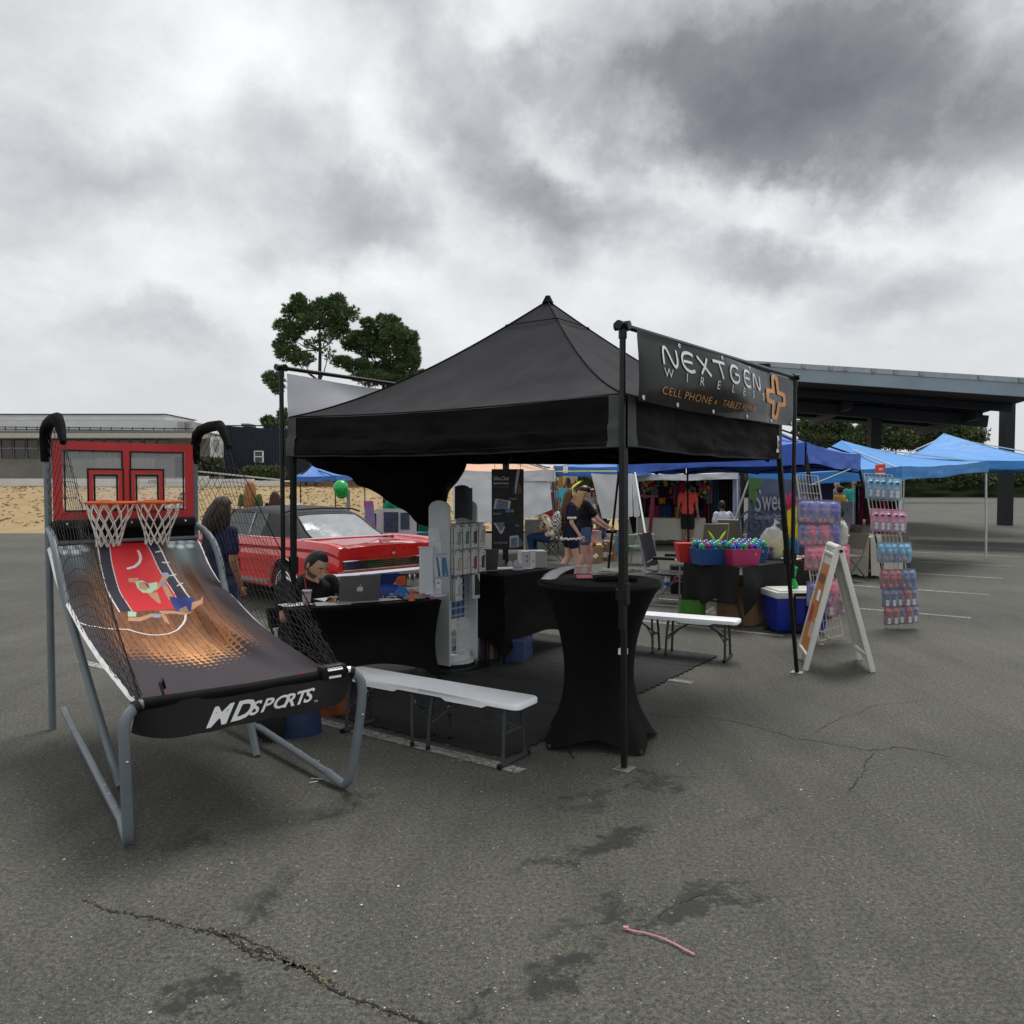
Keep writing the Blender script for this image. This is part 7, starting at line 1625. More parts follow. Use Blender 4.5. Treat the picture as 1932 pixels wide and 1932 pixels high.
# church banner
bnr=tarp([P(1413,900,16.6),P(1530,903,16.6),P(1530,1062,16.6),P(1408,1062,16.6)],'blue banner with green corner and silver Sweetwater Community Church lettering',mat('banner_blue',(.028,.045,.14),.4,var=.5,vs=1.2,c2=(.13,.16,.22)),'banner','church_banner',.01)
def badd(nm,fn,m):mb=MB();fn(mb);o=put(nm,mb,m,bnr);o.data.transform(Matrix.Translation(-bnr.location));return o
bY=16.54;M_slv=mat('silver_print',(.33,.34,.36),.4)
badd('green_corner',lambda mb:mb.add([P(x,y,bY)for x,y in((1413,903),(1438,903),(1433,922),(1428,938),(1424,955),(1418,942),(1413,944))],[(0,1,2,3,4,5,6)]),mat('banner_green',(.06,.16,.03),.5))
p0=P(1423,965,bY);badd('lettering',lambda mb:(mb.text('S',lambda x,y:p0+V((x*.50,0,y)),.66,0,.004),mb.text('weetwater',lambda x,y:p0+V((.16+x*.44,0,.03+y)),.60,0,.006)),M_slv)['kind']='stuff'
p1=P(1424,980,bY);badd('small_lettering',lambda mb:mb.text('Community Church',lambda x,y:p1+V((x*.42,0,y)),.17),M_slv)['kind']='stuff'
badd('ring_mark',lambda mb:[mb.lathe([(r_,0),(r_+.045,0)],P(1423,992,bY),30,M=Matrix.Rotation(R(90),3,'X'))for r_ in(.06,.17,.30)],mat('ring_print',(.07,.09,.14),.4))
badd('fish_mark',lambda mb:mb.tube([P(1478,978,bY),P(1470,980,bY),P(1465,979,bY),P(1463,976,bY),P(1466,973,bY),P(1471,973,bY),P(1478,976,bY)],.010,4),M_slv)
# beige patio chairs
M_mesh=mat('beige_mesh',(.22,.19,.13),.7,var=.1,vs=60);M_crm=mat('cream_metal',(.50,.48,.42),.45)
def patio(loc,rz,lab,m1,m2,grp='beige patio chairs'):
 t=thing('patio_chair',lab,'chair',loc,rz,grp)
 for x in(-.27,.27):
  mb=MB();mb.tube([(x,.24,0),(x,.27,.36),(x,.26,.62),(x,.2,.64),(x,-.22,.62)],.014,8);put('arm',mb,m2,t,smooth=True)
  mb=MB();mb.tube([(x*.92,.25,.40),(x*.92,-.20,.38),(x*.92,-.34,.95)],.014,8);put('frame',mb,m2,t,smooth=True);mb=MB();mb.tube([(x,-.20,.62),(x,-.30,0)],.014,8);put('leg',mb,m2,t,smooth=True)
 mb=MB();mb.slab(lambda u,v:(V((lerp(-.24,.24,u),lerp(-.20,-.335,v),lerp(.40,.94,v))),V((0,1,0))),6,6,.006);put('backrest',mb,m1,t)
 mb=MB();mb.slab(lambda u,v:(V((lerp(-.24,.24,u),lerp(.25,-.20,v),.39-.02*math.sin(v*3))),V((0,0,1))),6,6,.006);put('seat',mb,m1,t)
 mb=MB();mb.tube([(-.25,-.33,.945),(.25,-.33,.945)],.014,8);mb.tube([(-.25,-.28,.45),(.25,-.28,.45)],.010,8);put('rail',mb,m2,t)
 return t
patio(G(1338,1078)+V((0,.0,0)),R(8),'beige mesh patio chair seen from behind right of the man in coral',M_mesh,M_crm)
patio(G(1395,1066)+V((0,.4,0)),R(-35),'beige mesh patio chair half hidden by the slanting white pole',M_mesh,M_crm)
patio(G(1203,1064),R(-125),'grey-green mesh patio chair by the cream table, seen from its side',mat('grey_green_mesh',(.14,.16,.12),.7),M_galv,'grey-green patio chair')
# boxes and bags by the seated woman
M_cardb=mat('cardboard',(.28,.17,.085),.85,var=.15,vs=6)
for i,(x0,x1,y0,y1,Y,lab)in enumerate(((1108,1136,1020,1056,17.6,'open cardboard produce box with red and green packets, left one'),(1137,1161,1022,1052,18.2,'open cardboard box right of the packet box behind the dark tent leg'))):
 a,b_=P(x0,y1,Y),P(x1,y0,Y);a.z=0;t=thing('cardboard_box',lab,'box',((a.x+b_.x)/2,Y,0),R(-12),'cardboard boxes on the market floor');w2,h2_=(b_.x-a.x)*.92,.36
 mb=MB()
 for s in(-1,1):mb.box((s*w2/2,0,h2_/2),(.012,.4,h2_));mb.box((0,s*.2,h2_/2),(w2,.012,h2_))
 mb.box((0,0,.01),(w2,.4,.012));mb.box((0,.26,h2_+.06),(w2,.012,.16),Matrix.Rotation(R(-35),3,'X'));put('carton',mb,M_cardb,t)
 mb=MB();mb.box((-w2*.25,-.207,.13),(.10,.002,.12));mb.box((w2*.15,-.207,.16),(.08,.002,.10),Matrix.Rotation(R(45),3,'Y'));put('label',mb,M_wprint,t)
 for j in range(16):
  mb=MB();mb.box((rnd.uniform(-w2*.42,w2*.42),rnd.uniform(-.16,.16),h2_+rnd.uniform(-.03,.06)),(.12,.08,.05),Matrix.Rotation(rnd.uniform(0,3),3,'Z')@Matrix.Rotation(rnd.uniform(-.5,.5),3,'X'));put('packet',mb,[mat('pk_red',(.50,.03,.03),.4),mat('pk_green',(.05,.25,.08),.4),mat('pk_white',(.6,.6,.58),.4),mat('pk_yel',(.55,.45,.15),.4)][rnd.randrange(4)],t,bevel=.008)
mb=MB();mb.box(P(1115,1013,18.9),(.42,.3,.3),Matrix.Rotation(.2,3,'Z'));o=single('red_white_box',mb,mat('red_white_card',(.45,.03,.05),.5,c2=(.60,.58,.56),vs=3),'red and white box behind the produce box','box')
mb=MB();mb.box(P(1013,953,19.9),(.42,.1,.55));o=single('berry_box',mb,mat('berry_card',(.58,.60,.56),.5),'white Organic fruit box with red berries behind the seated man','box')
mb=MB();q0=P(1006,957,19.8)-o.location;mb.text('Organic',lambda x,y:q0+V((x,0,y)),.12);put('lettering',mb,mat('olive_ink',(.15,.15,.04),.5),o)
for x,z in((-.16,.2),(.14,.17),(-.1,-.2),(.16,-.18)):mb=MB();mb.ell(P(1013,953,19.82)-o.location+V((x,0,z)),(.05,.012,.05),10,6);put('berry',mb,mat('berry_red',(.35,.02,.04),.4),o)
mb=MB();mb.box(P(1027,951,20.0),(.42,.25,.6));o=single('red_box',mb,mat('red_card',(.45,.02,.03),.5),'red box beside the fruit box behind the seated man','box')
def sack(c,w_,d_,h_,m,lab,handles=True,nm='shopping_bag'):
 t=thing(nm,lab,'bag',c);mb=MB();mb.grid(lambda u,v:V((w_/2*math.copysign(abs(math.cos(u*6.283))**.5,math.cos(u*6.283))*(1+.1*nz(u*5,v*3,c.x)),d_/2*math.copysign(abs(math.sin(u*6.283))**.5,math.sin(u*6.283)),h_*v*(1+.03*math.sin(u*12)))),24,8);mb.box((0,0,h_*.85),(w_*.9,d_*.85,.01));put('bag_body',mb,m,t,smooth=True)
 if handles:
  for s in(-1,1):mb=MB();mb.tube([(-w_*.2,s*d_*.4,h_*.97),(-w_*.15,s*d_*.3,h_*1.25),(w_*.15,s*d_*.3,h_*1.25),(w_*.2,s*d_*.4,h_*.97)],.008,6);put('handle',mb,m,t)
sack(G(1168,1042),.36,.2,.40,mat('aqua_bag',(.02,.22,.45),.35,var=.5,vs=8,c2=(.25,.50,.60)),'glossy aqua blue shopping bag between the dark tent leg and the near pole')
sack(G(1203,1036),.42,.3,.38,mat('green_bag',(.03,.30,.08),.4,var=.6,vs=9,c2=(.50,.55,.50)),'green and white shopping bag just right of the near canopy pole',False)
sack(G(1180,1036)+V((0,.5,0)),.3,.2,.45,mat('patterned_bag',(.45,.40,.38),.5,var=.6,vs=12),'pale patterned bag behind the aqua bag')
# camp chair
t=thing('camp_chair','dark folding camp chair with padded arms and steel frame beside the toy stall','chair',G(1262,1140)+V((0,.15,0)),R(-118));M_ct=mat('camp_cloth',(.014,.011,.018),.7,bump=.3,bs=60)
for x in(-.29,.29):
 mb=MB();mb.tube([(x,.26,.0),(x,.27,.10),(x,.27,.60),(x,.20,.66),(x,-.10,.66),(x,-.20,.60)],.012,8);mb.tube([(x,.26,.0),(x,.0,-.0),(x,-.22,.0),(x,-.24,.08),(x,-.22,.5),(x,-.34,.98)],.012,8);put('frame',mb,M_galv,t,smooth=True)
 mb=MB();mb.tube([(x,.20,.668),(x,-.12,.668)],.024,10);put('arm_pad',mb,M_blk,t,smooth=True)
mb=MB();mb.tube([(-.29,.24,.43),(.29,-.18,.06)],.010,6);mb.tube([(.29,.24,.43),(-.29,-.18,.06)],.010,6);mb.tube([(-.29,.26,.43),(.29,.26,.43)],.010,6);mb.tube([(-.29,-.2,.43),(.29,-.2,.43)],.010,6);put('cross_brace',mb,M_galv,t)
mb=MB();mb.slab(lambda u,v:(V((lerp(-.28,.28,u),lerp(-.22,.27,v),.445-.04*math.sin(u*3.14)*math.sin(v*3.14))),V((0,0,1))),10,10,.015);put('seat',mb,M_ct,t,smooth=R(50))
mb=MB();mb.slab(lambda u,v:(V((lerp(-.28,.28,u),lerp(-.22,-.34,v)-.05*math.sin(u*3.14),lerp(.50,.98,v)+.03*abs(2*u-1)-.02*nz(u*4,v))),V((0,1,0))),10,8,.010);put('backrest',mb,M_ct,t,smooth=R(50))
# toy stall table
V3=V((2.68,9.42,0));vd=V((.77,.64,0)).normalized();vn=V((-vd.y,vd.x,0));vL,vW=2.45,.78
def T3(u,v,z=.742):return zc(V3+vd*(u*vL)+vn*(v*vW),z)
t=thing('toy_table','folding table with black cloth hanging unevenly, holding bins of coloured toys','table',zc(T3(.5,.5),0));vA=math.atan2(vd.y,vd.x)
mb=MB();mb.box(T3(.5,.5,.722),(vL,vW,.035),Matrix.Rotation(vA,3,'Z'));put('tabletop',mb,M_hdpe,t,world=True)
M_cl3=mat('black_table_cloth',(.012,.012,.013),.75,var=.2,vs=3,bump=.3,bs=60,spec=.25)
def cloth3(mb):
 mb.grid(lambda u,v:T3(lerp(-.01,1.01,u),lerp(-.02,1.02,v),.746+.003*nz(u*9,v*9)),20,8)
 hemf=lambda u:.10+.33*math.exp(-((u-.12)/.10)**2)+.10*math.exp(-((u-.45)/.1)**2)
 mb.grid(lambda u,v:T3(lerp(-.01,1.01,u),-.02,0)+(-vn)*(.02+.05*(1-v)*(.6+math.sin(u*24)*.5+nz(u*8,v*2)))+V((0,0,lerp(hemf(u),.746,v))),90,14)
 hem2=lambda u:.40-.10*math.sin(u*3.14)+.12*nz(u*4,2)-.12*(u>.7)*(u-.7)*3
 mb.grid(lambda u,v:T3(-.01,lerp(-.02,1.02,u),0)+(-vd)*(.02+.05*(1-v)*(.6+math.sin(u*15)*.5))+V((0,0,lerp(hem2(u),.746,v))),40,12)
mb=MB();cloth3(mb);put('table_cloth',mb,M_cl3,t,world=True,smooth=R(60))
for u in(.07,.90):
 mb=MB()
 for v in(.14,.86):mb.tube([T3(u,v+(.0 if v<.5 else-.0)+(.12 if v<.5 else-.12),.70),T3(u,v+(.12 if v<.5 else-.12),.40),T3(u,v+(-.05 if v<.5 else .05),.0)],.016,8)
 mb.beam(T3(u,.2,.28),T3(u,.8,.28),.04,.02);mb.beam(T3(u,.26,.45),T3(u+.12,.5,.70),.02,.02);put('trestle_leg',mb,M_tube,t,world=True,smooth=True)
# bins with glossy capsule toys
def bin_(c,w_,d_,h_,m,lab,rz):
 t=thing('storage_bin',lab,'bin',c,rz,'bins on the toy table');mb=MB();k=.86
 mb.hexa([(-w_/2*k,-d_/2*k,0),(w_/2*k,-d_/2*k,0),(w_/2*k,d_/2*k,0),(-w_/2*k,d_/2*k,0)],[(-w_/2,-d_/2,h_),(w_/2,-d_/2,h_),(w_/2,d_/2,h_),(-w_/2,d_/2,h_)]);put('bin_body',mb,m,t,bevel=.006)
 mb=MB();mb.lathe([(.009,0),(.015,0)],(w_*.30,-d_/2*.965-.004,h_*.70),12,M=Matrix.Rotation(R(90),3,'X'));put('eyelet',mb,M_silver,t);return t
M_bb,M_bp=mat('blue_fabric_bin',(.010,.065,.22),.6),mat('pink_fabric_bin',(.42,.035,.13),.6)
bcA=[(T3(.02,.62),M_bb,'blue fabric bin of toys, left of the pink bin'),(T3(.11,.25),M_bp,'pink fabric bin of toys in the middle, nearest the corner'),(T3(.27,.45),M_bb,'blue fabric bin of toys right of the pink bin')]
for c,m,lab in bcA:bin_(c,.40,.30,.20,m,lab,vA-R(24))
M_toys=[mat('toy_green',(.01,.42,.14),.15,var=.1,spec=.8),mat('toy_blue',(.01,.05,.50),.15,var=.1,spec=.8),mat('toy_magenta',(.30,.01,.12),.15,var=.1,spec=.8),mat('toy_dkgreen',(.01,.20,.08),.15,spec=.8)]
TN=['green','blue','magenta','dark green'];proto={}
for k in range(4):
 mb=MB();mb.ell((0,0,.050),(.038,.042,.052),12,8,fn=lambda p:p*(1-.25*max(0,-p.z)));o=put('capsule_toy',mb,M_toys[k],smooth=True);proto[k]=o
 mb=MB();mb.tube([(.024*math.cos(a),-.036+.004*math.sin(a*2),.050+.024*math.sin(a))for a in[i*R(36)for i in range(10)]],.005,6,closed=True);put('ring',mb,M_toys[(k+3)%4 if k else 3],o,smooth=True)
 mb=MB();mb.ell((.012,-.034,.028),.009,8,5);put('eye',mb,M_wprint,o,smooth=True)
index_kids();cnt=0
for bi,(c,m,lab)in enumerate(bcA):
 for i in range(5):
  for j in range(3):
   k=rnd.randrange(4)if i%2 else(0,1)[(i//2+j+bi)%2];p=c+Matrix.Rotation(vA-R(24),3,'Z')@V((-.16+.08*i,-.10+.09*j,.165+.012*rnd.random()+.012*j))
   cnt+=1;o=proto[k]if(k in proto and not proto[k].get('used'))else None
   if o is None:o=copy_thing(proto[k],p,vA-R(24)+rnd.uniform(-.5,.5))
   else:o['used']=1;o.location=p;o.rotation_euler=(0,0,vA+rnd.uniform(-.5,.5))
   tag(o,'%s glossy capsule toy, %s row, %s from left, %s'%(TN[k],('front','middle','back')[j],('first','second','third','fourth','fifth','sixth')[i],('left blue bin','pink bin','right blue bin')[bi]),'toy','glossy capsule toys heaped in the bins')
for k in proto:
 if proto[k].get('used'):del proto[k]['used']
mb=MB();c=T3(.06,1.0);mb.hexa([c+V((-.2,-.1,0)),c+V((.2,-.1,0)),c+V((.2,.1,0)),c+V((-.2,.1,0))],[c+V((-.24,-.13,.24)),c+V((.24,-.13,.24)),c+V((.24,.13,.24)),c+V((-.24,.13,.24))]);single('red_tub',mb,mat('red_tub',(.55,.02,.02),.4),'red plastic tub behind the toy bins','tub')
mb=MB();c=T3(.24,.98);mb.hexa([c+V((-.2,-.1,0)),c+V((.2,-.1,0)),c+V((.2,.1,0)),c+V((-.2,.1,0))],[c+V((-.24,-.13,.23)),c+V((.24,-.13,.23)),c+V((.24,.13,.23)),c+V((-.24,.13,.23))]);tub=single('green_tub',mb,mat('green_tub',(.05,.30,.06),.4),'green plastic tub with rim behind the toy bins','tub')
t=thing('bunny_ears','pair of yellow-green toy bunny ears standing in the green tub','toy ears',c+V((0,0,.22)))
for s in(-1,1):mb=MB();mb.tube([(s*.02,0,0),(s*.045,0,.05),(s*.085,0,.11),(s*.115,0,.155)],[.012,.028,.026,.006],8,flat=.5);put('ear',mb,mat('ear_yellow',(.50,.55,.06),.6),t,smooth=True)
t=thing('bird_toy','small purple plush bird toy on the toy table right of the bins','plush toy',T3(.43,.35));mb=MB();mb.ell((0,0,.07),(.035,.035,.06),10,8);mb.ell((.0,0,.155),(.028,.030,.03),10,8);put('plush_body',mb,mat('plum_plush',(.10,.07,.20),.9),t,smooth=True);mb=MB();mb.tube([(.02,0,.155),(.055,0,.15)],[.012,.003],6);put('beak',mb,mat('mauve',(.2,.12,.22),.8),t)
t=thing('plastic_bag','clear plastic bag bulging with a yellow plush inside on the toy table','plastic bag',T3(.50,.45));mb=MB();mb.ell((0,0,.20),(.17,.13,.22),18,12,fn=lambda p:p*(1+.16*nz(p.x*3,p.y*3,p.z*3)));put('film',mb,mat('clear_film',(.75,.75,.70),.12,alpha=.38,spec=.9),t,smooth=True);mb=MB();mb.ell((0,0,.13),(.13,.09,.13),14,10)
for s in(-1,1):mb.tube([(s*.05,0,.2),(s*.10,0,.33)],[.035,.012],8)
put('plush',mb,mat('pale_yellow_plush',(.50,.42,.12),.9,bump=.5,bs=60),t,smooth=True);mb=MB();mb.tube([(0,0,.38),(.02,0,.46),(.05,0,.50)],[.05,.015,.05],8);put('knot',mb,mat('clear_film',(.75,.75,.70),.12,alpha=.38,spec=.9),t,smooth=True)
for i,(u,v,cc,s)in enumerate(((.50,.12,(.60,.62,.30),.22),(.60,.15,(.50,.12,.28),.2),(.70,.12,(.60,.50,.03),.3),(.80,.16,(.55,.48,.05),.28),(.66,.3,(.55,.55,.52),.18))):
 mb=MB();mb.grid(lambda a,b_:T3(u,v)+V(((a-.5)*s,(b_-.5)*s*.7,.012+.03*max(0,nz(a*6,b_*6,i)+.4))),12,10);single('packaged_toy',mb,mat('pkg%d'%i,cc,.3,var=.3,vs=20),['pale green flat packet','pink flat toy packet','yellow petal-like paper pile','second yellow paper pile near the wire rack','white flat packet'][i]+' on the right part of the toy table','toy packet',smooth=True)
# hanging yellow and blue party figure (generic)
t=thing('pinata','slim yellow, red and blue crepe-paper pinata hanging behind the canopy leg','pinata',T3(.74,.55,1.0))
def fluff(mb,c,r,n,L):
 mb.ell(c,r,14,10)
 for i in range(n):
  u=rnd.uniform(-1,1);a=rnd.uniform(0,6.28);q=math.sqrt(1-u*u);d=V((q*math.cos(a),q*math.sin(a),u));p=V(c)+V((d.x*r[0],d.y*r[1],d.z*r[2]));s_=d.orthogonal().normalized()*.018;mb.add([p-s_,p+s_,p+d*L*.5+V((0,0,-L))],[(0,1,2)])
for nm,c,r,m in(('yellow_body',(0,0,.20),(.085,.08,.30),mat('crepe_yellow',(.68,.52,.02),.8)),('red_crest',(-.03,0,.50),(.06,.06,.10),mat('crepe_red',(.50,.03,.12),.8)),('blue_base',(-.01,-.01,-.10),(.075,.07,.17),mat('crepe_blue',(.01,.18,.42),.8))):
 mb=MB();fluff(mb,c,r,260,.05);put(nm,mb,m,t)
mb=MB();mb.tube([(0,0,.5),(0,.02,1.05)],.004,4);put('cord',mb,M_blk,t)
# boxes and bags under the table
mb=MB();c=T3(.24,.40,0);mb.box(c+V((.0,0,.24)),(.68,.46,.46),Matrix.Rotation(vA+R(8),3,'Z'));o=single('big_carton',mb,M_cardb,'big brown cardboard carton under the toy table','box',bevel=.004)
mb=MB();mb.box(c+V((0,.02,.52))-o.location,(.5,.3,.02),Matrix.Rotation(R(14),3,'X'));put('flap',mb,M_cardb,o)
mb=MB();c=T3(.40,.05,0);mb.box(c+V((0,0,.05)),(.55,.26,.09),Matrix.Rotation(vA,3,'Z'));single('flat_carton',mb,M_cardb,'flat cardboard tray poking out from under the black cloth by the blue cooler','box')
sack(T3(-.02,.85,0),.32,.2,.30,mat('lime_bag',(.05,.20,.02),.5,var=.2,vs=9),'lime green bag on the ground under the toy table',False)
mb=MB();mb.lathe([(.028,0),(.045,.13),(.047,.13)],G(1331,1158),16,M=Matrix.Rotation(R(65),3,'Y'));single('clear_tumbler',mb,M_cup,'clear plastic cup lying against the folding table leg','cup',smooth=True)
t=thing('black_cooler','black soft cooler with red handle behind the camp chair','cooler',G(1290,1121),R(-8));mb=MB();mb.box((.05,.18,.22),(.50,.36,.43));put('cooler_body',mb,M_blk,t,bevel=.02,smooth=R(30));mb=MB();mb.tube([(-.17,-.01,.34),(-.12,-.04,.20),(.07,-.04,.20),(.10,-.01,.36),(-.10,-.01,.36)],.012,6);put('handle',mb,mat('red_plastic',(.50,.02,.03),.35),t,smooth=True)
t=thing('water_bottles','shrink-wrapped pack of water bottles with blue labels between the tall table and camp chair','bottle pack',G(1257,1112))
for i in range(6):
 mb=MB();c=V(((i%3)*.07,(i//3)*.07,0));mb.lathe([(.0,0),(.032,0),(.032,.15),(.012,.19),(.012,.21),(0,.21)],c,12);bt=put('bottle',mb,M_cup,t,smooth=True);mb=MB();mb.lathe([(.0335,.06),(.0335,.12)],c,12);put('label',mb,mat('bottle_blue',(.03,.12,.5),.4),bt)
# blue and white wheeled cooler with a green toy on it
cq=G(1466,1197);t=thing('wheeled_cooler','blue wheeled cooler with white lid and black pull handle','cooler',cq+V((.27,.22,0)),R(6));w2=.62;M_cb=mat('cooler_blue',(.008,.022,.27),.35)
mb=MB();mb.hexa([(-w2/2*.93,-.19,.03),(w2/2*.93,-.19,.03),(w2/2*.93,.19,.03),(-w2/2*.93,.19,.03)],[(-w2/2,-.22,.42),(w2/2,-.22,.42),(w2/2,.22,.42),(-w2/2,.22,.42)]);put('cooler_body',mb,M_cb,t,bevel=.018,smooth=R(30))
mb=MB();mb.box((0,0,.45),(w2+.02,.46,.075));mb.box((0,0,.49),(w2-.06,.40,.03));put('lid',mb,mat('cooler_white',(.62,.63,.60),.4),t,bevel=.018,smooth=R(30))
mb=MB();mb.tube([(-.11,-.235,.08),(-.11,-.24,.40),(-.11,-.25,.46),(.06,-.25,.46),(.06,-.24,.40),(.06,-.235,.08)],.020,8,flat=.6);mb.box((-.02,-.232,.075),(.22,.03,.07));put('pull_handle',mb,M_blk,t,smooth=True)
for s in(-1,1):mb=MB();mb.tube([(-w2/2+.0+(0 if s<0 else w2-.06),.10,.06),(-w2/2+.05+(0 if s<0 else w2-.06),.10,.06)],.06,16);put('wheel',mb,mat('rubber',(.015,.015,.016),.85),t,smooth=R(40))
gp=(cq+V((.27,.22,0)));t=thing('green_figure_toy','bright green plastic dinosaur-like toy standing on the white cooler lid','toy',V((P(1495,1100,gp.y).x,gp.y-.03,.508)),R(180))
mb=MB();mb.lathe([(0,.012),(.055,.012),(.058,0)],(0,0,0),16);mb.tube([(-.03,0,.01),(-.012,0,.07),(-.002,0,.12),(.0,0,.17),(-.01,0,.20),(.0,0,.235)],[.034,.026,.016,.032,.028,.034],10);mb.tube([(.0,0,.235),(-.045,0,.232)],[.022,.014],8);mb.tube([(.02,0,.17),(-.03,-.01,.15)],.008,6);mb.tube([(-.01,0,.25),(.0,0,.275)],[.014,.005],6)
for k in range(6):mb.ell((.03-.002*k,0,.05+.035*k),(.010,.006,.012),6,5)
put('toy_body',mb,mat('toy_bright_green',(.01,.50,.10),.3),t,smooth=True)
# gridwall racks with blister packs
M_wire=mat('cream_wire',(.52,.50,.42),.4)
def gridwall(tl,tr,br,bl,nx,ny,lab):
 t=thing('gridwall_rack',lab,'wire rack',((bl.x+br.x)/2,(bl.y+br.y)/2,0),0,'cream gridwall racks')
 f=lambda u,v,o=0:tl.lerp(tr,u).lerp(bl.lerp(br,u),v)+V((0,-o,0))
 mb=MB()
 for i in range(nx+1):mb.tube([f(i/nx,0,.0),f(i/nx,1,.0)],.0032,5)
 for j in range(ny+1):mb.tube([f(0,j/ny,.006),f(1,j/ny,.006)],.0032,5)
 mb.tube([f(0,0),f(1,0),f(1,1),f(0,1)],.0055,6,closed=True);mb.tube([f(0,0)+V((.02,.03,0)),f(1,0)+V((.02,.03,0)),f(1,1)+V((.02,.03,0)),f(0,1)+V((.02,.03,0))],.0045,6,closed=True);put('wire_panel',mb,M_wire,t,world=True);return t,f
g1t,gf1=gridwall(P(1502,895,9.05),P(1542,898,8.95),P(1589,1198,8.85),P(1545,1210,8.80),7,18,'tilted cream gridwall rack of bubble-gun toys behind the sandwich board')
mb=MB();a=gf1(.5,.2);mb.tube([a+V((.02,.08,.25)),V((4.02,9.6,1.9))],.006,5);mb.tube([gf1(.5,1)+V((0,.02,.0)),V((gf1(.5,1).x+.05,gf1(.5,1).y+.25,.0))],.01,6);mb.tube([gf1(0,1),V((gf1(0,1).x,gf1(0,1).y,0))],.008,6);mb.tube([gf1(1,1),V((gf1(1,1).x,gf1(1,1).y,0))],.008,6);put('support',mb,M_wire,g1t,world=True)['kind']='stuff'
g2t,gf2=gridwall(P(1630,893,10.0),P(1682,896,9.7),P(1722,1160,9.6),P(1672,1166,9.6),7,16,'tilted cream gridwall rack of watch-shaped toys at the right edge')
mb=MB();mb.tube([gf2(0,1),V((gf2(0,1).x,gf2(0,1).y,0))],.008,6);mb.tube([gf2(1,1),V((gf2(1,1).x,gf2(1,1).y,0))],.008,6);put('support',mb,M_wire,g2t,world=True)['kind']='stuff'
M_blis=mat('clear_blister',(.80,.84,.92),.06,alpha=.16,spec=.9)
TOYC={'indigo':(.05,.05,.50),'rose':(.85,.06,.20),'sky':(.08,.50,.80),'pink':(.85,.20,.45),'red':(.45,.02,.03),'blue':(.02,.12,.38)}
packs={}
def blister(kind,style,w_,h_):
 key=(kind,style)
 o=thing('blister_pack','','toy packet',(0,0,0));mm=mat('toyc_'+kind,TOYC[kind],.25,var=.15,spec=.7)
 mb=MB();mb.box((0,.004,-h_/2),(w_,.003,h_));card=put('card',mb,mat('card_'+kind,tuple(.35*x+.15 for x in TOYC[kind]),.4,var=.25,vs=30),o)
 mb=MB();mb.ell((0,-.03,-h_*.52),(w_*.48,.04,h_*.46),12,8,fn=lambda p:V((math.copysign(abs(p.x)**.6,p.x),p.y,math.copysign(abs(p.z)**.6,p.z))));put('blister',mb,M_blis,o,smooth=True)
 mb=MB()
 if style=='gun':
  mb.ell((0,-.02,-h_*.22),(w_*.30,.025,h_*.11),12,8);mb.ell((.015,-.025,-h_*.45),(w_*.34,.03,h_*.16),12,8);mb.tube([(w_*.22,-.02,-h_*.5),(w_*.33,-.02,-h_*.72),(w_*.18,-.02,-h_*.84)],w_*.10,8)
  put('toy',mb,mm,o,smooth=True);mb=MB();mb.ell((-.01,-.055,-h_*.42),(w_*.13,.01,h_*.04),10,6);put('badge',mb,mat('toy_badge',(.55,.04,.03),.4),o,smooth=True)
  mb=MB();mb.lathe([(0,0),(w_*.18,0),(w_*.18,h_*.13),(w_*.14,h_*.17),(0,h_*.17)],(-w_*.15,-.02,-h_*.90),12);put('bottle',mb,mat('soap_bottle',(.50,.20,.24),.25),o,smooth=True)
 else:
  mb.ell((0,-.02,-h_*.27),(w_*.40,.035,h_*.12),14,8);mb.tube([(0,-.01,-h_*.36),(0,-.01,-h_*.56)],w_*.24,10,flat=.6);put('toy',mb,mm,o,smooth=True)
  mb=MB();mb.ell((0,-.056,-h_*.27),(w_*.24,.012,h_*.06),12,6);put('dial',mb,mat('toy_dial',(.03,.03,.03),.3)if kind in('sky','pink')else mat('toy_dial_red',(.40,.04,.02),.3),o,smooth=True)
  for q,c in((-.66,(.55,.12,.14)),(-.82,(.60,.66,.64))):mb=MB();mb.lathe([(0,.0),(w_*.19,0),(w_*.19,.02),(0,.02)],(w_*.02,-.035,h_*q),12,M=Matrix.Rotation(R(90),3,'X'));put('disc',mb,mat('disc%d'%int(-q*100),(.68,.70,.70),.4),o)
 packs[key]=o
for kd,st,w_,h_ in(('indigo','gun',.15,.27),('rose','gun',.15,.27),('sky','watch',.115,.27),('pink','watch',.115,.27),('red','gun',.10,.24),('blue','gun',.10,.24),('red','watch',.10,.22),('blue','watch',.10,.22),('sky','gun',.10,.24)):blister(kd,st,w_,h_)
index_kids();usedp=set();ORD=('first','second','third','fourth','fifth','sixth')
def hang_packs(f,rows,rackname,yaw):
 for ri,(v,kind,style,n,u0,du,dep)in enumerate(rows):
  for i in range(n):
   k=kind if isinstance(kind,str)else kind[i];p=f(u0+du*i,v)+V((0,-dep-.02*(i%2),0));key=(k,style)
   lab='%s %s pack, %s from left, %s row of %s'%(k,'bubble-gun' if style=='gun' else 'watch toy',ORD[i],ORD[ri],rackname)
   if key not in usedp:usedp.add(key);o=packs[key];o.location=p;o.rotation_euler=(0,0,yaw+.1*math.sin(i*5));tag(o,lab,None,'blister packs on the wire racks')
   else:copy_thing(packs[key],p,yaw+.1*math.sin(i*5),lab,'blister packs on the wire racks')
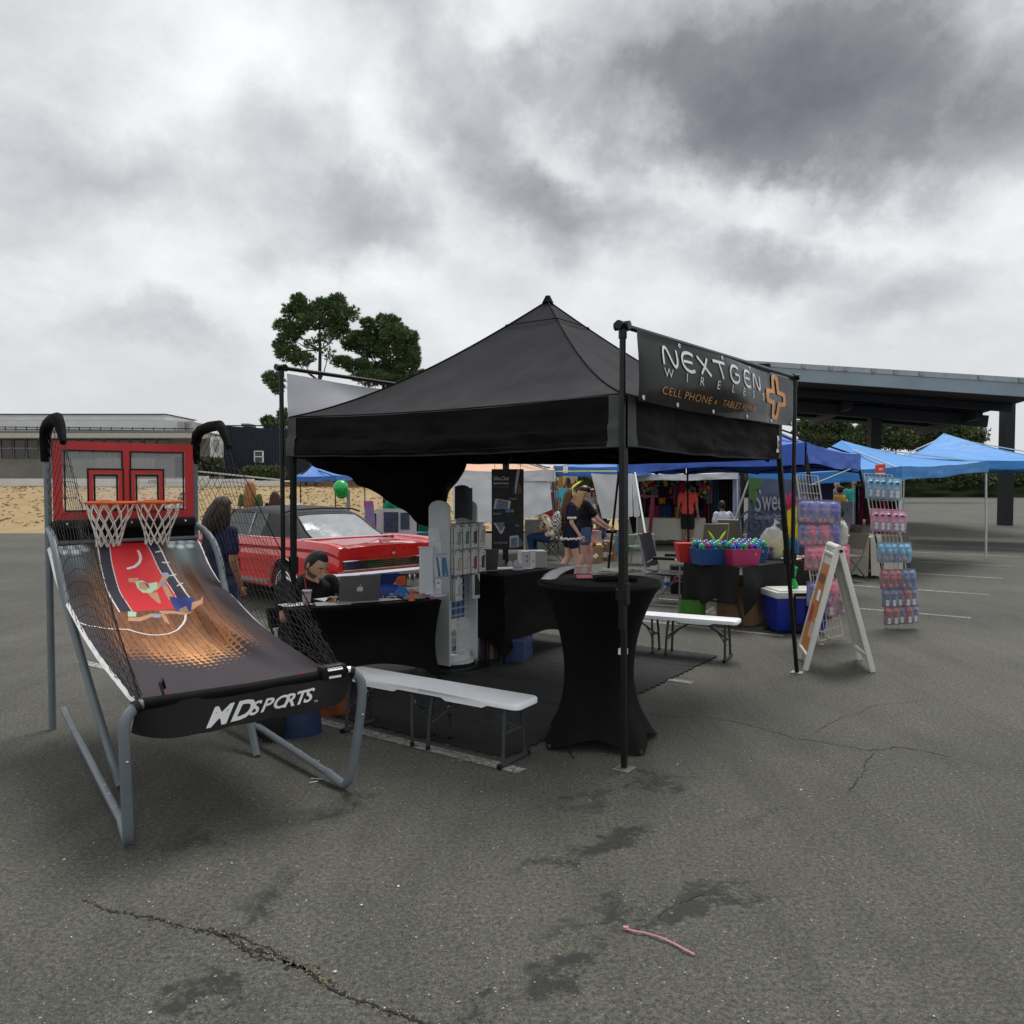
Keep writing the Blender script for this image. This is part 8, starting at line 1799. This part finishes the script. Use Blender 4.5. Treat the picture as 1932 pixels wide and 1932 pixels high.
hang_packs(gf1,[(.15,'indigo','gun',6,.08,.26,.10),(.29,['indigo','rose','indigo','rose','rose','indigo'],'gun',6,.04,.25,.05),(.43,'rose','gun',6,.12,.27,.10),(.64,['indigo','indigo','indigo','rose','rose','rose'],'gun',6,.0,.24,.10),(.72,['sky','pink','pink'],'watch',3,.12,.60,.05)],'near wire rack',R(-14))
hang_packs(gf2,[(.02,'sky','watch',5,.10,.23,.10),(.25,'pink','watch',5,.10,.23,.10),(.48,'sky','gun',5,.12,.23,.10),(.665,['red','red','red','blue','blue'],'gun',5,.10,.24,.10),(.80,['blue','blue','blue','red','blue'],'watch',5,.08,.24,.08),(.92,['red','red','blue','red','blue'],'watch',5,.06,.24,.07)],'right wire rack',R(-14))
for k_,o in list(packs.items()):
 if k_ not in usedp:
  for ch in list(o.children):bpy.data.objects.remove(ch)
  bpy.data.objects.remove(o)
mb=MB();c=P(1661,885,9.5);mb.slab(lambda u,v:(c+V(((u-.5)*.12,0,(v-.5)*.10+.01*u)),V((0,-1,0))),2,2,.004);o=single('price_sign',mb,mat('orange_sign',(.72,.07,.03),.5),'small orange-red sign with white letters clipped above the right wire rack','sign')
mb=MB();mb.text('NFT',lambda x,y:c-o.location+V((-.022+x*.8,-.007,-.014+y)),.034,0,.0015);put('lettering',mb,M_wprint,o);mb=MB();mb.box(c-o.location+V((0,-.003,-.052)),(.115,.002,.012));put('white_edge',mb,M_wprint,o);mb=MB();mb.tube([c-o.location+V((0,.01,-.05)),c-o.location+V((.02,.02,-.14))],.004,5);put('clip',mb,M_wire,o)
# sandwich board
M_hd2=mat('white_sign_plastic',(.72,.72,.66),.4,var=.04,vs=4)
fA,fB=V((2.71,7.40,0)),V((2.82,7.90,0));bA_,bB_=V((3.31,7.34,0)),V((3.40,7.84,0));ap,aq=V((2.985,7.38,1.12)),V((3.09,7.86,1.12))
t=thing('sandwich_board','white plastic A-frame sidewalk sign with an orange poster, beside the canopy leg','sign',(3.0,7.6,0))
def panel(f0,f1,t0,t1,nm,m=M_hd2):
 e1,e2=(t0-f0),(f1-f0);n_=e1.cross(e2).normalized()
 for a,b_ in((f0,t0),(f1,t1)):
  mb=MB();mb.beam(a,b_,.034,.05,n_);put('side_rail',mb,M_hd2,t,world=True,bevel=.008,smooth=R(40))
 for k in(.12,.95):mb=MB();mb.beam(f0.lerp(t0,k),f1.lerp(t1,k),.05,.03);put('cross_rail',mb,M_hd2,t,world=True,bevel=.005)
 mb=MB();a,b_,c,d=f0.lerp(t0,.14),f1.lerp(t1,.14),f1.lerp(t1,.92),f0.lerp(t0,.92);o_=n_*.004;mb.add([a+o_,b_+o_,c+o_,d+o_,a-o_,b_-o_,c-o_,d-o_],[(0,1,2,3),(7,6,5,4),(0,4,5,1),(2,6,7,3),(1,5,6,2),(0,3,7,4)]);put(nm,mb,m,t,world=True);return n_
panel(fA,fB,ap,aq,'panel');panel(bA_,bB_,ap+V((.03,0,0)),aq+V((.03,0,0)),'panel')
e1,e2=(ap-fA),(fB-fA);n_=e1.cross(e2).normalized();n_=n_ if n_.x<0 else-n_
def SB(u,v,o=.014):return fA.lerp(ap,v).lerp(fB.lerp(aq,v),u)+n_*o
mb=MB();mb.grid(lambda u,v:SB(lerp(.06,.94,u),lerp(.14,.86,v)),2,8);po=put('orange_poster',mb,mat('orange_poster',(.46,.17,.035),.5,var=.08),t,world=True)
for(u0,u1,v0,v1,m)in((.3,.6,.55,.64,M_wprint),(.1,.5,.25,.38,mat('poster_text',(.55,.42,.36),.5,var=.4,vs=40)),(.3,.9,.70,.77,mat('poster_brown',(.16,.06,.02),.5)),(.62,.9,.36,.50,mat('poster_red',(.40,.03,.02),.5)),(.12,.2,.40,.42,M_wprint)):
 mb=MB();mb.grid(lambda u,v:SB(lerp(u0,u1,u),lerp(v0,v1,v),.017),1,3);put('printed_panel',mb,m,t,world=True)
mb=MB();mb.tube([ap+V((.015,-.02,.01)),aq+V((.015,.02,.01))],.032,10);put('hinge',mb,M_hd2,t,world=True,smooth=True);mb=MB();mb.tube([ap+V((.02,-.045,-.01)),ap+V((.02,-.02,-.01))],.014,10);put('hinge_pin',mb,M_steel,t,world=True)
mb=MB();mb.ell(G(1550,1218)+V((0,0,.01)),(.03,.02,.015),8,5);single('dry_leaf',mb,mat('leaf_tan',(.50,.33,.13),.8),'single tan leaf on the ground below the near wire rack','leaf')
# right background: chairs, panels, clothes rail
M_resin=mat('beige_resin',(.36,.34,.27),.5);M_brn=mat('brown_metal',(.13,.105,.075),.5)
folding(G(1608,1098)+V((0,.2,0)),R(110),'brown metal folding chair in front, right of the crossed legs',(M_brn,M_brn),'chairs behind the right wire rack');folding(G(1600,1070)+V((.2,.6,0)),R(100),'brown metal folding chair further back beside the resin chairs',(M_brn,M_brn),'chairs behind the right wire rack')
folding(G(1655,1066)+V((.5,.4,0)),R(150),'brown folding chair half hidden behind the right wire rack',(M_brn,M_brn),'chairs behind the right wire rack')
def resin(loc,rz,lab):
 t=thing('resin_chair',lab,'chair',loc,rz,'beige resin garden chairs')
 mb=MB();mb.slab(lambda u,v:(V((lerp(-.24,.24,u),lerp(-.2,.24,v),.42-.015*math.sin(u*3.1))),V((0,0,1))),6,6,.02);put('seat',mb,M_resin,t,smooth=R(50))
 mb=MB();mb.slab(lambda u,v:(V((lerp(-.27,.27,u),lerp(-.21,-.30,v)+.10*abs(2*u-1)**2*.5,lerp(.42,.82,v)-.03*(2*u-1)**2)),V((0,1,0))),10,6,.018);put('backrest',mb,M_resin,t,smooth=R(50))
 for s in(-1,1):
  mb=MB();mb.tube([(s*.27,-.24,.68),(s*.30,0,.66),(s*.30,.22,.65)],.022,8);put('arm',mb,M_resin,t,smooth=True)
  for y,z in((.22,.65),(-.24,.45)):mb=MB();mb.tube([(s*.29,y,z),(s*.28,y*1.1,0)],[.026,.018],8);put('leg',mb,M_resin,t,smooth=True)
resin(G(1578,1066)+V((0,.3,0)),R(120),'beige resin garden chair left of its twin');resin(G(1618,1062)+V((0,.9,0)),R(160),'beige resin garden chair with red cushion behind')
for x0,x1,y0,y1,lab in((1575,1590,947,1050,'left tall white display panel under the azure tent'),(1594,1610,947,1050,'right tall white display panel under the azure tent')):
 a=P(x0,y0,18.3);b_=P(x1,y1,18.3);mb=MB();mb.box(((a.x+b_.x)/2,18.3,(a.z+0)/2),(b_.x-a.x+.04,.04,a.z));o=single('display_panel',mb,mat('panel_white',(.62,.64,.70),.5,var=.02),lab,'display panel',group='white display panels',bevel=.004)
 mb=MB();q0=P(x0+3,965,18.27)-o.location;mb.text('SUNDAY'[:4]if 0 else '||||',lambda x,y:q0+V((x*.5,0,y)),.09);put('printed_mark',mb,M_blk,o)
tarp([P(1512,905,16.9),P(1572,905,16.9),P(1572,1052,16.9),P(1512,1052,16.9)],'plain dark blue cloth wall behind the near wire rack',mat('navy_wall',(.008,.018,.075),.7),'cloth wall','cloth_wall',.01)
t=thing('clothes_rail','chrome clothes rail with dresses behind the right wire rack','clothes rail',P(1640,1040,17.5)-V((0,0,P(1640,1040,17.5).z)))
mb=MB();a,b_=P(1611,915,17.5),P(1700,915,17.5);mb.tube([a,b_],.015,8);mb.tube([a,zc(a,0)],.015,8);mb.tube([b_,zc(b_,0)],.015,8);put('rail',mb,M_silver,t,world=True)
for i in range(11):
 x0=1613+i*7.6;ci=(3,2,9,4,0,5,2,7,0,6,4)[i];hang(x0,x0+8,918,990+12*math.sin(i*2.1),17.45+.05*(i%3),stripe_mat(20+ci,PAL[ci],tuple(x*.45 for x in PAL[ci])),'%s garment on the clothes rail, %s from its left end'%(CN[ci],('first','second','third','fourth','fifth','sixth','seventh','eighth','ninth','tenth','eleventh')[i]),'garment','garment','garments on the clothes rail')
# green balloons
t=thing('balloons','two green balloons overlapping on one ribbon beyond the car','balloons',P(643,921,13.5));M_bal=mat('green_balloon',(.01,.42,.08),.18,var=.05,spec=.7)
for dx,dz,r_ in((0,.0,.125),(.0,-.075,.105)):mb=MB();mb.ell((dx,.05*(dz<0),dz),(r_,r_,r_*1.08),24,16,fn=lambda p:p*(1-.10*max(0,-p.z)**2));put('balloon',mb,M_bal,t,smooth=True)
mb=MB();mb.tube([(.04,0,-.17),(.08,0,-.30),(.14,0,-.42),(.16,0,-.55)],.004,5);put('ribbon',mb,mat('green_ribbon',(.02,.25,.10),.5),t)
mb=MB();q=P(657,925,13.7);mb.tube([q,zc(q,0)],.03,8);single('grey_pole',mb,M_galv,'grey pole beside the green balloons','pole',smooth=True)
mb=MB();mb.grid(lambda u,v:P(695,945,16.5)+V(((u-.5)*.2+.05*v,.02*nz(u*3,v*4),-v*.55)),6,8);single('rainbow_kite',mb,mat('rainbow_cloth',(.45,.03,.25),.6,c2=(.05,.35,.55),vs=3),'small rainbow flag held up at the far market table','flag',smooth=True)

clothed_table('small table under a cream cloth behind the right wire rack',G(1640,1092),G(1700,1086),.7,.74,mat('cream_cloth',(.52,.50,.42),.8))
folding(G(1690,1100),R(160),'brown metal folding chair at the right edge beside the cream table',(M_brn,M_brn),'chairs behind the right wire rack')
person('person in dark jacket standing at the clothes rail on the far right',at(1668,19),R(150),skin='light',h=1.72,hair='long',hair_m=HBr,female=True,shirt=fabric('plum',(.09,.02,.05)),leg_m=fabric('jeans',(.05,.07,.13)))
person('shopper in mustard top between the white display panels and the dark wall',at(1584,22),R(30),skin='brown',h=1.66,hair='bun',hair_m=HB,female=True,shirt=fabric('mustard',(.45,.25,.03)),leg_m=fabric('charcoal',(.025,.022,.026)))
for i,(x,m,cc)in enumerate(((1440,'white',(.5,.5,.48)),(1447,'green',(.05,.25,.08)),(1454,'red',(.4,.03,.03)))):
 mb=MB();mb.box(T3(.30+.05*i,.75,.80),(.07,.07,.12),Matrix.Rotation(.3*i,3,'Z'));single('small_carton',mb,mat('smallcarton%d'%i,cc,.5,var=.3,vs=20),m+' small carton at the rear of the toy table behind the bins','small box',bevel=.002)
# ---------------------------------------------------------------- bank of dry grass, buildings, trees beyond
M_dry=mat('dry_grass_ground',(.29,.205,.098),.95,var=.3,vs=1.6,bump=.3,bs=5,c2=(.36,.26,.13),stretch=(1,.25,1))
BZ=1.50
def bank_h(x,y):
 k=max(0,min(1,(y-29-.10*(x+5))/15));k=k*k*(3-2*k);side=max(0,min(1,(5-x)/6));return BZ*k*side+.05*nz(x*.4,y*.4)*k
mb=MB();mb.grid(lambda u,v:(lambda x,y:V((x,y,bank_h(x,y)-.02*(1-v)*(v<.02))))(lerp(-75,6,u),lerp(27,95,v**1.3)),130,60);bank=struct('dry_grass_bank',mb,M_dry,smooth=True)
mb=MB();rg=random.Random(5)
for i in range(4500):
 x=rg.uniform(-30,2);y=rg.uniform(30,47);z=bank_h(x,y);a=rg.uniform(0,3.1);h_=rg.uniform(.02,.07);w_=rg.uniform(.04,.16);mb.mi=rg.randrange(3)
 mb.add([(x-w_*math.cos(a),y-w_*math.sin(a),z),(x+w_*math.cos(a),y+w_*math.sin(a),z),(x+rg.uniform(-.06,.06),y,z+h_)],[(0,1,2)])
tag(put('dry_grass',mb,[mat('straw_a',(.38,.27,.125),.9),mat('straw_b',(.32,.225,.10),.9),mat('straw_c',(.29,.20,.09),.9)]),'dry straw-coloured grass tufts on the bank behind the car','grass',kind='stuff')
def wallbox(mb,x0,x1,y0,y1,Y,dep=.4,z0=None):
 a,b_=P(x0,y0,Y),P(x1,y1,Y);zb=b_.z if z0 is None else z0;mb.box(((a.x+b_.x)/2,Y+dep/2,(a.z+zb)/2),(b_.x-a.x,dep,a.z-zb))
M_gw,M_navy,M_stuc=mat('grey_stucco',(.20,.20,.18),.8,vs=1),mat('navy_cladding',(.010,.016,.034),.7,vs=2),mat('white_stucco',(.62,.63,.62),.8,vs=1,var=.06)
M_win=mat('far_glass',(.03,.035,.04),.1,spec=.8)
t=thing('school_building','low grey building with white rooftop parapet and row of dark windows, behind the backboard','building',P(300,900,52)*1.0)
def tb(nm,m,*bx,Y=52,dep=.4,par=None,bevel=0):
 mb=MB()
 for q in bx:wallbox(mb,*q,q_Y if 0 else Y,dep)
 return put(nm,mb,m,par or t,world=True)
WM[t.name]=loc_m(t.location,0)
w_=tb('wall',M_gw,(-60,398,826,906),Y=52,dep=9)
tb('roof_slab',mat('pale_fascia',(.42,.42,.40),.7),(-70,372,817,826),Y=50.5,dep=11);tb('roof_felt',mat('roof_felt',(.16,.16,.15),.9),(-70,370,812,816.5),Y=51.2,dep=10)
tb('parapet',M_stuc,(-60,338,793,813),Y=54,dep=6);tb('penthouse',M_stuc,(-60,312,782,792.5),Y=55,dep=5);tb('penthouse_edge',M_dark,(-60,313,780.5,782),Y=54.8,dep=5.4)
ac=tb('air_handler',mat('grey_unit',(.38,.38,.36),.6),(334,361,795,815),Y=53.0,dep=2.0);tb('louvre',M_dark,(349,360,797,813),Y=52.9,dep=.08,par=ac)
for i in range(5):tb('fan_blade',M_stuc,(350.5+i*2.1,351.3+i*2.1,797,813),Y=52.82,dep=.05,par=ac)
mb=MB()
for z_ in(806,810):mb.tube([P(-60,z_-1,52),P(365,z_+3,52)],.03,5)
for i in range(22):mb.tube([P(-50+i*20,804+i*.15,52),P(-50+i*20,815,52)],.03,5)
put('roof_railing',mb,M_steel,t,world=True)
for i in range(13):
 x0=271.5-24.6*(i-1)if i>0 else 296;x0=296-24.6*i;wd=tb('window',M_win,(x0,x0+20.5,829,864),Y=51.9,dep=.06)
 tb('frame',mat('pale_frame',(.34,.34,.32),.6),(x0-1.2,x0,828,865),(x0+20.5,x0+21.7,828,865),(x0-1.2,x0+21.7,845,846.5),Y=51.8,dep=.12,par=wd)
tb('door',mat('dark_door',(.04,.045,.055),.6),(330,353,862,900),Y=51.9,dep=.06)
for i in range(34):tb('batten',mat('pale_batten',(.30,.30,.28),.7),(244+i*3.2-60,245.4+i*3.2-60,864,884),Y=51.2,dep=.06)
for i in range(14):tb('batten',mat('pale_batten',(.30,.30,.28),.7),(354+i*3.2,355.4+i*3.2,856,900),Y=51.2,dep=.06)
tb('stair_wall',M_stuc,(396,415,824,903),Y=50.4,dep=2)
for i in range(9):tb('vent_slat',mat('grey_unit',(.38,.38,.36),.6),(402,413,829+i*2.6,830.2+i*2.6),Y=50.3,dep=.1)
t2=thing('navy_building','dark navy blue windowless building with one small white-framed window','building',P(480,900,54));WM[t2.name]=loc_m(t2.location,0)
mb=MB();a,b_,c,d=P(415,803,51),P(585,813,53.5),P(585,906,53.5),P(415,906,51);mb.hexa([a,b_,c,d],[p+V((0,10,0))for p in(a,b_,c,d)]);put('wall',mb,M_navy,t2,world=True)
mb=MB()
for i in range(28):x=418+i*6;mb.beam(P(x,804+.058*(x-415),51+.0147*(x-415)-.03),P(x,905,51+.0147*(x-415)-.03),.03,.05)
put('cladding_rib',mb,M_navy,t2,world=True)['kind']='stuff'
wd=tb('window',M_win,(480,495,852,871),Y=51.5,dep=.1,par=t2)
tb('frame',M_wprint,(479,480.4,851,873),(494.8,496.2,851,873),(479,496.2,850.6,852),(479,496.2,861,862.4),(479,496.2,871.5,873),Y=51.35,dep=.14,par=wd)
tb('roof_unit',M_gw,(455,470,799,804.5),Y=55,dep=1.5,par=t2);tb('roof_edge',M_steel,(415,586,802,804),Y=50.9,dep=.1,par=t2)
def bx_single(nm,m,lab,cat,*bx,Y=48,dep=.3,grp=None):
 mb=MB()
 for q in bx:wallbox(mb,*q,Y,dep,z0=1.2)
 return single(nm,mb,m,lab,cat,group=grp)
bx_single('retaining_wall',M_stuc,'long low white wall behind the backboard target','wall',(-60,366,903,918),Y=47.5);bx_single('retaining_wall',M_stuc,'short white wall piece seen through the top of the net','wall',(374,391,898,918),Y=47.6)
bx_single('retaining_wall',M_stuc,'white wall right of the net strap, tallest stepped section','wall',(391.5,477,903.5,918),Y=47.4);bx_single('retaining_wall',M_stuc,'lower stepped white wall next to the left canopy leg','wall',(479,530,907,918),Y=47.3);bx_single('retaining_wall',M_stuc,'lowest end of the white wall below the bamboo fence','wall',(546,582,916.3,918.5),Y=47.2)
t=thing('handrail','grey tube handrail in front of the long white wall','handrail',P(300,915,46.8));WM[t.name]=loc_m(t.location,0);mb=MB();mb.tube([P(262,916,46.8),P(262,902.5,46.8),P(364,902.5,46.8),P(366,905,46.8),P(366,916,46.8)],.03,6);mb.tube([P(262,911,46.8),P(366,911,46.8)],.02,6);mb.tube([P(312,903,46.8),P(312,916,46.8)],.03,6);put('tube',mb,M_galv,t,world=True)
# iron fence and bamboo fence
t=thing('iron_fence','thin dark iron fence running in front of the navy building','fence',P(460,915,49));WM[t.name]=loc_m(t.location,0);mb=MB()
mb.tube([P(372,861,49),P(545,878,50)],.025,5);mb.tube([P(372,892,49),P(545,900,50)],.025,5);put('rail',mb,M_steel,t,world=True)
for i in range(58):x=373+i*3;mb=MB();k=(x-372)/173;mb.tube([P(x,859+17*k,49+k),P(x,903,49+k)],.012,4);put('picket',mb,M_steel,t,world=True)
mb=MB();mb.tube([P(374,889.5,48),P(530,905.5,48)],.05,5);single('hose_rail',mb,mat('rope_grey',(.4,.4,.38),.8),'pale sloping rope rail crossing in front of the hedges','rail')
t=thing('bamboo_fence','brown bamboo picket fence at the top of the dry bank','fence',P(600,918,46));WM[t.name]=loc_m(t.location,0);M_bam=mat('bamboo',(.16,.105,.05),.85,var=.3,vs=2)
for i in range(84):x=531+i*2.2;mb=MB();mb.box(P(x,915,46)+V((0,0,.0)),(.055,.05,.40+.02*nz(i*1.7)));put('picket',mb,M_bam,t,world=True)
mb=MB();mb.tube([P(531,911,46.1),P(715,911,46.1)],.03,5);mb.tube([P(577,908,45.9),P(577,921,45.9)],.05,6);mb.tube([P(589,920,45.9),P(600,907,45.9)],.03,5);put('rail',mb,M_steel,t,world=True)
# foliage: every crown is made of needle or leaf clumps on limbs
def crown(mb,lobes,rg,kind,dens,conv,Y):
 for lb_ in lobes:
  x,y,rx,ry=lb_[:4];X,Yy=conv(x,y);c=P(X,Yy,Y);sx=rx*conv.k/FOC*Y;sz=ry*conv.k/FOC*Y;sy=(sx+sz)*.55;c.y+=rg.uniform(-1,1)*sx*1.0
  n=int((3.8 if kind=='pine' else 3.0)*dens*(sx*sz)**.8*(lb_[4]if len(lb_)>4 else 1))
  for i in range(n):
   u=rg.uniform(-1,1);a=rg.uniform(0,6.283);r_=rg.random()**.35;q=math.sqrt(1-u*u);d=V((q*math.cos(a),q*math.sin(a),u));g_=1+.30*nz(d.x*2.2+x,d.y*2.2,d.z*2.2+y)
   p=c+V((d.x*sx,d.y*sy,d.z*sz))*r_*g_
   mb.mi=0 if rg.random()<.55 else(1 if rg.random()<.6 else 2)
   if kind=='pine':
    o_=(d+V((0,0,.8))).normalized();L=rg.uniform(.16,.30)*Y/60
    for j in range(7):
     dj=(o_+V((rg.uniform(-1,1),rg.uniform(-1,1),rg.uniform(-.8,.8)))*.75).normalized();s_=dj.orthogonal().normalized()*.034*Y/60;mb.add([p-s_,p+s_,p+dj*L],[(0,1,2)])
   else:
    L=.22*Y/60
    for j in range(3):
     v1=V((rg.uniform(-1,1),rg.uniform(-1,1),rg.uniform(-1,1)))*L;v2=V((rg.uniform(-1,1),rg.uniform(-1,1),rg.uniform(-1,1)))*L;q_=p+V((rg.uniform(-1,1),rg.uniform(-1,1),rg.uniform(-1,1)))*L;mb.add([q_,q_+v1,q_+v1*.5+v2],[(0,1,2)])
class Cv:
 def __init__(s,fn,k):s.fn,s.k=fn,k
 def __call__(s,x,y):return s.fn(x,y)
z8=Cv(lambda x,y:((1000+x/2.76)*.47917,(1100+y/2.76)*.47917),.1736);z9=Cv(lambda x,y:((2900+x*.3313)*.47917,(1350+y*.3313)*.47917),.1587);zD=Cv(lambda x,y:(x,y),1.0)
PG=[mat('needle_mid',(.070,.125,.042),.8,var=.3,vs=.8),mat('needle_dark',(.042,.082,.029),.85,var=.3,vs=.8),mat('needle_light',(.15,.23,.075),.8,var=.3,vs=.8)]
LG=[mat('leaf_mid',(.060,.085,.028),.8,var=.3,vs=.6),mat('leaf_dark',(.034,.052,.018),.85,var=.3,vs=.6),mat('leaf_light',(.105,.13,.045),.8,var=.3,vs=.6)]
M_bark=mat('pine_bark',(.035,.024,.018),.9,var=.3,vs=8,bump=.6,bs=30)
def tree(lab,lobes,conv,kind,Y,trunk,seed,dens=190,mats=None,grp=None,nm='pine_tree',tr=.2):
 rg=random.Random(seed);base=P(trunk[-1][0],trunk[-1][1],Y);base.z=bank_h(base.x,base.y);t=thing(nm,lab,'tree',base,0,grp)
 mb=MB();pts=[P(x,y,Y)for x,y in trunk[:-1]]+[base];n=len(pts);mb.tube(pts,[tr*(.25+.75*i/(n-1))for i in range(n)],8)
 for lb_ in lobes:
  X,Yy=conv(lb_[0],lb_[1]);c=P(X,Yy,Y);q=min(pts,key=lambda p:abs(p.z-(c.z-1.0))+.0*abs(p.x-c.x));m_=q.lerp(c,.5)+V((0,0,-.25));mb.tube([q,m_,c],[tr*.35,tr*.22,tr*.08],5)
 put('trunk',mb,M_bark,t,world=True,smooth=True)
 mb=MB();crown(mb,lobes,rg,kind,dens,conv,Y);put('crown',mb,mats or PG,t,world=True)
 return t
L1=[(500,250,85,75),(390,345,95,75),(560,350,130,110),(760,310,110,90),(900,240,95,80),(940,370,120,100),(1060,380,80,75,.7),(640,470,150,90),(860,470,150,100),(320,500,100,65),(450,560,120,80),(920,560,120,80),(400,640,110,60),(380,800,140,95),(290,725,65,55),(520,870,140,75),(620,700,90,80,.35),(810,820,90,70,.25),(780,640,100,60,.5),(190,1080,110,75),(260,1180,75,60),(160,1545,70,55),(240,1650,120,110),(310,1500,60,90)]
tree('tall pine with open layered crown left, its trunk showing against the sky',L1,z8,'pine',60,[(602,575),(603,620),(604,660),(603,720),(602,800),(603,911)],3,grp='pines behind the booth')
L2=[(1250,490,80,60),(1370,430,50,55),(1500,490,110,80),(1330,590,190,110),(1560,620,160,110),(1700,640,90,70),(1120,630,100,70),(1250,740,180,100),(1500,780,200,120),(1700,780,100,100),(1040,700,100,70),(960,900,110,60),(1150,950,160,80),(1400,980,200,110),(1640,960,140,110),(1730,880,70,90),(1820,1040,55,50),(1300,1090,220,80),(1560,1100,200,80)]
tree('rounder, denser pine right of the tall one, half behind the canopy roof',L2,z8,'pine',64,[(725,620),(724,700),(722,780),(720,911)],4,dens=210,grp='pines behind the booth')
L3=[(890,910,80,55),(1030,905,100,55),(870,990,130,70),(1080,1000,160,100),(1240,1000,100,80),(1000,1090,220,80),(1290,1080,80,70),(980,1170,260,80)]
tree('dark round pine under the left end of the carport roof',L3,z9,'leaf',75,[(1558,790),(1557,911)],5,dens=300,mats=LG,nm='round_tree',grp='trees beyond the carport')
L4=[(1400,1100,80,60),(1500,1020,80,60),(1450,1170,140,80),(1560,1080,110,90),(1480,1260,200,80)]
tree('lighter green tree left of the carport post',L4,z9,'leaf',72,[(1632,830),(1632,911)],6,dens=300,mats=LG,nm='round_tree',grp='trees beyond the carport')
L5=[(1780,1060,150,100),(1900,1000,150,90),(1850,1150,220,100),(2100,1040,170,110),(2200,1160,220,100),(2450,1060,200,110),(2700,1120,240,130)]
tree('wide tree group right of the carport post',L5,z9,'leaf',73,[(1690,830),(1690,911)],7,dens=260,mats=LG,nm='round_tree',grp='trees beyond the carport')
mb=MB();rg=random.Random(9);crown(mb,[(640+i*34+rg.uniform(-8,8),900+rg.uniform(-4,4),26,rg.uniform(11,15))for i in range(40)],rg,'leaf',70,zD,95);tag(put('far_treeline',mb,LG),'far line of trees low along the horizon behind the tents','trees',kind='stuff')
mb=MB();mb.slab(lambda u,v:(V((lerp(-25,110,u),99+.6*nz(u*40,v*5),v*(3.3+1.1*nz(u*60,2)+.5*nz(u*190,5)))),V((0,-1,0))),220,8,1.5);tag(put('far_hedgerow',mb,LG[1]),'continuous dark hedgerow on the horizon behind the market','hedge',kind='stuff')
for x,y,rx,ry,lab in((397,880,19,15,'dark clipped hedge in front of the white louvred wall'),(498,890,38,8.5,'long low dark hedge in front of the navy building')):
 mb=MB();crown(mb,[(x+rx*k,y+1,rx*.35,ry)for k in(-.75,-.4,0,.4,.75)],random.Random(int(x)),'leaf',420,zD,49.5);single('hedge',mb,LG,lab,'hedge',group='hedges by the building')
mb=MB();qa=P(246+150,908,47.3);o=[x for x in bpy.data.objects if x.name=='retaining_wall'][0];qa=P(279,912,47.2)-o.location;mb.text('ASSL',lambda x,y:qa+V((x,0,y)),.26,0,.006);put('painted_letters',mb,M_steel,o)
# ---------------------------------------------------------------- solar carport
t=thing('solar_carport','big dark steel solar carport with pale blue-grey fascia on square posts','carport',P(1650,911,33));WM[t.name]=loc_m(t.location,0)
A1,B1=P(1395,689,30),P(1990,727,27);hA=P(1453,693,29.7).z-P(1453,716,29.7).z;dn=V((0,0,-hA));bk=V((1.2,10.5,-.50))
M_fas=mat('fascia_blue_grey',(.26,.32,.35),.45,var=.12,vs=.6);M_cst=mat('carport_steel',(.006,.008,.012),.6)
mb=MB();mb.hexa([A1,B1,B1+dn,A1+dn],[p+V((0,.12,0))for p in(A1,B1,B1+dn,A1+dn)]);put('fascia',mb,M_fas,t,world=True)
mb=MB();mb.beam(A1+V((0,.05,.10)),B1+V((0,.05,.10)),.15,.18);put('panel_edge',mb,mat('panel_edge',(.30,.33,.35),.3,metal=.4),t,world=True)
for k in(.22,.31,.36,.45,.52,.60,.78,.9):mb=MB();mb.box(A1.lerp(B1,k)+V((0,-.02,.10)),(.14,.12,.14));put('clip',mb,M_galv,t,world=True)
mb=MB();mb.box(P(1434,696,29.4),(.66,.3,.34));put('junction_box',mb,M_steel,t,world=True)
mb=MB();p0,p1=A1+dn*.3+V((0,.15,0)),B1+dn*.3+V((0,.15,0));mb.hexa([p0,p1,p1+bk,p0+bk],[p+V((0,0,-.12))for p in(p0,p1,p1+bk,p0+bk)]);put('roof_deck',mb,M_cst,t,world=True)
for k in(.25,.5,.75):mb=MB();o_=bk*k+V((0,0,-.25));mb.beam(p0+o_,p1+o_,.14,.28);put('purlin',mb,M_cst,t,world=True)
for kx in(.13,.47,.92):
 a=A1.lerp(B1,kx)+V((0,.2,-.62))+bk*.3;mb=MB();mb.beam(a,a+bk*.55,.25,.30);put('cross_beam',mb,M_cst,t,world=True)
mb=MB();o_=bk*.45;q0,q1=A1+o_+V((0,0,-.62)),B1+o_+V((0,0,-.62));mb.beam(q0,q1,.4,.45);put('main_beam',mb,M_cst,t,world=True)
for x in(1443,1649.5,1900):q=P(x,800,33.2);mb=MB();mb.box((q.x,q.y,(q0.z)/2),(.42,.42,q0.z));put('post',mb,M_cst,t,world=True)

for x0,x1,y0,y1 in((1516,1642,771,783),(1622,1800,779,790)):
 a,b_=P(x0,y0,38.5),P(x1,y0+(x1-x0)*.055,37);mb=MB();mb.beam(a,b_,.12,.28);put('lower_beam',mb,M_cst,t,world=True)
index_kids()
